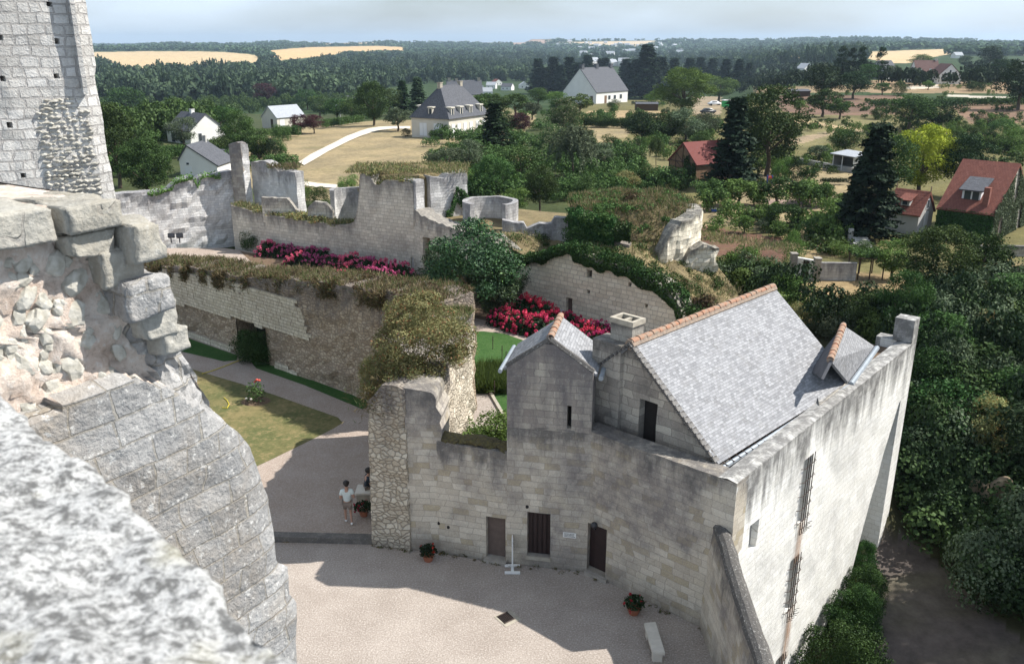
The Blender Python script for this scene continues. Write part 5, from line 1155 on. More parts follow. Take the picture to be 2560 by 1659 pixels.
def proto(k, quads, **tk): PT[k] = (fastmesh('crown_' + k, quads, 4, LM['mid']), trunk_mesh('trunk_' + k, **tk))
for i in range(3): proto('round%d' % i, lobes_crown(10 + i, 5200, 34, .017), seed=i)
for i in range(2): proto('fine%d' % i, lobes_crown(20 + i, 15000, 52, .0125, rx=.4, z0=.16, lobe=(.07, .14)), seed=i + 5)
for i in range(2): proto('bush%d' % i, lobes_crown(30 + i, 5200, 24, .021, rx=.52, z0=-.1, z1=1.0, lobe=(.14, .26)), h0=.2, seed=i)
for i in range(2): proto('orchard%d' % i, lobes_crown(40 + i, 2600, 20, .028, rx=.42, z0=.28, z1=1.0, lobe=(.1, .17)), h0=.3, r=.03, seed=i)
for i in range(2): proto('poplar%d' % i, lobes_crown(50 + i, 3600, 40, .014, rx=.11, z0=.03, shape='column', lobe=(.035, .07)), h0=.1, r=.012, seed=i)
for i in range(2): proto('fir%d' % i, conifer_crown(60 + i, 9000), h0=.6, r=.016, limbs=0, seed=i)
proto('weep0', weeping_crown(3, 7000), h0=.5, r=.012, limbs=3)
TREE_I = {}
def tree(px, yb, yt, kind, mat, label, wid=1.0, group=None, cat='tree', name=None, at=None, zb=None):
    x, y, z = at if at else GT(px, yb)
    if zb is not None: z = zb
    h = max(.6, TZ(y, yt) - z) * 1.04; wid *= {'fir': 1.12, 'poplar': 1.1, 'fine': 1.22, 'bush': 1.15}.get(kind, 1.42); i = TREE_I.get(kind, 0); TREE_I[kind] = i + 1
    n = len([k for k in PT if k.startswith(kind)]); cm, tm = PT['%s%d' % (kind, i % n)]
    nm = name or {'round': 'tree', 'fine': 'tree', 'bush': 'bush', 'orchard': 'fruit_tree', 'poplar': 'poplar_tree', 'fir': 'fir_tree', 'weep': 'birch_tree'}[kind]
    e = empty(nm, (x, y, z), label, cat, group, rz=(i * 2.39996) % 6.28); e.scale = (h * wid, h * wid, h)
    c = link('crown', cm, e); c.material_slots[0].link = 'OBJECT'; c.material_slots[0].material = LM[mat]
    if kind != 'bush': link('trunk', tm, e)
    return e
T = [
 # left
 (318, 300, 222, 'round', 'oak', 'broad dark green tree beside the keep edge, backed by the poplar wood', 1.25),
 (300, 470, 272, 'fine', 'oak', 'tall leafy tree hard against the bright edge of the keep', .8), (372, 492, 350, 'fine', 'oak', 'rounded dense tree in front of the keep-side tree, left of the low house', .95),
 (345, 560, 484, 'bush', 'grey', 'grey green elder bush behind the bright crumbling wall', .9), (462, 372, 292, 'round', 'grey', 'airy grey green tree standing right before the white cottage', .9),
 (405, 330, 280, 'round', 'mid', 'mid green tree behind the left end of the white cottage', 1.1), (560, 330, 268, 'round', 'oak', 'green tree behind the white cottage gable', 1.2),
 (600, 400, 284, 'fine', 'mid', 'large green tree right of the white cottage and street lamp', .8), (650, 402, 322, 'round', 'mid', 'green tree between the large lamp-side tree and the driveway', .95),
 (672, 402, 350, 'bush', 'dark', 'dark evergreen bush behind the tall ruined pier', 1.0), (640, 395, 345, 'fir', 'dark', 'dark narrow conifers clump above the tall ruined pier', 1.4), (705, 352, 306, 'bush', 'mid', 'green bush below the small light-roofed house', 1.0),
 (752, 334, 288, 'round', 'purple', 'left one of the two purple-leaved trees by the hedge', 1.1), (786, 334, 289, 'round', 'purple', 'right one of the two purple-leaved trees by the hedge', 1.1),
 (935, 314, 208, 'fine', 'oak', 'large dense green tree in the middle, left of the mansard house', .85), (1008, 285, 205, 'fir', 'dark', 'dark fir left of the blue fir behind the mansard house', 1.5), (1046, 285, 196, 'fir', 'blue', 'blue green fir just left of the mansard roof', 1.6),
 (995, 328, 272, 'orchard', 'grey', 'small grey green tree on the dry lawn by the mansard house', 1.0), (1015, 341, 322, 'bush', 'dark', 'dark rounded shrub at the left corner of the mansard house', 1.2),
 (664, 262, 208, 'round', 'purple', 'dull purple round tree in the valley edge above the small light-roofed house', 1.1), (720, 300, 258, 'round', 'dark', 'dark tree right behind the small light-roofed house', 1.2), (845, 300, 250, 'round', 'oak', 'green tree behind the clipped hedge and far street lamp', 1.3), (800, 292, 240, 'round', 'mid', 'mid green tree behind the purple trees', 1.2),
 (880, 300, 252, 'round', 'mid', 'green tree left of the large dense middle tree', 1.2), (975, 290, 225, 'round', 'mid', 'green tree between the large middle tree and the firs', 1.0), (520, 300, 252, 'round', 'mid', 'tree at the left of the wood edge behind the cottage', 1.2), (770, 275, 225, 'round', 'oak', 'dark green tree above the purple pair', 1.2),
 (690, 392, 330, 'bush', 'mid', 'green bush right of the tall ruined pier against the dry meadow', .8), (722, 440, 408, 'bush', 'grey', 'small grey bush right of the light ruined wall', .9), (752, 505, 448, 'bush', 'light', 'bright green bush in the gap between ruined walls', .9), (712, 520, 470, 'bush', 'mid', 'green bush behind the light ruined wall', .9), (868, 475, 432, 'bush', 'light', 'bright green rounded bush left of the tower stump', 1.0), (800, 515, 470, 'bush', 'mid', 'low green bush beyond the squat wall stub', 1.0),
 # centre
 (1212, 292, 236, 'orchard', 'mid', 'leftmost tree of the row behind the mansard house', 1.1), (1248, 292, 238, 'orchard', 'mid', 'second tree of the row behind the mansard house', 1.1), (1288, 290, 236, 'orchard', 'mid', 'third tree of the row behind the mansard house', 1.1), (1345, 268, 222, 'round', 'mid', 'green tree in front of the firs, left of the three-chimney house', 1.2), (1390, 276, 228, 'round', 'light', 'light green tree at the left foot of the three-chimney house', 1.2), (1450, 285, 238, 'orchard', 'light', 'light green tree screening the gable of the three-chimney house', 1.3), (1534, 272, 245, 'bush', 'mid', 'green bush at the long wall of the three-chimney house', 1.0), (1330, 300, 258, 'orchard', 'grey', 'grey green tree before the fir group', 1.1),
 (1408, 342, 252, 'fine', 'chest', 'flowering chestnut with pale flecks, the upper of the two', .85), (1375, 378, 312, 'round', 'chest', 'flowering chestnut with pale flecks, the lower of the two', 1.0), (1238, 380, 258, 'fir', 'dark', 'dark spreading conifer right of the mansard house', 1.9), (1217, 312, 280, 'bush', 'purple', 'purple bush right of the mansard house wall', 1.0), (1300, 345, 285, 'round', 'purple', 'dark purple tree among the chestnuts', .9), (1205, 412, 372, 'bush', 'purple', 'purple bush low beside the grey shrubs', .8),
 (1428, 462, 312, 'weep', 'grey', 'feathery grey green birch with a pale trunk', .95), (1118, 445, 368, 'round', 'grey', 'airy grey green tree behind the tower stump', 1.2), (1170, 436, 352, 'round', 'grey', 'taller airy grey green tree right of the mansard lawn', .9), (1232, 500, 392, 'fine', 'mid', 'green tree filling the gap behind the round turret', .95), (1300, 470, 370, 'round', 'mid', 'mid green tree above the ivy tower left side', 1.1), (1350, 530, 420, 'fine', 'oak', 'dark green tree left behind the ivy tower', .8), (1290, 540, 470, 'round', 'light', 'light green young tree right behind the round turret', 1.0), (1265, 345, 290, 'round', 'oak', 'dark green tree left of the purple tree', 1.2), (1190, 480, 425, 'round', 'light', 'light green tree just beyond the tower side wall', 1.1), (1130, 500, 440, 'bush', 'mid', 'green bushes directly behind the tower side wall', 1.1),
 (1500, 430, 358, 'round', 'grey', 'grey green tree right of the birch', 1.1), (1530, 472, 412, 'bush', 'mid', 'bushy green shrub behind the ivy tower', 1.1), (1470, 500, 440, 'bush', 'mid', 'green shrub left behind the ivy tower crown', 1.0), (1462, 400, 330, 'round', 'mid', 'green tree right of the lower chestnut', 1.0),
 (1606, 362, 284, 'round', 'dark', 'dark rounded tree standing left in the shrub belt under the three-chimney house', 1.2), (1668, 358, 282, 'round', 'oak', 'green tree in the middle of the shrub belt', 1.1), (1712, 358, 274, 'round', 'grey', 'grey green tree right of the middle shrub belt tree', 1.1), (1765, 345, 285, 'round', 'grey', 'bluish grey tree beside the tall fir', 1.1), (1618, 368, 335, 'bush', 'light', 'small yellow green shrub below the dark rounded tree', 1.0), (1755, 368, 330, 'bush', 'mid', 'green shrub between shrub belt and barn', 1.0), (1640, 348, 300, 'bush', 'mid', 'dense shrub right of the dark rounded tree', 1.2),
 (1562, 424, 380, 'orchard', 'oak', 'left of two small fruit trees left of the barn', 1.0), (1586, 420, 376, 'orchard', 'oak', 'right of two small fruit trees left of the barn', 1.0), (1640, 414, 345, 'weep', 'mid', 'slim tree with a bush at its foot left of the barn', .7), (1612, 470, 418, 'bush', 'mid', 'feathery green shrub left of the barn', 1.1), (1668, 472, 425, 'bush', 'light', 'feathery light shrub at the left foot of the barn', 1.0), (1565, 478, 430, 'bush', 'olive', 'olive green shrub behind the ivy tower crown', 1.1),
 (1528, 364, 334, 'bush', 'mid', 'clipped hedge block on the dry grass', 1.3), (1510, 318, 288, 'bush', 'mid', 'low shrubs below the three-chimney house', 1.6), (1575, 318, 290, 'bush', 'oak', 'low dark shrub right of the low shrubs below the three-chimney house', 1.4),
 (1705, 286, 174, 'fine', 'light', 'big light green walnut tree, larger of the two', 1.35), (1795, 256, 190, 'round', 'light', 'smaller light green walnut tree behind the larger one', 1.35), (1640, 268, 228, 'bush', 'light', 'light shrub left of the big walnut', 1.2),
 (1828, 470, 252, 'fir', 'fir', 'tall dark fir beside the red-roofed barn', 1.4), (1915, 440, 228, 'fine', 'oak', 'tall broad dark tree right behind the barn fir', .92), (1950, 452, 384, 'bush', 'light', 'yellow green shrub below the tall broad tree', .6), (1982, 452, 396, 'bush', 'dark', 'dark small shrub beside the yellow green shrub', .8),
 # right
 (2056, 247, 168, 'round', 'dark', 'left half of the dark spreading tree pair near the poplars', 1.3), (2132, 247, 182, 'round', 'dark', 'right half of the dark spreading tree pair near the poplars', 1.3),
 (2100, 200, 116, 'poplar', 'dark', 'leftmost dark poplar on the ridge', 1.3), (2124, 200, 124, 'poplar', 'dark', 'dark poplar second from the left', 1.2), (2147, 200, 118, 'poplar', 'dark', 'dark poplar third from the left', 1.2), (2196, 204, 122, 'poplar', 'dark', 'lone dark poplar left of the slate-roofed house', 1.4), (2170, 208, 160, 'round', 'oak', 'dark tree between the poplars', 1.2), (2225, 200, 165, 'round', 'oak', 'green tree left of the slate house', 1.2),
 (2055, 292, 226, 'orchard', 'oak', 'fruit tree with a clear stem on the dry plot', 1.1), (1998, 284, 252, 'orchard', 'light', 'small light fruit tree on the ploughed plot', 1.2), (2098, 298, 250, 'orchard', 'mid', 'open fruit tree right of the dark-stemmed one', 1.1), (2197, 298, 262, 'bush', 'mid', 'rounded small tree in the ploughed field', .9), (2205, 238, 208, 'orchard', 'mid', 'small tree at the far plot edge', 1.1), (2246, 240, 205, 'bush', 'mid', 'small bush tree before the slate house', 1.0), (2320, 225, 203, 'orchard', 'light', 'little light tree before the white red-roofed house', 1.2),
 (2268, 330, 243, 'round', 'oak', 'left of the two broad trees above the yellow tree', 1.5), (2345, 325, 250, 'round', 'dark', 'right of the two broad trees above the yellow tree', 1.5), (2297, 486, 320, 'fine', 'yellow', 'bright yellow green tree', .95), (2165, 600, 320, 'fir', 'fir', 'large dark fir in the garden before the small red cottage', 1.3), (2125, 590, 420, 'fir', 'fir', 'lower dark fir leaning on the large fir', 1.0), (2215, 500, 345, 'round', 'oak', 'green tree right behind the large dark fir', .8),
 (2405, 496, 345, 'fine', 'dark', 'dense dark tree between yellow tree and tiled house', .98), (2462, 326, 284, 'bush', 'dark', 'dark round bush in the far vegetable plots', 1.1), (2110, 390, 326, 'round', 'oak', 'dark green tree above the open shed', 1.3), (2046, 402, 365, 'orchard', 'grey', 'grey green fruit tree before the open shed', 1.2),
 (1770, 525, 452, 'orchard', 'mid', 'light fruit tree right of the ivy tower', 1.1), (1845, 515, 452, 'orchard', 'light', 'broad light fruit tree below the barn fir', 1.3), (1940, 516, 444, 'orchard', 'oak', 'green fruit tree behind the leafy arbour', 1.1), (1998, 514, 456, 'orchard', 'mid', 'fruit tree by the pink path', 1.0), (2020, 462, 418, 'orchard', 'oak', 'small fruit tree on the dry lawn', 1.0), (2056, 518, 462, 'orchard', 'mid', 'fruit tree left of the large dark fir', .9), (1885, 512, 470, 'orchard', 'mid', 'small tree between the two light fruit trees', 1.0), (1815, 510, 476, 'bush', 'light', 'low light bush by the blue box', 1.0),
 (1860, 582, 540, 'orchard', 'light', 'thin young tree left of the leafy arbour', .8), (1905, 572, 542, 'bush', 'grey', 'grey garden shrub left of the arbour', 1.0), (2035, 592, 545, 'bush', 'mid', 'climbing plants right of the arbour', 1.1), (2070, 582, 548, 'bush', 'dark', 'dark rounded garden shrub by the pink path', .9), (2090, 598, 562, 'bush', 'dark', 'dark hedge at the foot of the large fir', 1.5), (2140, 560, 545, 'bush', 'grey', 'low shrub at the fir foot', 1.0),
 (1975, 672, 582, 'bush', 'light', 'ivy-clad post of greenery left of the garden wall', .55), (2110, 640, 600, 'bush', 'light', 'leafy vegetable patch above the garden wall', 1.4), (2160, 650, 605, 'bush', 'mid', 'green clump right above the garden wall', 1.1),
 (1855, 722, 612, 'round', 'light', 'bright young tree behind the right end of the ruins', .7), (1810, 738, 660, 'bush', 'mid', 'green shrub at the right foot of the broken wall end', 1.0), (1905, 742, 650, 'round', 'mid', 'green tree between bright young tree and garden wall', .9), (1960, 792, 690, 'round', 'light', 'light green tree behind the main roof ridge end', .8), (1990, 830, 765, 'bush', 'olive', 'olive scrub behind the main roof', 1.0),
 (2330, 760, 572, 'fine', 'mid', 'great leafy tree below the small red cottage', .95), (2230, 700, 600, 'round', 'light', 'light green tree right of the garden wall pergola', 1.0), (2440, 740, 590, 'round', 'oak', 'green tree below the tiled house wall', .8), (2245, 868, 690, 'fine', 'oak', 'tall rounded tree left below the great leafy tree', .75), (2150, 850, 735, 'round', 'oak', 'green tree behind the small hipped roof', 1.0), (2080, 842, 735, 'bush', 'grey', 'dense rounded bush behind the main roof corner', .9), (2030, 830, 760, 'bush', 'mid', 'bushes filling behind the main roof corner', .9),
 (2525, 800, 688, 'round', 'mid', 'green tree near the right edge below the terraces', 1.0), (2400, 800, 690, 'round', 'dark', 'dark tree in the shade at the right', 1.0), (2490, 640, 600, 'bush', 'ivy', 'vine-covered terrace bed at the right edge', 1.5),
 (2345, 930, 790, 'round', 'mid', 'bushy tree above the merlon at the lane edge', .9), (2460, 900, 780, 'round', 'olive', 'yellowing tree on the right bank', .8), (2540, 930, 800, 'round', 'dark', 'dark tree at the right edge of the bank', 1.0), (2310, 1010, 880, 'bush', 'ivy', 'ivy mound right beside the buttress top', .9), (2430, 1040, 880, 'bush', 'mid', 'broad green mound on the right bank', 1.1), (2530, 1080, 930, 'bush', 'mid', 'leafy mound at the right edge', 1.0),
 (2340, 1130, 960, 'round', 'ivy', 'shaded tree overhanging the lane beside the buttress', .9), (2460, 1180, 1000, 'fine', 'olive', 'spreading olive tinted tree on the right bank', .8), (2555, 1250, 1020, 'round', 'dark', 'dark shaded tree over the rock outcrop', .9), (2300, 1255, 1080, 'bush', 'dark', 'dark undergrowth right of the buttress foot', .9), (2400, 1310, 1180, 'bush', 'dark', 'dark undergrowth left of the rock outcrop', .9), (2500, 1420, 1290, 'bush', 'dark', 'dark bush below the rock outcrop', 1.0), (2350, 1350, 1230, 'bush', 'dark', 'dark bush at the lane edge', 1.0), (2580, 1500, 1380, 'bush', 'dark', 'dark bush low at the right edge', 1.1), (2440, 1400, 1300, 'bush', 'dark', 'dark bush on the slope over the lane', 1.0),
 (2545, 275, 158, 'round', 'dark', 'very dark tree cut by the right edge of the view', 1.0), (2470, 175, 118, 'round', 'dark', 'tall dark tree on the far ridge at the right', 1.1), (2410, 170, 140, 'round', 'blue', 'dark tree behind the white red-roofed house', 1.3), (2500, 200, 150, 'round', 'dark', 'dark trees right of the white red-roofed house', 1.6), (2300, 175, 138, 'round', 'light', 'light green tree between slate house and red-roofed house', 1.6), (2440, 228, 200, 'bush', 'oak', 'hedge clump right of the white red-roofed house', 1.6),
 (2500, 345, 300, 'bush', 'mid', 'scrub in the far right plots', 1.4), (2420, 340, 305, 'bush', 'mid', 'green scrub above the dense dark tree', 1.5), (2540, 380, 325, 'bush', 'light', 'light scrub at the right edge', 1.4),
]
FX = [(1345, 235, 150), (1382, 236, 146), (1422, 238, 146), (1468, 226, 140), (1500, 225, 150), (1512, 225, 148), (1562, 232, 150), (1588, 240, 152), (1614, 248, 116), (1632, 245, 150), (1650, 240, 146), (1682, 232, 148), (1720, 228, 148), (1748, 222, 146), (1778, 218, 148), (1812, 220, 150), (1845, 218, 150), (1362, 238, 172), (1442, 238, 160), (1600, 240, 165), (1575, 236, 160), (1660, 235, 160), (1870, 208, 158), (1400, 240, 165)]
for q in T:
    tree(q[0], q[1], q[2], q[3], q[4], q[5], q[6], cat='bush' if q[3] == 'bush' else 'tree')
for px, yb, yt in FX: tree(px, yb, yt, 'fir', 'fir', 'dark fir in the dense row behind the three-chimney house', 1.75, 'dark firs in the row behind the three-chimney house')

# ---------------------------------------------------------------- woods and scrub that read as one mass
def template(n, seed, leaf, spread=.45):
    r = np.random.default_rng(seed); L = r.normal(size=(7, 3)) * .36; L[:, 2] = np.clip(np.abs(L[:, 2]) * .6 + .38, 0, .72); k = r.integers(0, 7, n)
    D = r.normal(size=(n, 3)); D[:, 2] += .4; D /= np.linalg.norm(D, axis=1, keepdims=True)
    C = L[k] + D * .33 * r.uniform(.7, 1.05, n)[:, None]; C[:, 2] = np.maximum(C[:, 2], .0); return leafquads(C, D, leaf, spread, .8)
def scatter(name, label, cat, polys, n, hr, mat, nq=110, leaf=.16, wr=(.5, .75), seed=1, avoid=(), tall=.0, group=None):
    rs = random.Random(seed); tm = [template(nq, seed * 10 + i, leaf) for i in range(5)]; out = []
    boxes = [(min(p[0] for p in q), max(p[0] for p in q), min(p[1] for p in q), max(p[1] for p in q)) for q in polys]
    areas = [(b[1] - b[0]) * (b[3] - b[2]) for b in boxes]; tot = sum(areas); c = 0; it = 0
    while c < n and it < n * 12:
        it += 1; i = rs.choices(range(len(polys)), weights=areas)[0]; b = boxes[i]; px, py = rs.uniform(b[0], b[1]), rs.uniform(b[2], b[3])
        if not inpoly(np.array([px]), np.array([py]), polys[i])[0]: continue
        if any(inpoly(np.array([px]), np.array([py]), a)[0] for a in avoid): continue
        x, y, z = GT(px, py); h = rs.uniform(*hr); w = h * rs.uniform(*wr); th = rs.uniform(0, 6.28)
        if tall and rs.random() < tall: w *= .45; h *= 1.25
        t = tm[rs.randrange(5)]; ct, st = math.cos(th), math.sin(th); X = (t[..., 0] * ct - t[..., 1] * st) * w + x; Y = (t[..., 0] * st + t[..., 1] * ct) * w + y
        out.append(np.stack([X, Y, t[..., 2] * h * .85 + z - .1 * h], -1)); c += 1
    o = link(name, fastmesh(name, np.concatenate(out), 4, LM[mat])); tag(o, label, cat, None, 'stuff'); return o
GAV = [z2((-300, 222), (420, 209), (850, 209), (1040, 214), (1250, 232), (1330, 250), (1360, 300), (1300, 340), (1000, 372), (600, 395), (430, 415), (250, 385), (150, 330), (-300, 300)), z2((1380, 207), (1700, 180), (2220, 170), (2440, 180), (2430, 230), (2000, 240), (1800, 290), (1450, 345), (1420, 270))]
for q in (7, 10, 11): pass
GAV += [ZON[i][0] for i in (2, 3, 4, 5, 6, 7, 8, 9)]
scatter('far_woodland', 'dark wooded hills and fields hedges along the whole skyline', 'woodland', [[(150, 101), (1250, 101), (1950, 99), (2150, 95), (2600, 104), (2600, 140), (1300, 140), (150, 150)]], 3400, (10, 16), 'blue', 40, .24, (.9, 1.4), 2, GAV)
scatter('valley_woodland', 'deep green poplar woods filling the valley beyond the houses', 'woodland', [[(150, 145), (560, 150), (1350, 128), (1350, 205), (1150, 205), (1000, 215), (900, 245), (700, 255), (480, 262), (150, 262)], [(1300, 130), (2200, 118), (2200, 150), (1900, 175), (1300, 165)]], 2300, (11, 21), 'blue', 260, .115, (.45, .85), 3, GAV, .2)
scatter('wood_edge', 'mixed green woodland edge between the valley and the nearest houses', 'woodland', [[(240, 250), (500, 262), (640, 255), (900, 240), (960, 262), (900, 300), (700, 275), (600, 290), (500, 345), (370, 350), (240, 420)]], 330, (6, 10), 'mid', 700, .06, (.45, .6), 4)
scatter('ridge_trees', 'mixed trees and hedges on the right-hand ridge below the golden fields', 'woodland', [[(1640, 165), (1900, 165), (2000, 175), (2600, 165), (2600, 205), (2420, 225), (2080, 200), (1980, 225), (1860, 235), (1650, 240)]], 260, (6, 9), 'dark', 260, .11, (.5, .65), 5, [[(2190, 140), (2420, 140), (2420, 215), (2190, 205)]])
SCR = [[(1070, 350), (1240, 300), (1420, 400), (1560, 470), (1560, 500), (1100, 520), (1080, 430)], [(1440, 285), (1640, 285), (1800, 300), (1780, 370), (1600, 370), (1590, 320), (1440, 320)], [(1420, 375), (1560, 375), (1680, 450), (1680, 480), (1440, 480)], [(560, 375), (700, 385), (720, 430), (560, 430)], [(1190, 240), (1340, 235), (1430, 285), (1440, 340), (1230, 330)], [(240, 300), (380, 300), (420, 420), (250, 470)], [(890, 250), (1010, 250), (1010, 300), (890, 305)]]
scatter('scrub', 'tangled green scrub between the garden trees behind the ruins', 'scrub', SCR, 330, (1.6, 3.8), 'mid', 700, .055, (.6, .9), 6)
scatter('vegetable_plots', 'rows of low green plants in the garden plots at the right', 'plants', [[(1800, 250), (2560, 250), (2560, 420), (2450, 400), (2150, 330), (1960, 330), (1900, 270)], [(1780, 535), (2000, 540), (2160, 590), (2150, 640), (2050, 640), (1900, 580)], [(1640, 360), (1700, 340), (1900, 360), (2300, 420), (2000, 440), (1900, 470), (1620, 480)]], 420, (.7, 1.8), 'mid', 110, .13, (.7, 1.2), 7, [ZON[i][0] for i in (15, 16)])
scatter('garden_shrubs', 'assorted garden shrubs and young fruit trees across the right-hand plots', 'shrubs', [[(1600, 300), (2250, 330), (2100, 440), (1650, 430)], [(2150, 330), (2560, 300), (2560, 400), (2440, 400), (2200, 400)], [(1900, 205), (2500, 215), (2500, 250), (1900, 240)], [(1760, 500), (2130, 500), (2130, 620), (1780, 600)]], 130, (1.6, 3.6), 'light', 600, .055, (.5, .75), 11)
BK = [[(2010, 830), (2180, 830), (2300, 790), (2450, 740), (2640, 730), (2720, 1600), (2480, 1500), (2330, 1330), (2290, 1100), (2290, 880)], [(1800, 690), (1900, 735), (1990, 800), (1920, 800), (1790, 730)]]
ROCK = [(2390, 1140), (2530, 1140), (2600, 1400), (2370, 1400)]
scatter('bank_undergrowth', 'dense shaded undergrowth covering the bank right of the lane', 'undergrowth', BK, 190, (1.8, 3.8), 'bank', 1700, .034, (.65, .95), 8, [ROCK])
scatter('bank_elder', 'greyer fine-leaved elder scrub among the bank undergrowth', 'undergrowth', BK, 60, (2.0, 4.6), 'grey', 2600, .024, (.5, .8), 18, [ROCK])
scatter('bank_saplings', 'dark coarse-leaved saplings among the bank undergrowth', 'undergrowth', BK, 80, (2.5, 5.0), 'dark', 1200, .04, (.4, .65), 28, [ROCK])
scatter('bank_brambles', 'paler brambles and saplings on the sunny top of the bank', 'brambles', [BK[0][:6] + [(2560, 950), (2300, 900)], BK[1]], 70, (1.6, 3.4), 'light', 1500, .034, (.6, .9), 9)
# ---------------------------------------------------------------- grass and plants growing on the masonry
def blades(name, label, pts, h, w, mat, lean=.5, parent=None, cat='grass'):
    Pn = np.array(pts, float); n = len(Pn); d = rand_dirs(n, 1.6 / lean); L = (h * rng.uniform(.4, 1.25, n))[:, None]; s = np.cross(d, rand_dirs(n)); s /= np.linalg.norm(s, axis=1, keepdims=True) + 1e-9
    q = np.stack([Pn, Pn + d * L * .45 + s * w, Pn + d * L + np.array([0, 0, -.1]) * L, Pn + d * L * .45 - s * w], 1)
    me = fastmesh(name, q, 4, LM[mat]); o = link(name, me)
    if parent: addto(o, parent); o['kind'] = 'stuff'
    else: tag(o, label, cat, None, 'stuff')
    return o
def wall_pts(P_, topf, n, o0, o1, s0=0, s1=None, drop=.25, clump=.5, seed=0):
    r = random.Random(seed); pts = []; s1 = P_.L if s1 is None else s1
    while len(pts) < n:
        s = r.uniform(s0, s1); o = r.uniform(o0, o1)
        if noise.noise(Vector((s * .9, o * .9, seed))) < -clump + r.uniform(0, .4): continue
        x, y = P_.at(s, o); z = topf(s) - .05 - (r.uniform(0, drop) if o < .05 else 0); pts.append((x, y, z))
    return pts
blades('dry_grass', 'dry straw-coloured grass and weeds along the top of the long ruined wall', wall_pts(mwP, mtop, 15000, -.05, 2.5, drop=.5, seed=1), .42, .018, 'drygrass', .8)
blades('brown_brush', 'dead brown weeds hanging over the front edge of the long ruined wall', wall_pts(mwP, mtop, 11000, -.3, .15, 0, mwP.L, drop=.75, clump=.05, seed=2), .34, .02, 'brush', 1.6)
def clump(center, rad, n, leaf, sq=(1, 1, 1), low=-.3):
    D = rand_dirs(n, .3); D = D[D[:, 2] > low]; rr = rng.uniform(.55, 1.05, len(D))[:, None] * (1 + .25 * np.sin(D[:, :1] * 9) * np.cos(D[:, 1:2] * 8)); C = np.array(center) + D * rr * rad * np.array(sq); return leafquads(C, D, leaf, .8, .6)
qs = []
for k in range(170):
    s = random.uniform(0, mwP.L); o = random.uniform(-.15, 2.2); x, y = mwP.at(s, o); qs.append(clump((x, y, mtop(s) + .02), random.uniform(.18, .42), 90, .05, (1, 1, .7)))
tag(link('wall_top_plants', fastmesh('wall_top_plants', np.concatenate(qs), 4, LM['brush'])), 'clumps of dry weeds among the grass topping the long ruined wall', 'weeds', None, 'stuff')
def hang(P_, topf, s0, s1, n, mat, name, label, lo=-.1, depth=1.3, leaf=.07, off=(-.3, .4), seed=3, parent=None, up=.35, dfn=None):
    r = np.random.default_rng(seed); C = []; D = []; nn = nrm(P_.at(s0), P_.at(s1)); nv = np.array([nn[1], -nn[0], .5])
    for k in range(n):
        s = r.uniform(s0, s1); dd = depth * (dfn(s) if dfn else 1) * (.55 + .6 * noise.noise(Vector((s * .9, seed, 0)))) ; v = r.uniform(0, 1) ** 1.3; o = r.uniform(*off); x, y = P_.at(s, o * (1 if v < .2 else 0) - .12 - r.uniform(0, .22) * (1 - v)); z = topf(s) + up * r.uniform(-.4, 1) * (v < .3) - v * dd; C.append((x, y, z)); D.append(nv)
    C = np.array(C); me = fastmesh(name, leafquads(C, np.array(D), leaf, .8, .75), 4, LM[mat]); o = link(name, me); tag(o, label, 'ivy'); return o
gtopf = lambda s: interp(s, gprof)
hang(giP, gtopf, 7.5, 17.0, 9000, 'ivy', 'ivy', 'thick dark ivy spilling over the top of the pale garden wall', depth=1.15, leaf=.075, off=(-.1, 1.2), seed=4, up=.75)
qs = []
for k in range(110):
    s = random.uniform(1.5, 17); x, y = giP.at(s, random.uniform(-.15, 1.4)); qs.append(clump((x, y, gtopf(s) + random.uniform(-.15, .2)), random.uniform(.25, .5), 170, .075, (1, 1, .8)))
tag(link('ivy', fastmesh('ivy_heads', np.concatenate(qs), 4, LM['ivy'])), 'bushy ivy heads along the crest of the pale garden wall', 'ivy')
hang(giP, gtopf, 1.5, 7.8, 3500, 'ivy', 'ivy', 'thinner ivy on the left top of the pale garden wall', depth=.6, leaf=.075, off=(-.1, .9), seed=5, up=.4)
ia = Path(arc(tcx2, tcy2, 4.6, 188, 258, 10)); hang(ia, lambda s: 6.3 - max(0, s - 4.3) * .5, 0.1, 4.6, 8000, 'ivy', 'ivy', 'bright ivy curtain on the left side of the ivy tower', depth=3.4, leaf=.09, off=(-.2, .9), seed=6, up=.4)
qs = []
for k in range(75):
    s = random.uniform(0, 5.0); x, y = ia.at(s, random.uniform(-.4, .7)); qs.append(clump((x, y, random.uniform(3.2, 6.9 - max(0, s - 3) * .5)), random.uniform(.25, .7), 190, .08, (1, 1, .8)))
tag(link('ivy', fastmesh('ivy_clumps', np.concatenate(qs), 4, LM['mid'])), 'bushy ivy heads bulging from the left side of the ivy tower', 'ivy')
qs = []
for k in range(60):
    a = random.uniform(0, 6.28); r_ = 4.4 * math.sqrt(random.random()); x, y = tcx2 + r_ * math.cos(a), tcy2 + 2.2 + r_ * math.sin(a); qs.append(clump((x, y, 6.5 - sstep(59.5, 56, y) * 2.6), random.uniform(.3, .8), 150, .08, (1, 1, .7)))
tag(link('tower_weeds', fastmesh('tower_weeds', np.concatenate(qs), 4, LM['mid'])), 'green weeds scattered in the dry grass of the ivy tower head', 'weeds', None, 'stuff')
hang(ia, lambda s: 6.0, 4.6, 5.8, 1200, 'ivy', 'ivy', 'ivy strands in the mouth of the ivy tower', depth=1.6, leaf=.09, off=(-.1, .9), seed=16, up=.3)
pts = []
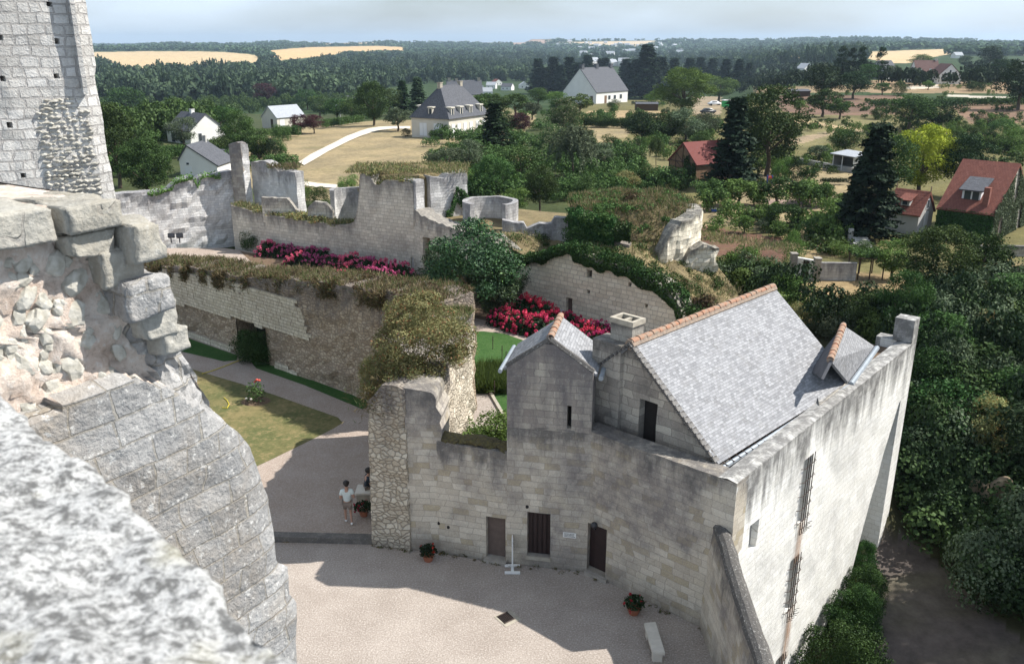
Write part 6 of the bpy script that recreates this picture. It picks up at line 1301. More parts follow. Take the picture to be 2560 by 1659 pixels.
for k in range(9000):
    a = random.uniform(0, 6.28); r_ = 4.7 * math.sqrt(random.random()); x, y = tcx2 + r_ * math.cos(a), tcy2 + 2.2 + r_ * math.sin(a); pts.append((x, y, 6.45 + .4 * noise.noise(Vector((x * .5, y * .5, 0))) - sstep(59.5, 56, y) * 2.6))
blades('dry_grass', 'dry grass crowning the ivy tower', pts, .5, .03, 'drygrass', .8)
pts = []
for k in range(16000):
    px, py = random.uniform(1180, 1720), random.uniform(560, 800); s = random.uniform(0, 17.6); b = random.uniform(.3, 12); x = gA[0] + gdir[0] * s - gdir[1] * b; y = gA[1] + gdir[1] * s + gdir[0] * b
    if random.random() < .3 + .7 * (noise.noise(Vector((x * .4, y * .4, 2))) > -.1): pts.append((x, y, platz(x, y, 0) - .1 if b < 9 else 4.5))
blades('bank_grass', 'patchy dry grass on the bank behind the pale garden wall', pts, .38, .025, 'drygrass', .9)
qs = []
for k in range(95):
    s = random.uniform(0, 17); b = random.uniform(.4, 8); x = gA[0] + gdir[0] * s - gdir[1] * b; y = gA[1] + gdir[1] * s + gdir[0] * b; qs.append(clump((x, y, platz(x, y, 0) + .05), random.uniform(.25, .7), 120, .07, (1, 1, .6)))
tag(link('bank_weeds', fastmesh('bank_weeds', np.concatenate(qs), 4, LM['mid'])), 'green weeds and low shrubs on the bank behind the pale garden wall', 'weeds', None, 'stuff')
for (cx, cy, z, r_, m_, lb) in ((*G(1505, 545, 5.2), 5.2, 1.5, 'dark', 'dark shrub growing in the mouth of the ivy tower'), (*G(1560, 530, 5.6), 5.4, 1.6, 'oak', 'shrub on the inner slope of the ivy tower'), (*G(1595, 520, 6.0), 6.2, 1.1, 'brush', 'brown shrub near the crest of the ivy tower'), (*G(1640, 590, 4.4), 4.3, .8, 'light', 'small leafy shrub at the right inside of the ivy tower'), (*G(1560, 585, 4.0), 4.0, .8, 'light', 'small light green shrub on the tower floor'), (*G(1750, 770, 2.2), 2.2, 1.0, 'brush', 'brown dry bush at the end of the garden wall'), (*G(1700, 735, 2.6), 2.6, .8, 'brush', 'brown dry tuft between garden wall and broken stub')):
    q = np.concatenate([clump((random.uniform(-.5, .5) * r_, random.uniform(-.5, .5) * r_, random.uniform(0, .4) * r_), r_ * .6, 500, .08) for _ in range(5)]); o = link('shrub', fastmesh('shrub', q, 4, LM[m_])); o.location = (cx, cy, z); tag(o, lb, 'shrub')
# plants on the far ruin tops
def cufr(s): return interp(s, sorted(pf))
blades('ruin_top_grass', 'dry grass on the tower stump and curtain ruin', [(*cuP.at(s, random.uniform(0, 1.5)), cufr(s)) for s in [random.uniform(0, LF) for _ in range(5000)]] + [(random.uniform(-13, -3.5), random.uniform(67, 72.5), 7.75) for _ in range(4500)], .42, .03, 'drygrass', .9)
qs = []
for k in range(60):
    if k < 30: s = random.uniform(0, LF); x, y = cuP.at(s, random.uniform(-.1, 1.3)); z = cufr(s)
    else: x, y, z = random.uniform(-13, -4), random.uniform(67, 71), 7.8
    qs.append(clump((x, y, z), random.uniform(.2, .45), 100, .07, (1, 1, .7)))
for k in range(22): s = random.uniform(6, 9.6); x, y = cuP.at(s, random.uniform(-.15, 1.8)); qs.append(clump((x, y, cufr(s) + .1), random.uniform(.3, .6), 150, .08, (1, 1, .6)))
tag(link('ruin_top_weeds', fastmesh('ruin_top_weeds', np.concatenate(qs), 4, LM['olive'])), 'green and brown weeds rooted in the curtain ruin', 'weeds', None, 'stuff')
iv = Path([rB, rC]); hang(iv, lambda s: interp(s, [(0, 4.2), (1.6, 5.0), (2.2, 6.7), (3.0, 6.2), (4, 4.5)]), 1.2, 3.4, 1500, 'ivy', 'ivy', 'triangular patch of ivy on the tower side wall', depth=2.2, leaf=.07, off=(-.05, .05), seed=8, up=.05)
tree(628, 622, 565, 'bush', 'oak', 'small green tree in the corner where bright wall meets the pier', .8, at=(*Gu(628, 622), .2))
for a, b, lb in ((0, 1, ''),):
    pts = [(random.uniform(bw_a[0], bw_b[0]), lerp(bw_a[1], bw_b[1], .6) + random.uniform(-.5, 1.2), TZ(bw_b[1], 425) + random.uniform(-.1, .2)) for _ in range(1200)]; blades('wall_top_straw', 'straw-coloured grass on the light wall right of the tall pier', [p for p in pts if p[0] > lerp(bw_a[0], bw_b[0], .45)], .5, .03, 'drygrass', .9)
hang(Path([(lwb[0] - 1.2, lwb[1] - .3), lwa]), lambda s: interp(s, sorted([(a + 1.2, b) for a, b in pr_])), 5.5, 11.8, 900, 'light', 'ivy', 'green creeper along the top of the bright crumbling wall', depth=.5, leaf=.08, off=(-.1, .9), seed=9, up=.3)
# olive shrub on the spur wall
sx_, sy_ = G(1065, 925, 6.2)
proto('shrub0', lobes_crown(71, 30000, 60, .0125, rx=.52, z0=-.12, z1=1.0, lobe=(.09, .18)), h0=.2, r=.02)
def shrub(name, at, h, w, mat, label, k='shrub0'):
    e = empty(name, at, label, 'shrub', rz=random.uniform(0, 6)); e.scale = (w, w, h); c = link('foliage', PT[k][0], e); c.material_slots[0].link = 'OBJECT'; c.material_slots[0].material = LM[mat]; return e
shrub('shrub', (sx_ - .05, sy_ + .2, 6.1), 2.8, 3.4, 'olive', 'large olive and yellow leaved shrub growing on the spur wall top')
shrub('shrub', (*G(985, 975, 5.6), 5.2), 1.9, 2.3, 'olive', 'lower brownish end of the olive shrub draping over the pier')
blades('dead_twigs', 'dead brown twigs hanging over the pier below the olive shrub', [(x_ + random.gauss(0, .45), y_ + random.gauss(0, .3), 5.7 + random.gauss(0, .35)) for x_, y_ in [G(955, 1000, 5.6)] for _ in range(1500)], .3, .012, 'brush', 2)
blades('dry_grass', 'dry grass where the long wall turns into the spur wall', [(*spP.at(random.uniform(4.5, 9.3), random.uniform(0, 2.4)), 6.2) for _ in range(3500)], .4, .018, 'drygrass', .9)
qs = []
for k in range(110):
    PP, L_ = ((fwP, fwP.L), (cwP, cwP.L), (ppP, ppP.L))[random.choice((0, 0, 1, 2))]; s = random.uniform(0, L_); x, y = PP.at(s, -random.uniform(.04, .22))
    if random.random() < .5 + noise.noise(Vector((s * .8, L_, 0))): qs.append(clump((x, y, .02), random.uniform(.04, .11), 26, .028, (1.3, 1, .7)))
for k in range(60): x, y = random.uniform(-11, -5), random.uniform(27.35, 27.5); qs.append(clump((x, y, .01), random.uniform(.03, .08), 22, .025, (1.4, 1, .6)))
tag(link('wall_foot_weeds', fastmesh('wall_foot_weeds', np.concatenate(qs), 4, LM['brush'])), 'small dry weeds along the foot of the courtyard walls', 'weeds', None, 'stuff')
# magnolia and garden planting
mg = tree(1178, 800, 566, 'fine', 'magnolia', 'large dark glossy-leaved magnolia in the inner garden corner', .95, at=(*Gu(1180, 800), .2), name='magnolia_tree')
tree(1120, 790, 620, 'fine', 'magnolia', 'left flank of dark evergreen leaves beside the magnolia', .8, at=(*Gu(1105, 770), .2)); tree(1285, 800, 660, 'fine', 'dark', 'shaded evergreen at the right side of the magnolia', .8, at=(*Gu(1270, 785), .2))
tree(1240, 805, 650, 'fine', 'magnolia', 'low glossy evergreen between magnolia and pale garden wall', .85, at=(*Gu(1235, 800), .2))
tree(1130, 760, 715, 'bush', 'light', 'small light green bush behind the grassy corner of the long wall', .9, at=(*G(1135, 745, 3.8), 3.8))
for i, (px, yb, yt, w) in enumerate(((642, 905, 812, .75), (616, 903, 830, .75), (662, 908, 845, .7))): tree(px, yb, yt, 'bush', 'ivy', ('tallest dark ivy bush in the wall niche', 'dark ivy bush at the left side of the niche', 'dark ivy bush at the right side of the niche')[i], w, at=(*Gu(px, yb), .2))
for i, (px, py) in enumerate(((672, 898), (730, 915), (782, 930))): tree(px, py, py - 22, 'bush', 'dark', ('small shrub just right of the niche', 'second small shrub along the long wall foot', 'third small shrub along the long wall foot')[i], .9, at=(*Gu(px, py), .2))
def hyd_proto(name, pm, seed):
    r = np.random.default_rng(seed); D = rand_dirs(1400, .5); D = D[D[:, 2] > -.1]; C = D * r.uniform(.5, .95, len(D))[:, None]; C[:, 2] = C[:, 2] * .9; fol = leafquads(C, D, .1, .7, .7)
    hd = rand_dirs(150, .55); hd = hd[hd[:, 2] > .0][:40]; qs = []
    for h in hd:
        d = rand_dirs(22, .2); qs.append(leafquads(h * r.uniform(.88, 1.12) * np.array([1, 1, .95]) + d * .09, d, .045, .4, .9))
    return fastmesh('foliage_' + name, fol, 4, LM['dark']), fastmesh('blooms_' + name, np.concatenate(qs), 4, LM[pm])
hp, hr_ = hyd_proto('pink', 'pink', 1), hyd_proto('red', 'red', 2)
def hyd(px, py, w, h, pr, label, group):
    e = empty('flowering_bush', (*Gu(px, py), .1), label, 'flower bush', group, rz=random.uniform(0, 6)); e.scale = (w, w, h); link('foliage', pr[0], e); link('blooms', pr[1], e)
PB = [(674, 636), (700, 640), (728, 640), (756, 646), (782, 650), (806, 652), (832, 664), (856, 668), (880, 672), (905, 678), (930, 682), (955, 688), (980, 692), (1003, 698), (745, 660), (775, 664), (870, 686), (935, 700), (968, 706)]
for px, py in PB: hyd(px, py, random.uniform(.95, 1.25), random.uniform(1.0, 1.45), hp, 'bright pink flowering bush in the long bed before the curtain ruin', 'pink flowering bushes in the long bed')
RBD = [(1246, 808, .95), (1268, 812, 1.1), (1290, 822, 1.1), (1316, 826, 1.2), (1342, 832, 1.2), (1368, 834, 1.1), (1295, 790, 1.2), (1320, 795, 1.5), (1350, 805, 1.4), (1384, 822, 1.2), (1422, 818, 1.0), (1450, 840, 1.0), (1476, 846, 1.1), (1500, 846, 1.1), (1470, 862, 1.1), (1495, 872, 1.1), (1440, 866, 1.0), (1400, 845, 1.0), (1362, 768, .8)]
for px, py, s in RBD: hyd(px, py, s * .95, s * 1.1, hr_, 'crimson flowering bush in the bed by the pale garden wall', 'crimson flowering bushes by the pale garden wall')
blades('tall_bed_grass', 'tall green grasses in the fenced bed on the green lawn', [(*Gu(random.uniform(1188, 1285), random.uniform(930, 985)), .2) for _ in range(6000)], 1.0, .02, 'grassg', .5)
for i, (px, py, t) in enumerate(((1215, 1160, 1040), (1255, 1165, 1050), (1180, 1150, 1070))): tree(px, py, t, 'bush', 'light', ('middle leafy green bush behind the mossy low wall', 'right leafy green bush behind the mossy low wall, against the turret', 'left leafy green bush behind the mossy low wall')[i], 1.1, at=(*Gu(px, py), .2))
STK = [(1232, 868, 845), (1255, 893, 868), (1265, 908, 885), (1271, 925, 900), (1258, 955, 935), (1236, 985, 955)]
for px, yb, yt in STK: 
    x, y = Gu(px, yb + 5); mb = MB(); mb.tube([(x, y, .1), (x + .01, y, 1.05)], .025, 6); mb.tube([(x - .06, y, .78), (x + .06, y, .78)], .012, 4); o = mb.build('fence_stake', M['iron']); tag(o, 'thin rusty iron stake standing round the grassy bed', 'stake', 'iron stakes round the grassy bed')
# rose bush, hoses, pots
rx_, ry_ = Gu(640, 1003)
rb = empty('rose_bush', (rx_, ry_, .2), 'small rose bush with pale and red blooms in the dry lawn', 'rose bush'); C = rand_dirs(420, .4); C = C * rng.uniform(.3, 1, 420)[:, None] * np.array([.55, .5, .7]) + np.array([0, 0, .45]); link('foliage', fastmesh('rose_leaves', leafquads(C, C, .06), 4, LM['mid']), rb)
mb = MB(); 
for (a, b, c) in ((-.4, -.2, .25), (-.3, .1, .55), (-.1, -.4, .3)): mb.rock((a, b, c), .08, 1, 1, (1, 1, .7), .2)
link('pale_blooms', mb.build('pale_blooms', M['bench']).data, rb); bpy.data.objects.remove(bpy.data.objects['pale_blooms'])
mb = MB(); 
for (a, b, c) in ((.1, .2, 1.1), (.2, .25, 1.05), (0, .2, 1.0)): mb.rock((a, b, c), .09, 1, 1, (1, 1, .7), .2)
M['rosered'] = simple('rose red', (.6, .09, .06), .7, .2); o = mb.build('red_blooms', M['rosered']); o.parent = rb
M['redsoil'] = M['soil']; sheet('rose_bed_soil', [(rx_ + .75 * math.cos(t), ry_ + .6 * math.sin(t)) for t in np.linspace(0, 6.28, 14)[:-1]], UZ + .009, M['soil'])
mb = MB(); mb.tube([(*Gu(px, py), .235) for px, py in ((505, 935), (530, 928), (560, 917), (590, 905), (612, 897), (630, 890))], .022, 6); tag(mb.build('garden_hose', M['yellow']), 'yellow hose stretched from the niche across the path', 'hose')
mb = MB(); mb.tube([(*Gu(px, py), .235) for px, py in ((560, 995), (568, 1002), (573, 1012), (568, 1021), (556, 1020))], .022, 6); tag(mb.build('garden_hose', M['yellow']), 'curled end of yellow hose on the dry lawn edge', 'hose')
def pot(px, py, z, r, label, spread=1.):
    x, y = G(px, py, z); e = empty('flower_pot', (x, y, z), label, 'flower pot'); mb = MB(); mb.tube([(0, 0, 0), (0, 0, .2), (0, 0, .25), (0, 0, .251)], [r * .55, r * .8, r * .88, .01], 14); o = mb.build('pot', M['terra']); o.parent = e
    C = rand_dirs(700, .3); C = C[C[:, 2] > -.35]; C = C * rng.uniform(.5, 1, len(C))[:, None] * np.array([r * 1.25 * spread, r * 1.15, r * 1.1]) + np.array([0, 0, .36]); link('leaves', fastmesh('pot_leaves', leafquads(C, C - np.array([0, 0, .4]), .045), 4, LM['dark']), e)
    d = rand_dirs(14, .2); qs = [leafquads(h * np.array([r * 1.3 * spread, r * 1.25, r * 1.15]) + np.array([0, 0, .36]) + rand_dirs(9) * .04, rand_dirs(9, .5), .035) for h in d if h[2] > -.5]; link('blooms', fastmesh('pot_blooms', np.concatenate(qs), 4, LM['redl']), e)
pot(1071, 1400, 0, .26, 'round pot of red flowers at the foot of the ashlar wall left of the doors'); pot(1584, 1532, 0, .28, 'round pot of red flowers by the angled facade near the bench'); pot(910, 1288, UZ, .24, 'trailing pot of red flowers on the terrace beside the walking woman', 1.3)
# bench, sign stand, drain, floodlights
bz_ = .44; bc = [q5(*p) for p in ((1385, 1208), (1478, 1200), (1556, 1448), (1452, 1440))]; bp_ = [G(*p, bz_) for p in bc]
be = empty('stone_bench', (*bp_[0], 0), 'pale stone bench standing on the gravel in the shade', 'bench'); bm = bmesh.new(); vs = [bm.verts.new((*p, bz_)) for p in bp_]; f = bm.faces.new(vs); r = bmesh.ops.extrude_face_region(bm, geom=[f])
for v in [g for g in r['geom'] if isinstance(g, bmesh.types.BMVert)]: v.co.z = bz_ - .12
bmesh.ops.recalc_face_normals(bm, faces=bm.faces); bmesh.ops.bevel(bm, geom=bm.edges[:], offset=.015, segments=2, affect='EDGES'); mb = MB(); bm.normal_update(); mb.bm(bm); addto(mb.build('seat', M['bench']), be)
for t in (.14, .86):
    a = [lerp(bp_[0][i], bp_[3][i], t) for i in (0, 1)]; b = [lerp(bp_[1][i], bp_[2][i], t) for i in (0, 1)]; d = nrm(bp_[0], bp_[3]); w = .09; k = .12
    A_ = [lerp(a[i], b[i], k) for i in (0, 1)]; B_ = [lerp(a[i], b[i], 1 - k) for i in (0, 1)]; c = [(A_[0] - d[0] * w, A_[1] - d[1] * w), (B_[0] - d[0] * w, B_[1] - d[1] * w), (B_[0] + d[0] * w, B_[1] + d[1] * w), (A_[0] + d[0] * w, A_[1] + d[1] * w)]
    mb = MB(); 
    for i in range(4): mb.quad([(*c[i], 0), (*c[(i + 1) % 4], 0), (*c[(i + 1) % 4], bz_ - .122), (*c[i], bz_ - .122)])
    mb.quad([(*p, bz_ - .122) for p in c]); addto(fixnormals(mb.build('leg', M['bench'])), be)
sx, sy = G(1281, 1422); ss_ = empty('sign_stand', (sx, sy, 0), 'white wooden sign stand seen edge-on between the two left doors', 'sign stand')
def bx(mb, x0, x1, y0, y1, z0, z1, bev=.008): mb.box((x0, y0, z0), (x1, y1, z1), bev)
mb = MB(); bx(mb, -.27, .27, -.30, -.2, 0, .07); bx(mb, -.27, .27, .12, .22, 0, .07); bx(mb, -.05, .05, -.2, .12, .02, .09); o = mb.build('foot', M['whitep']); o.parent = ss_
mb = MB(); bx(mb, -.025, .025, -.1, .02, .09, 1.25); bx(mb, -.018, .018, -.36, .3, .55, 1.2); mb.tube([(0, -.05, 1.25), (0, -.05, 1.42)], [.03, .008], 6); o = mb.build('board', M['whitep']); o.parent = ss_
dg = [G(*q5(*p)) for p in ((200, 1165), (285, 1125), (345, 1180), (262, 1220))]; dr_e = empty('drain', (*dg[0], 0), 'iron drain grate set in worn stone in the gravel', 'drain')
cx, cy = sum(p[0] for p in dg) / 4, sum(p[1] for p in dg) / 4; mb = MB(); q = [(cx + (p[0] - cx) * 1.55 + .06, cy + (p[1] - cy) * 1.5, .012) for p in dg]; mb.quad(q if True else q); addto(fixnormals(mb.build('stone_surround', M['trim'])), dr_e)
mb = MB(); mb.quad([(*p, .017) for p in dg]); addto(mb.build('pit', M['dark']), dr_e); mb = MB()
for k in range(8): t = (k + .5) / 8; a = [lerp(dg[0][i], dg[1][i], t) for i in (0, 1)]; b = [lerp(dg[3][i], dg[2][i], t) for i in (0, 1)]; mb.tube([(*a, .03), (*b, .03)], .012, 4)
for t in (0, 1): a = [lerp(dg[0][i], dg[3][i], t) for i in (0, 1)]; b = [lerp(dg[1][i], dg[2][i], t) for i in (0, 1)]; mb.tube([(*a, .03), (*b, .03)], .02, 4)
addto(mb.build('grate', M['iron']), dr_e)
for px in (428, 449):
    x, y = G(px, 600, 4.5); e = empty('floodlight', (x, y, 4.3), ('left' if px < 440 else 'right') + ' one of two black floodlights on the grassy wall top', 'floodlight', 'floodlights on the long wall'); mb = MB(); mb.box((-.22, -.13, .35), (.22, .16, .68), .03); o = mb.build('housing', M['black']); o.parent = e; o.rotation_euler = (-.4, 0, .2); mb = MB(); mb.tube([(0, 0, 0), (0, 0, .45)], .04, 6); o = mb.build('post', M['black']); o.parent = e
# creeper hedge at the foot of the outer wall, rock outcrop
for i, (px, py, z, h, w) in enumerate(((2168, 1440, -4.9, 1.7, 1.35), (2165, 1530, -5.4, 2.2, 2.0), (2140, 1620, -5.9, 2.8, 2.5), (2110, 1760, -6.6, 3.6, 3.2))):
    x, y = G(px, py, z); e = shrub('creeper_bush', (x - .3, y, z), h, w, 'ivy', ('topmost and smallest creeper bush below the buttress', 'second creeper bush down the lane side', 'third creeper bush down the lane side', 'lowest and largest creeper bush at the bottom edge')[i])
x, y, z = GT(2470, 1345); mb = MB(); mb.rock((x, y + .6, z + .9), 1.2, 4, 5, (1.0, .6, 1.5), .8); mb.rock((x + .8, y + .7, z + .2), 1.0, 6, 5, (1, .6, 1.1), .8); tag(mb.build('rock_outcrop', simple('pale tufa rock', (.42, .33, .22), .95, .4, 2, 1., c2=(.2, .15, .10)), smooth=True), 'pale tufa rock face showing through the dark undergrowth', 'rock')

for i, (tx, ty, th2) in enumerate(((29, 20, 11), (33, 29, 13), (38, 40, 13), (30, 12, 11), (44, 52, 12))):  # unseen trees added past the right edge to shade the bank and lane
    z = terr(tx, ty); e = empty('tree', (tx, ty, z), ('shade tree added out of the view beside the lane, first from the viewer', 'shade tree added out of the view, second from the viewer', 'shade tree added out of the view, middle of the row beyond the edge', 'shade tree added out of the view, nearest the keep', 'shade tree added out of the view, farthest up the bank')[i], 'tree', rz=i); e.scale = (th2 * 1.2, th2 * 1.2, th2); c = link('crown', PT['fine%d' % (i % 2)][0], e); c.material_slots[0].link = 'OBJECT'; c.material_slots[0].material = LM['dark']; link('trunk', PT['fine0'][1], e)

# ---------------------------------------------------------------- people
M['skin'] = simple('skin', (.42, .24, .17), .6, .08); M['hair'] = simple('dark hair', (.02, .014, .012), .6, .3, 20); M['tee'] = simple('white tee', (.62, .68, .66), .85, .08, 10, .2); M['shorts'] = simple('taupe shorts', (.22, .175, .145), .9, .12, 10, .2); M['navy'] = simple('navy top', (.02, .03, .045), .85, .2, 8); M['sock'] = simple('white shoe', (.75, .75, .73), .7, .05)
def skin(name, V, E, Rr, m, parent, sub=2, root=0):
    me = bpy.data.meshes.new(name); me.from_pydata(V, E, []); o = bpy.data.objects.new(name, me); col.objects.link(o)
    md = o.modifiers.new('s', 'SKIN'); sv = me.skin_vertices[0].data if me.skin_vertices else None
    if sv is None:
        bpy.context.view_layer.objects.active = o; bm = bmesh.new(); bm.from_mesh(me); bm.verts.layers.skin.verify(); bm.to_mesh(me); bm.free(); sv = me.skin_vertices[0].data
    for i, r in enumerate(Rr): sv[i].radius = (r, r) if not isinstance(r, tuple) else r; sv[i].use_root = (i == root)
    s2 = o.modifiers.new('d', 'SUBSURF'); s2.levels = sub; s2.render_levels = sub; md.use_smooth_shade = True
    dg_ = bpy.context.evaluated_depsgraph_get(); dg_.update(); nm = bpy.data.meshes.new_from_object(o.evaluated_get(dg_)); o.modifiers.clear(); o.data = nm; nm.materials.clear(); nm.materials.append(m)
    nm.polygons.foreach_set('use_smooth', [True] * len(nm.polygons)); o.parent = parent; return o
def person(loc, rz, pose, label, tops, legs, hairlen=.0):
    e = empty('person', loc, label, 'person', rz=rz); J = pose; V = []; E = []; Rr = []
    def add(p, r, par=None):
        V.append(p); Rr.append(r); 
        if par is not None: E.append((par, len(V) - 1))
        return len(V) - 1
    pel = add(J['pel'], (.15, .11)); wa = add(J['waist'], (.125, .09), pel); chs = add(J['chest'], (.15, .105), wa); nk_ = add(J['neck'], .052, chs); hd0 = add(J['head0'], .068, nk_); hd1 = add(J['head1'], (.078, .092), hd0); hd2 = add(J['head2'], (.07, .085), hd1)
    nose = add((J['head1'][0], J['head1'][1] + .105, J['head1'][2] - .02), .014, hd1)
    for s in ('l', 'r'):
        sh, el, wr, hn = J['sh' + s], J['el' + s], J['wr' + s], J['hn' + s]; a = add(sh, .058, chs); b = add(el, .04, a); c = add(wr, .027, b); d = add(hn, (.036, .018), c)
        dv = (Vector(hn) - Vector(wr)).normalized(); sd = dv.cross(Vector((0, 0, 1))).normalized()
        for k in range(4): tp = Vector(hn) + sd * (k - 1.5) * .017; f1 = add(tuple(tp + dv * (.035 + .004 * (k % 3)) - Vector((0, 0, .006))), .0085, d); add(tuple(tp + dv * (.065 + .006 * (k % 3)) - Vector((0, 0, .022))), .0075, f1)
        th = Vector(wr) * .5 + Vector(hn) * .5 + sd * .035 * (1 if s == 'l' else -1); add(tuple(th + dv * .02), .009, c)
        hp_, kn, an, to = J['hp' + s], J['kn' + s], J['an' + s], J['to' + s]; a = add(hp_, .085, pel); b = add(kn, .052, a); c = add(an, .036, b); add(to, (.042, .028), c)
    skin('body', V, E, Rr, M['skin'], e, 2)
    # clothes: slightly larger sleeves over the same joints
    V2 = [J['pel'], J['waist'], J['chest'], tuple(Vector(J['neck']) - Vector((0, 0, .04)))]; R2 = [(.17, .13), (.15, .115), (.175, .13), .075]; E2 = [(0, 1), (1, 2), (2, 3)]
    for s in ('l', 'r'): i = len(V2); V2 += [J['sh' + s], tuple(Vector(J['sh' + s]).lerp(Vector(J['el' + s]), .6))]; R2 += [.078, .066]; E2 += [(2, i), (i, i + 1)]
    skin('shirt', V2, E2, R2, M[tops], e, 2)
    V2 = [J['pel']]; R2 = [(.175, .135)]; E2 = []
    for s in ('l', 'r'): i = len(V2); V2 += [J['hp' + s], tuple(Vector(J['hp' + s]).lerp(Vector(J['kn' + s]), .75))]; R2 += [.105, .09]; E2 += [(0, i), (i, i + 1)]
    skin('shorts', V2, E2, R2, M[legs], e, 2)
    for s in ('l', 'r'): a, t = Vector(J['an' + s]), Vector(J['to' + s]); skin('shoe', [tuple(a + Vector((0, 0, .05))), tuple(a - Vector((0, .02, .035))), tuple(t)], [(0, 1), (1, 2)], [.045, .052, .045], M['sock'], e, 2)
    h1 = Vector(J['head1']); mb = MB(); mb.rock(tuple(h1 + Vector((0, -.025, .045))), .128, 2, 3, (.92, 1.0, 1.02), .16); o = mb.build('hair', M['hair'], smooth=True); o.parent = e
    return e
walk = dict(pel=(0, 0, .93), waist=(0, .01, 1.1), chest=(0, .02, 1.32), neck=(0, .03, 1.49), head0=(0, .04, 1.57), head1=(0, .05, 1.66), head2=(0, .045, 1.73),
 shl=(-.19, .02, 1.39), ell=(-.25, -.06, 1.13), wrl=(-.2, .14, 1.08), hnl=(-.15, .21, 1.09), shr=(.19, .02, 1.39), elr=(.26, -.06, 1.13), wrr=(.22, .13, 1.06), hnr=(.18, .2, 1.07),
 hpl=(-.09, 0, .88), knl=(-.1, .1, .5), anl=(-.1, .12, .09), tol=(-.11, .26, .05), hpr=(.09, 0, .88), knr=(.1, .02, .48), anr=(.12, -.14, .09), tor=(.13, -.01, .045))
px_, py_ = Gu(872, 1308); person((px_, py_, UZ), .15, walk, 'woman with short dark hair in pale top and taupe shorts walking away over the gravel', 'tee', 'shorts')
sit = dict(pel=(0, 0, .52), waist=(0, -.0, .68), chest=(0, .04, .9), neck=(0, .08, 1.07), head0=(0, .1, 1.14), head1=(0, .12, 1.23), head2=(0, .12, 1.30), shl=(-.18, .05, .97), ell=(-.22, .12, .72), wrl=(-.12, .32, .66), hnl=(-.06, .38, .64), shr=(.18, .05, .97), elr=(.22, .12, .72), wrr=(.12, .32, .66), hnr=(.06, .38, .64),
 hpl=(-.09, .03, .52), knl=(-.1, .42, .5), anl=(-.1, .44, .09), tol=(-.1, .58, .05), hpr=(.09, .03, .52), knr=(.1, .42, .5), anr=(.1, .44, .09), tor=(.1, .58, .05))
bx_, by_ = Gu(908, 1258); person((bx_ + .12, by_ + .35, UZ), -1.2, sit, 'dark-haired person in navy top seated on a stone block half hidden by the pier', 'navy', 'shorts')
mb = MB(); mb.box((bx_ - .25, by_ - .05, .2), (bx_ + .75, by_ + .6, .62), .03); o = mb.build('base', M['trim']); mb = MB(); mb.box((bx_ - .3, by_ - .1, .62), (bx_ + .8, by_ + .65, .7), .015); o2 = mb.build('slab', M['bench']); e = empty('stone_block_seat', (bx_, by_, .2), 'pale stone seat beside the rubble pier', 'bench'); addto(o, e); addto(o2, e)

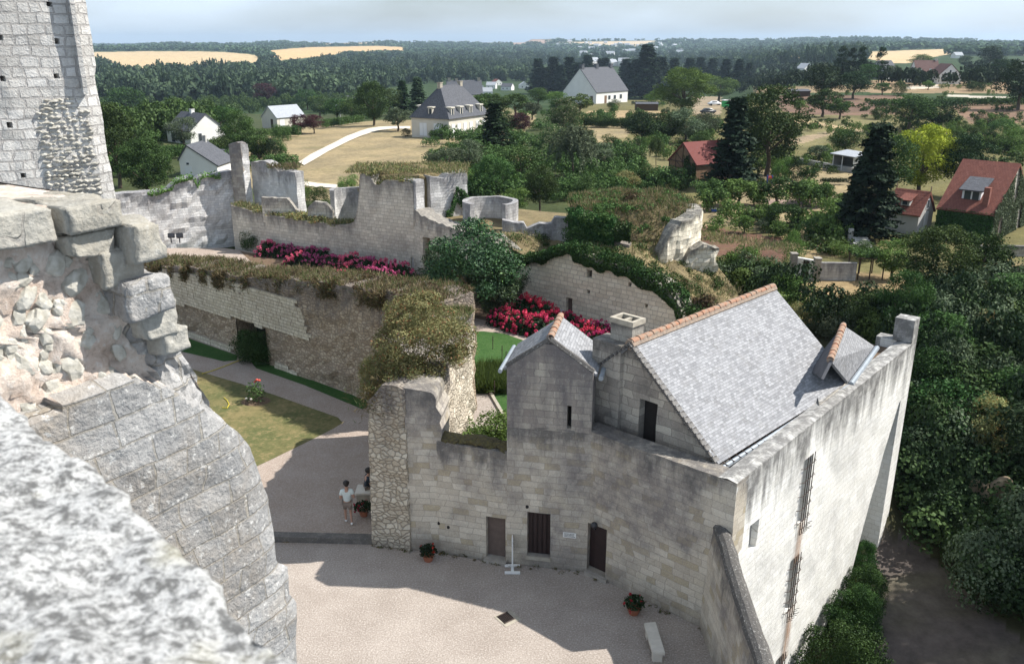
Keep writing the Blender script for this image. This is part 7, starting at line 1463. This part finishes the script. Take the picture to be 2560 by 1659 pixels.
# ---------------------------------------------------------------- houses
def house(name, label, px, py, ang, Lu, Lv, eave, ridge, axis, wm, rm, ref=0, rf=.5, e1=None, chim=(), wins=(), hip=0, over=.25, cat='house', zb=None, group=None, gv=None):
    x, y, z = GT(px, py); z = z if zb is None else zb; e = empty(name, (x, y, z), label, cat, group, rz=R(ang)); e.scale = (y / ref,) * 3 if ref else (1, 1, 1); e1 = eave if e1 is None else e1
    def put(mb, nm, m, par=None):
        o = fixnormals(mb.build(nm, m)) ; o.parent = par or e; return o
    W_, D_ = (Lu, Lv) if axis == 'v' else (Lv, Lu)     # W_: gable width, D_: ridge length
    def T_(a, b, zz): return (a, b, zz) if axis == 'v' else (b, a, zz)
    mb = MB(); c = [(0, 0), (Lu, 0), (Lu, Lv), (0, Lv)]
    ev = lambda a, b: (lerp(eave, e1, (a if axis == 'v' else b) / W_))
    for i in range(4):
        a, b = c[i], c[(i + 1) % 4]; L = nrm(a, b)[2]; mb.quad([(*a, -.6), (*b, -.6), (*b, ev(*b)), (*a, ev(*a))], [(0, 0), (L, 0), (L, eave), (0, eave)])
    if not hip:
        for t in (0, D_): mb.quad([T_(0, t, eave), T_(W_, t, e1), T_(W_ * rf, t, ridge)], [(0, eave), (W_, eave), (W_ * rf, ridge)])
    put(mb, 'wall', M[wm]); th = .16; rt = ridge + .12
    sA = (ridge - eave) / (W_ * rf); sB = (ridge - e1) / (W_ * (1 - rf)); zA, zB = eave - over * sA + .12, e1 - over * sB + .12; o_ = over * .6
    hA, hB = (-o_ + hip, D_ + o_ - hip) if hip else (-o_, D_ + o_)
    rfs = []
    for q in (([T_(W_ * rf, hA, rt), T_(W_ * rf, hB, rt), T_(-over, D_ + o_, zA), T_(-over, -o_, zA)]), ([T_(W_ * rf, hA, rt), T_(W_ * rf, hB, rt), T_(W_ + over, D_ + o_, zB), T_(W_ + over, -o_, zB)])):
        mb2 = slab('roof', q, th, M[rm], None); fixnormals(mb2); mb2.parent = e; rfs.append(mb2)
    if hip:
        for t, hh in ((-o_, hA), (D_ + o_, hB)): mb2 = slab('roof', [T_(W_ * rf, hh, rt), T_(-over, t, zA), T_(W_ + over, t, zB)], th, M[rm], None); fixnormals(mb2); mb2.parent = e
    for (a, b, w, d, top, m_) in chim: mb = MB(); mb.box((a - w / 2, b - d / 2, eave), (a + w / 2, b + d / 2, top), .02); mb.box((a - w / 2 - .06, b - d / 2 - .06, top - .12), (a + w / 2 + .06, b + d / 2 + .06, top), .01); put(mb, 'chimney', M[m_])
    for (side, s, zz, w, h, m_) in wins:
        mb = MB(); fr = .06
        if side == 'u': q = lambda a, b, o: (a, -o, b)
        elif side == 'u2': q = lambda a, b, o: (a, Lv + o, b)
        elif side == 'v': q = lambda a, b, o: (-o, a, b)
        else: q = lambda a, b, o: (Lu + o, a, b)
        def pbox(a0, a1, b0, b1, o0, o1, mb):
            A = [q(a0, b0, o0), q(a1, b0, o0), q(a1, b1, o0), q(a0, b1, o0)]; B = [q(a0, b0, o1), q(a1, b0, o1), q(a1, b1, o1), q(a0, b1, o1)]; mb.quad(B); mb.quad(A)
            for i in range(4): mb.quad([A[i], A[(i + 1) % 4], B[(i + 1) % 4], B[i]])
        pbox(s - w / 2, s + w / 2, zz, zz + h, .0, .05, mb); f = put(mb, 'window' if h < 1.9 else 'door', M[m_ if m_ != 'glass' else 'shut'])
        if m_ == 'glass': mb = MB(); pbox(s - w / 2 + fr, s + w / 2 - fr, zz + fr, zz + h - fr, .05, .06, mb); put(mb, 'pane', M['glass'], f)
    return e, put
# white mansard-roofed house
e, put = house('white_house', 'cream house with a tall slate hipped roof, dormers and shutters on the dry meadow', 1123, 347, 27 - 0, .1, .1, .1, .2, 'v', 'render', 'slate_d') if False else (None, None)
x, y, z = GT(1123, 347); mh = empty('white_house', (x, y, z), 'cream house with a tall slate hipped roof, dormers and shutters on the dry meadow', 'house', rz=R(60))
def putm(mb, nm, m, par=None): o = fixnormals(mb.build(nm, m)); o.parent = par or mh; return o
LU, LV, EV, RG = 14.5, 8.8, 3.5, 9.6       # u runs back along the right wall, v to the left
mb = MB(); c = [(0, 0), (LU, 0), (LU, LV), (0, LV)]
for i in range(4): a, b = c[i], c[(i + 1) % 4]; mb.quad([(*a, -.8), (*b, -.8), (*b, EV), (*a, EV)])
for i in range(4): 
    a, b = c[i], c[(i + 1) % 4]; d = nrm(a, b); n = (d[1] * .2, -d[0] * .2); mb.quad([(a[0] + n[0], a[1] + n[1], EV), (b[0] + n[0], b[1] + n[1], EV), (b[0] + n[0], b[1] + n[1], EV + .25), (a[0] + n[0], a[1] + n[1], EV + .25)])
putm(mb, 'wall', M['render']); o = .35; EVz = EV + .15
r0, r1 = (LV * .42, LV / 2, RG), (LU - LV * .42, LV / 2, RG); k1 = [(-o, -o, EVz), (LU + o, -o, EVz), (LU + o, LV + o, EVz), (-o, LV + o, EVz)]
for q in ([r0, r1, k1[1], k1[0]], [r0, r1, k1[2], k1[3]], [r0, k1[0], k1[3]], [r1, k1[1], k1[2]]): s_o = slab('roof', q, .12, M['slate_d'], None); fixnormals(s_o); s_o.parent = mh
for p in (r0, r1): mb = MB(); mb.box((p[0] - .45, p[1] - .35, RG - .8), (p[0] + .45, p[1] + .35, RG + .55), .03); mb.box((p[0] - .53, p[1] - .43, RG + .4), (p[0] + .53, p[1] + .43, RG + .55), .02); putm(mb, 'chimney', M['trim'])
def dormer(u, v, axis):
    mb = MB(); zb = EV + .55; w, h, dd = .75, 1.5, 1.4
    if axis == 'u': mb.box((u - w / 2 - .1, v - .05, zb), (u + w / 2 + .1, v + dd, zb + h), .02); mb.box((u - w / 2 - .28, v - .18, zb + h), (u + w / 2 + .28, v + dd, zb + h + .22), .02)
    else: mb.box((v - .05, u - w / 2 - .1, zb), (v + dd, u + w / 2 + .1, zb + h), .02); mb.box((v - .18, u - w / 2 - .28, zb + h), (v + dd, u + w / 2 + .28, zb + h + .22), .02)
    d_ = putm(mb, 'dormer', M['render']); mb = MB()
    if axis == 'u': mb.box((u - .25, v - .08, zb + .25), (u + .25, v - .04, zb + h - .15))
    else: mb.box((v - .08, u - .25, zb + .25), (v - .04, u + .25, zb + h - .15))
    putm(mb, 'pane', M['glass'], d_)
for u in (1.7, 4.8, 8.2, 12): dormer(u, .25, 'u')
dormer(LV / 2, .25, 'v')
mb = MB(); mb.box((2.2, LV - 1.6, EV + .55), (3.2, LV - .1, EV + 2.1), .03); mb.box((1.9, LV - 1.7, EV + 2.1), (3.5, LV + .1, EV + 2.35), .03); putm(mb, 'dormer', M['render'])
for v in (LV * .3, LV * .68):
    mb = MB(); mb.box((-.08, v - .85, .25), (-.02, v + .85, 2.7), .01); d_ = putm(mb, 'shutter', M['shut'])
    mb = MB(); mb.box((-.095, v - .02, .25), (-.08, v + .02, 2.7)); putm(mb, 'shutter_gap', M['render_g'], d_)
for u in (1.5, 3.4, 5.6, 7.8, 10.2, 12.6): mb = MB(); mb.box((u - .55, -.08, .9), (u + .55, -.02, 2.6), .01); putm(mb, 'shutter', M['shut'])
CH = 'render_g'
house('slate_roofed_house', 'large white house with steep slate roof and three chimneys before the dark firs', 1490, 260, 48, 15.5, 12, 3.2, 9.6, 'u', 'render_w', 'slate_d', ref=250, chim=[(.8, 6, 1.2, 1.0, 10.6, 'slate_d'), (7.6, 6, 1.2, 1.0, 10.6, 'slate_d'), (14.6, 6, 1.2, 1.0, 10.6, 'slate_d')], wins=[('u', 4.5, 0, 1.1, 2.1, 'wood'), ('u', 6.3, .9, 1.2, 1.2, 'glass'), ('u', 9, .9, 1.2, 1.2, 'glass'), ('u', 12, .9, 1.2, 1.3, 'glass'), ('v', 1.6, 0, .9, 2.1, 'timber')], zb=None)
house('small_house', 'small house with pale grey roof and ivy on its gable near the clipped hedge', 694, 320, 52, 8.5, 6, 2.4, 4.9, 'u', 'render', 'slate_l', wins=[('u', 1.5, .3, 1.4, 1.6, 'shut'), ('u', 5, 0, 1, 2, 'timber'), ('v', 2, 0, .9, 2, 'timber')])
house('white_cottage', 'white cottage with dark slate roof half hidden by an airy tree', 478, 362, 48, 7.2, 9, 2.5, 5.4, 'v', 'render_w', 'slate_d', wins=[('u', 2, 0, .8, 2., 'glass'), ('v', 3, 0, 2, 2, 'glass'), ('v', 6.5, 0, 1.5, 2, 'glass')], chim=[(3.6, 5, .7, .7, 6.1, 'render_w')])
house('low_house', 'low pale house with a long grey slate slope right behind the bright wall', 453, 443, -4, 5.4, 6.5, 2.6, 4.4, 'v', 'render_w', 'slate_d', rf=.24, e1=1.7, chim=[(1.5, 5.8, .45, .45, 5.2, 'render_g')], wins=[('u', 1.2, 1.7, .5, .4, 'glass'), ('u', 1.2, 0, 1.0, 1.5, 'shut')])
house('garden_shed', 'flat grey-roofed shed just right of the low pale house', 530, 415, -8, 3.6, 3, 1.9, 2.3, 'u', 'render_g', 'slate_d', cat='shed')
house('long_house', 'long low house with grey roof behind the mansard house', 1120, 262, 8, 10.5, 8, 3.0, 6.8, 'u', 'render', 'slate_d', ref=265, chim=[(.8, 4, .8, .8, 7.6, 'trim'), (9.8, 4, .8, .8, 7.6, 'trim'), (3, 4, .7, .7, 7.4, 'trim')], wins=[('u', 3, .9, 1, 1.2, 'glass'), ('u', 7, .9, 1, 1.2, 'glass')])
house('hidden_cottage', 'slate roof of a cottage among trees left of the large middle tree', 870, 262, 20, 6, 6, 2.4, 5.2, 'u', 'render', 'slate_d', chim=[(5.6, 3, .5, .5, 5.8, 'render')])
for i, (px, py, a, Lu, Lv, rm, lb) in enumerate(((1185, 225, 10, 9, 7, 'slate_l', 'white village house with pale roof, leftmost of the village cluster'), (1215, 222, -12, 9, 7, 'slate_l', 'pale village house second from the left in the cluster'), (1238, 214, 30, 8, 8, 'tile_r', 'village house with the red roof in the cluster'), (1252, 226, -20, 10, 8, 'slate_d', 'grey-roofed village house at the right of the cluster'), (1300, 222, 10, 9, 7, 'slate_l', 'pale village house right of the cluster beside the firs'), (1205, 240, 5, 8, 6, 'slate_l', 'pale flat-looking village roof nearest the trees'))):
    house('village_house', lb, px, py, a, Lu, Lv, 3.2, 6, 'u' if i % 2 else 'v', 'render_w', rm, wins=[('u', 2.2, .9, 1, 1.3, 'glass'), ('u', 6, .9, 1, 1.3, 'glass')])
house('barn', 'timber-framed barn with a red corrugated roof under the tall fir', 1738, 459, 30, 7.5, 5.4, 2.5, 4.9, 'u', 'wood', 'tile_b', wins=[('v', 1.2, 0, .9, 1.9, 'door')])
x, y, z = GT(1738, 459); ba = R(30)
bn = [o for o in bpy.data.objects if o.name.startswith('barn')][0]; mb = MB()
def bt(v0, z0, v1, z1): mb.tube([(-.04, v0, z0), (-.04, v1, z1)], .055, 4)
for v in (0.05, 1.35, 2.7, 4.05, 5.35): bt(v, 0, v, 2.5 + (2.3 * (1 - abs(v - 2.7) / 2.7)))
for z_ in (.05, 1.7, 2.5): bt(0, z_, 5.4, z_)
bt(2.7, 2.5, 1.35, 3.6); bt(2.7, 2.5, 4.05, 3.6); bt(2.8, 1.7, 4, 2.5); bt(2.6, 1.7, 1.4, 2.5); o = mb.build('timber_frame', M['timber']); o.parent = bn
Cq = np.stack([np.full(1500, -.12), rng.uniform(-.2, 2.4, 1500), rng.uniform(0, 3.4, 1500)], 1); Cq = Cq[Cq[:, 2] < 2.0 + Cq[:, 1] * .7 + .5 * np.sin(Cq[:, 1] * 5)]; iv_ = link('gable_ivy', fastmesh('gable_ivy', leafquads(Cq, np.tile([-1, 0, .3], (len(Cq), 1)), .1), 4, LM['ivy']), bn)
house('red_roofed_house', 'white farmhouse with dark red roof and projecting right gable on the far ridge', 2342, 211, 4, 9.6, 8, 3.3, 7.6, 'v', 'render_w', 'tile_d', ref=350, wins=[('u', 4.8, 4.3, .8, 1.1, 'glass'), ('u', 2.2, .9, 1.1, 1.3, 'glass')])
house('farmhouse_wing', 'left wing of the far farmhouse with dark red roof and dormers', 2289, 208, -3, 9.0, 9, 3.6, 8.4, 'u', 'render_w', 'tile_d', ref=350, wins=[('u', 1.5, .9, 1, 1.3, 'glass'), ('u', 4, 0, 1, 2.1, 'glass'), ('u', 6.5, 0, 1, 2.1, 'glass'), ('u', 1.2, 4.0, .9, 1.4, 'render_w'), ('u', 5, 4.0, .9, 1.4, 'render_w')], chim=[(8.4, 4.5, .7, .7, 9.2, 'render')])
house('slate_gable_house', 'grey slate-roofed house with pale gable right of the lone poplar', 2212, 198, 35, 10, 9, 2.8, 7.4, 'u', 'render_w', 'slate_d', ref=380, wins=[('v', 3, .9, 1, 1.2, 'glass')])
house('distant_house', 'little white house under trees high on the ridge at the right', 2388, 146, 10, 10, 8, 3.2, 6.4, 'u', 'render_w', 'slate_l'); house('distant_house', 'little white-roofed house in the trees left of the dark tree pair', 2010, 182, 30, 10, 8, 3, 6.5, 'v', 'render_w', 'slate_l')
house('distant_house', 'flat-roofed building at the far right edge of the ridge', 2545, 180, -20, 12, 9, 4, 5, 'u', 'render_w', 'slate_l')
house('small_red_cottage', 'small pale cottage with steep red tile roof and one dormer', 2290, 588, 44, 3.4, 3.0, 2.0, 3.8, 'v', 'render_g', 'tile_r', wins=[('u', 1.75, 2.3, .7, .9, 'glass'), ('u', 1.75, .2, .8, 1.8, 'shut')])
cot = bpy.data.objects['small_red_cottage']; mb = MB(); mb.box((.15, 1.1, 2.6), (1.2, 1.9, 3.1), .01); d_ = mb.build('dormer', M['render_g']); d_.parent = cot; s_o = slab('dormer_roof', [(1.4, .9, 3.6), (1.4, 2.1, 3.6), (-.1, 2.1, 3.15), (-.1, .9, 3.15)], .08, M['tile_r'], None); fixnormals(s_o); s_o.parent = d_; mb = MB(); mb.box((.11, 1.3, 2.68), (.15, 1.72, 3.02)); p_ = mb.build('pane', M['glass']); p_.parent = d_
for v in (-.1, 3.1): mb = MB(); mb.tube([(1.75, v, 3.95), (1.75, v, 4.4)], [.07, .04], 6); o = mb.build('finial', M['ridge']); o.parent = cot
house('tiled_house', 'large house with red tiled roof and ivy-covered walls at the right edge', 2471, 607, 46, 10.5, 4.7, 2.6, 6.5, 'v', 'wall_st', 'tile_r', wins=[('u', 2.0, .1, .9, 2., 'timber'), ('u', 4.0, .9, .9, 1.2, 'glass')])
th_ = bpy.data.objects['tiled_house']
mb = MB(); mb.box((1.1, 1.6, 3.2), (2.8, 3.2, 4.35), .02); d_ = mb.build('dormer', M['shut']); d_.parent = th_; s_o = slab('dormer_roof', [(4.4, 1.35, 5.6), (4.4, 3.45, 5.6), (.75, 3.45, 4.4), (.75, 1.35, 4.4)], .1, M['slate_d'], None); fixnormals(s_o); s_o.parent = d_
for a in (1.75, 2.45): mb = MB(); mb.box((1.05, a, 3.4), (1.1, a + .55, 4.25)); p_ = mb.build('pane', M['glass']); p_.parent = d_
M['brick'] = stonemat('red brick', (.22, .075, .055), (.30, .11, .08), (.2, .15, .13), .24, .08, topd=.01, ms=.008); mb = MB(); mb.box((.5, .75, 2.6), (1.0, 1.25, 4.8), .01); bc_ = mb.build('chimney', M['brick']); bc_.parent = th_
def ivyface(par, f, n, name='wall_ivy', leaf=.12):
    C, D = f(n); o = link(name, fastmesh(name, leafquads(C, D, leaf), 4, LM['ivy']), par); return o
def fu(n): u = rng.uniform(-.2, 10.5, n); z_ = rng.uniform(0, 1, n); zt = 2.9 + 4.0 * (1 - np.abs(u - 5.25) / 5.25) * (.85); return np.stack([u, np.full(n, -.15), z_ * zt], 1)[(np.sin(u * 2.1) + np.cos(z_ * 5 + u)) > -.9], None
C, _ = fu(7000); link('wall_ivy', fastmesh('wall_ivy', leafquads(C, np.tile([0., -1, .3], (len(C), 1)), .13), 4, LM['grey']), th_)
C = np.stack([np.full(3500, -.15), rng.uniform(-.1, 4.7, 3500), rng.uniform(0, 2.6, 3500)], 1); link('wall_ivy', fastmesh('wall_ivy', leafquads(C, np.tile([-1, 0., .3], (len(C), 1)), .13), 4, LM['ivy']), th_)
# garden walls, sheds and small things beyond the ruins
def fwall(name, label, a, b, ztop, thick, m, cat='wall', z0=None, **k):
    A, B_ = GT(*a), GT(*b); zz = min(A[2], B_[2]) - .3 if z0 is None else z0; zt = A[2]; o, q = masonry(name, [A[:2], B_[:2]], zz, lambda s: lerp(A[2], B_[2], s / nrm(A, B_)[2]) + ztop, thick, M[m], None, step=.5, rough=.01, **k); tag(o, label, cat); return o, q
gw_e = empty('garden_wall', GT(1976, 690), 'rendered garden wall with stone piers and a dark red door below the terraces', 'wall')
def untag(o):
    for k in ('category', 'label', 'group'):
        if k in o: del o[k]
o, q = fwall('rendered_wall', None, (2040, 701), (2138, 702), 1.4, .25, 'white_wall'); addto(o, gw_e); untag(o)
o, q = fwall('door_wall', None, (1982, 689), (2040, 700), 1.5, .25, 'render_w', holes=()); addto(o, gw_e); untag(o)
o = fill('door', q, .75, 1.25, GT(2000, 692)[2] + .02, GT(2000, 692)[2] + 1.4, -.03, M['door'], None, .02); addto(o, gw_e); untag(o)
for px, py in ((1979, 689), (2037, 702)): x, y, z = GT(px, py); mb = MB(); mb.box((x - .22, y - .35, z - .3), (x + .22, y + .2, z + 1.75), .02); mb.box((x - .27, y - .4, z + 1.75), (x + .27, y + .25, z + 1.85), .02); addto(mb.build('pier', M['wall_st']), gw_e)
pg = empty('pergola', GT(2165, 702), 'dark vine-covered pergola at the right end of the rendered garden wall', 'pergola'); mb = MB(); x0, y0, z0_ = GT(2143, 700)
for dx in (0, .9, 1.9):
    for dy in (0, 2): mb = MB(); mb.tube([(x0 + dx, y0 + dy, z0_), (x0 + dx, y0 + dy, z0_ + 1.7)], .05, 6); addto(mb.build('post', M['timber']), pg)
mb = MB(); mb.box((x0 - .1, y0 - .1, z0_ + 1.66), (x0 + 2.1, y0 + 2.1, z0_ + 1.72)); addto(mb.build('lattice', M['timber']), pg)
C = np.stack([rng.uniform(x0 - .2, x0 + 2.2, 1500), rng.uniform(y0 - .2, y0 + 2.2, 1500), z0_ + 1.75 + rng.uniform(0, .3, 1500)], 1); addto(link('vines', fastmesh('vines', leafquads(C, np.tile([0, 0, 1.], (1500, 1)), .1), 4, LM['mid'])), pg)
ab = empty('leafy_arbour', GT(1960, 578), 'clipped leafy arbour with an open square arch', 'arbour'); qs = []; ax, ay, az = GT(1928, 582); bx2, by2, bz2 = GT(1992, 578)
mb = MB()
for (xx, yy) in ((ax, ay), (bx2, by2), (ax + .4, ay + 2.2), (bx2 + .4, by2 + 2.2)):
    mb = MB(); mb.tube([(xx, yy, az - .1), (xx, yy, az + 1.9)], .05, 6); addto(mb.build('post', M['timber']), ab)
    for k in range(7): qs.append(clump((xx, yy, az + .15 + k * .27), .34, 150, .07))
for k in range(12):
    t = k / 11; 
    for dy in (0, 1.1, 2.2): qs.append(clump((lerp(ax, bx2, t) + dy * .18, lerp(ay, by2, t) + dy, az + 1.95), .36, 150, .07))
addto(link('foliage', fastmesh('arbour_leaves', np.concatenate(qs), 4, LM['ivy'])), ab)
fwall('concrete_wall', 'long low concrete wall behind the dry lawn by the open shed', (1965, 402), (2135, 434), .75, .2, 'render_g')
osd = empty('open_shed', GT(2080, 428), 'open-fronted shed with a pale flat roof and white posts', 'shed'); A_ = GT(2079, 424); B_ = GT(2132, 432); d = nrm(A_, B_); n = (-d[1], d[0]); z = A_[2]
def op(s, o, zz): return (A_[0] + d[0] * s + n[0] * o, A_[1] + d[1] * s + n[1] * o, zz)
L = d[2]; s_o = slab('roof', [op(-.3, -.4, z + 2.3), op(L + .3, -.4, z + 2.2), op(L + .3, 3.2, z + 2.5), op(-.3, 3.2, z + 2.6)], .12, M['slate_l'], None); fixnormals(s_o); addto(s_o, osd)
mb = MB()
for s in (.1, L * .45, L - .1): mb = MB(); mb.tube([op(s, 0, z), op(s, 0, z + 2.2)], .07, 6); addto(mb.build('post', M['whitep']), osd)
mb = MB(); mb.quad([op(0, 3, z), op(L, 3, z), op(L, 3, z + 2.4), op(0, 3, z + 2.4)]); mb.quad([op(0, 0, z), op(0, 3, z), op(0, 3, z + 2.4), op(0, 0, z + 2.2)]); mb.quad([op(L, 0, z), op(L, 3, z), op(L, 3, z + 2.4), op(L, 0, z + 2.2)]); addto(mb.build('back_wall', M['render_g']), osd)
house('dark_shed', 'dark low shed at the left of the dark spreading tree pair', 1972, 246, 8, 7, 4, 2.1, 2.6, 'u', 'timber', 'slate_d', cat='shed'); house('tarred_shed', 'dark garden shed and hedge below the three-chimney house', 1590, 277, 0, 6.5, 3, 1.9, 2.3, 'u', 'timber', 'slate_d', cat='shed')
fwall('terrace_wall', 'upper stone terrace wall below the tiled house', (2444, 640), (2620, 642), .9, .4, 'wall_st'); fwall('terrace_wall', 'lower stone terrace wall at the right edge', (2470, 690), (2620, 694), .7, .4, 'wall_st')
st = empty('garden_steps', GT(2150, 625), 'grey concrete garden steps with side walls below the large fir', 'steps'); x, y, z = GT(2150, 628)
mb = MB()
for k in range(6): mb.box((x, y + k * .35, z - .3 + k * .02), (x + 1.3, y + k * .35 + .4, z + .12 + k * .14), .01)
addto(mb.build('treads', M['render_g']), st); mb = MB(); mb.box((x - .25, y, z - .3), (x, y + 2.2, z + .5), .02); mb.box((x - .25, y + 2.2, z - .3), (x + .15, y + 2.5, z + 1.5), .02); addto(mb.build('side_wall', M['render_g']), st)
# lamps, cars, trailer, small garden things
for px, yb, yt, lb in ((557, 354, 305, 'street lamp on a brown pole right of the white cottage'), (851, 296, 250, 'street lamp on a pale pole above the clipped hedge')):
    x, y, z = GT(px, yb); h = TZ(y, yt) - z; e = empty('street_lamp', (x, y, z), lb, 'street lamp'); mb = MB(); mb.tube([(0, 0, 0), (0, 0, h)], [.13, .09], 8); o = mb.build('pole', M['timber' if px < 600 else 'render_g']); o.parent = e; mb = MB(); mb.tube([(0, 0, h * .68), (-.9, 0, h * .72)], .04, 6); o = mb.build('arm', M['zinc']); o.parent = e; mb = MB(); mb.box((-1.5, -.13, h * .70), (-.9, .13, h * .74), .03); o = mb.build('lamp_head', M['whitep']); o.parent = e
def car(px, py, rz, m, label):
    e = empty('parked_car', GT(px, py), label, 'car', rz=rz); bm = bmesh.new(); prof = [(-2.1, .35), (-2.1, .75), (-1.5, .92), (-.9, 1.38), (.7, 1.4), (1.3, .95), (2.05, .82), (2.1, .35)]
    f = bm.faces.new([bm.verts.new((a, -.8, b)) for a, b in prof]); r = bmesh.ops.extrude_face_region(bm, geom=[f]); 
    for v in [g for g in r['geom'] if isinstance(g, bmesh.types.BMVert)]: v.co.y = .8
    bmesh.ops.recalc_face_normals(bm, faces=bm.faces); bmesh.ops.bevel(bm, geom=bm.edges[:], offset=.06, segments=2, affect='EDGES'); bm.normal_update(); mb = MB(); mb.bm(bm); o = mb.build('body', m, smooth=True); o.parent = e
    for yy in (-.812, .812): mb = MB(); mb.quad([(-1.2, yy, .98), (1.05, yy, .98), (.65, yy, 1.3), (-.85, yy, 1.3)]); o = mb.build('side_window', M['glass']); o.parent = e
    for a in (-1.3, 1.3):
        for b in (-.75, .75): mb = MB(); mb.tube([(a, b - .1, .32), (a, b + .1, .32)], .32, 12); o = mb.build('wheel', M['black']); o.parent = e
M['carw'] = simple('white car paint', (.7, .72, .74), .3, .03); M['card'] = simple('dark car paint', (.04, .045, .055), .3, .03)
car(1770, 284, .3, M['card'], 'dark parked car beside the big walnut'); car(1786, 264, .1, M['carw'], 'white parked car behind the dark one')
x, y, z = GT(1817, 272); e = empty('trailer', (x, y, z), 'bright green covered trailer with a pale top beside the parked cars', 'trailer', rz=.2); M['greent'] = simple('green tarpaulin', (.04, .42, .12), .6, .1, 3); mb = MB(); mb.box((-1.4, -1, .5), (1.4, 1, 2.3), .2); o = mb.build('cover', M['greent']); o.parent = e; mb = MB(); mb.box((-1.5, -1.05, 2.3), (1.5, 1.05, 2.5), .06); o = mb.build('roof', M['whitep']); o.parent = e
for b in (-.95, .95): mb = MB(); mb.tube([(0, b - .1, .35), (0, b + .1, .35)], .35, 12); o = mb.build('wheel', M['black']); o.parent = e
x, y, z = GT(1785, 529); e = empty('plastic_tub', (x, y, z), 'blue plastic tub with pale lid on the dry garden right of the ivy tower', 'tub'); mb = MB(); mb.box((-.32, -.2, 0), (.32, .2, .32), .06); o = mb.build('tub', simple('blue plastic', (.04, .11, .45), .4, .05)); o.parent = e; mb = MB(); mb.box((-.35, -.22, .3), (.35, .22, .38), .04); o = mb.build('lid', M['whitep']); o.parent = e
x, y, z = GT(1923, 460); e = empty('playhouse', (x, y, z), 'small blue and red play toy under the tall broad tree', 'toy'); mb = MB(); 
for a in (-.3, .3): mb.box((a - .05, -.2, 0), (a + .05, .2, 1.1), .02)
o = mb.build('frame', bpy.data.materials['blue plastic']); o.parent = e; mb = MB(); mb.box((-.3, -.15, .5), (.3, .15, 1.0), .05); o = mb.build('panel', M['rosered']); o.parent = e
x, y, z = GT(2056, 462); fz = np.concatenate([clump((x + k * .35, y, z + .45), .42, 260, .07, (1, 1, 1)) for k in range(9)]); tag(link('clipped_hedge', fastmesh('clipped_hedge', fz, 4, LM['dark'])), 'short dark clipped hedge on the dry lawn', 'hedge')
def hedge(name, label, a, b, h, w, mat, n=40, leaf=.12, per=220):
    A, B_ = GT(*a), GT(*b); qs = []
    for k in range(n):
        t = (k + random.uniform(-.3, .3)) / (n - 1); zz = lerp(A[2], B_[2], t)
        for lv in (0.35, .8): qs.append(clump((lerp(A[0], B_[0], t) + random.uniform(-.2, .2), lerp(A[1], B_[1], t), zz + h * lv * .8), w, per, leaf))
    tag(link(name, fastmesh(name, np.concatenate(qs), 4, LM[mat])), label, 'hedge')
hedge('hedge', 'clipped green hedge running up to the large middle tree', (812, 322), (905, 308), 2.0, .8, 'mid', 26); hedge('hedge', 'green hedge right of the white cottage', (505, 395), (572, 372), 2.6, .9, 'mid', 22); hedge('hedge', 'green hedge in front of the white cottage', (385, 400), (500, 392), 2.0, .9, 'mid', 26)
hedge('hedge', 'dark hedge below the purple trees', (690, 345), (745, 342), 2.2, .9, 'oak', 14); hedge('hedge', 'bushy hedge line under the far ridge houses', (2180, 268), (2560, 262), 1.6, 1.0, 'oak', 50, .2, 120); hedge('hedge', 'ivy-clad hedge along the dry plot below the three-chimney house', (1455, 318), (1590, 322), 2.0, .9, 'oak', 30)
hedge('hedge', 'long green hedge in the right-hand vegetable plots', (2440, 372), (2600, 378), 1.4, .8, 'mid', 30); hedge('hedge', 'dark hedge under the fir row behind the three-chimney house', (1580, 262), (1660, 264), 2.0, 1.0, 'dark', 20, .15)
# town in the valley
TW = [(1395 + i * 13 + random.uniform(-4, 4), random.uniform(108, 124)) for i in range(24)] + [(random.uniform(1440, 1700), random.uniform(126, 150)) for _ in range(14)] + [(1460 + i * 17, 168) for i in range(6)]
tw0 = None
for i, (px, py) in enumerate(TW):
    if tw0 is None: house('town_house', 'tiny pale house of the town across the valley', px, py, 10, 14, 10, 5, 9, 'u', 'render_w', 'slate_l', group='pale houses of the town across the valley'); tw0 = bpy.data.objects['town_house']; continue
    c = tw0.copy(); col.objects.link(c); x, y, z = GT(px, py); c.location = (x, y, z + 2); c.rotation_euler = (0, 0, random.uniform(-.6, .8)); sv_ = random.uniform(.8, 1.5); c.scale = (sv_, sv_, sv_)
    for ch_ in [o for o in bpy.data.objects if o.parent == tw0]: d_ = ch_.copy(); col.objects.link(d_); d_.parent = c

# ---------------------------------------------------------------- air
bm = bmesh.new(); bmesh.ops.create_cube(bm, size=1); me = bpy.data.meshes.new('haze'); 
for v in bm.verts: v.co = Vector((v.co.x * 30000, v.co.y * 30000 + 0, -60 + (v.co.z + .5) * 180))
bm.to_mesh(me); bm.free(); hz = link('haze', me); hz['kind'] = 'stuff'; m, nt, N, L, out = newmat('air'); vp = _n(nt, 'ShaderNodeVolumePrincipled', Density=.00009); vp.inputs['Color'].default_value = (.62, .80, 1, 1); vp.inputs['Anisotropy'].default_value = .2; L.new(vp.outputs[0], out.inputs['Volume']); me.materials.append(m)
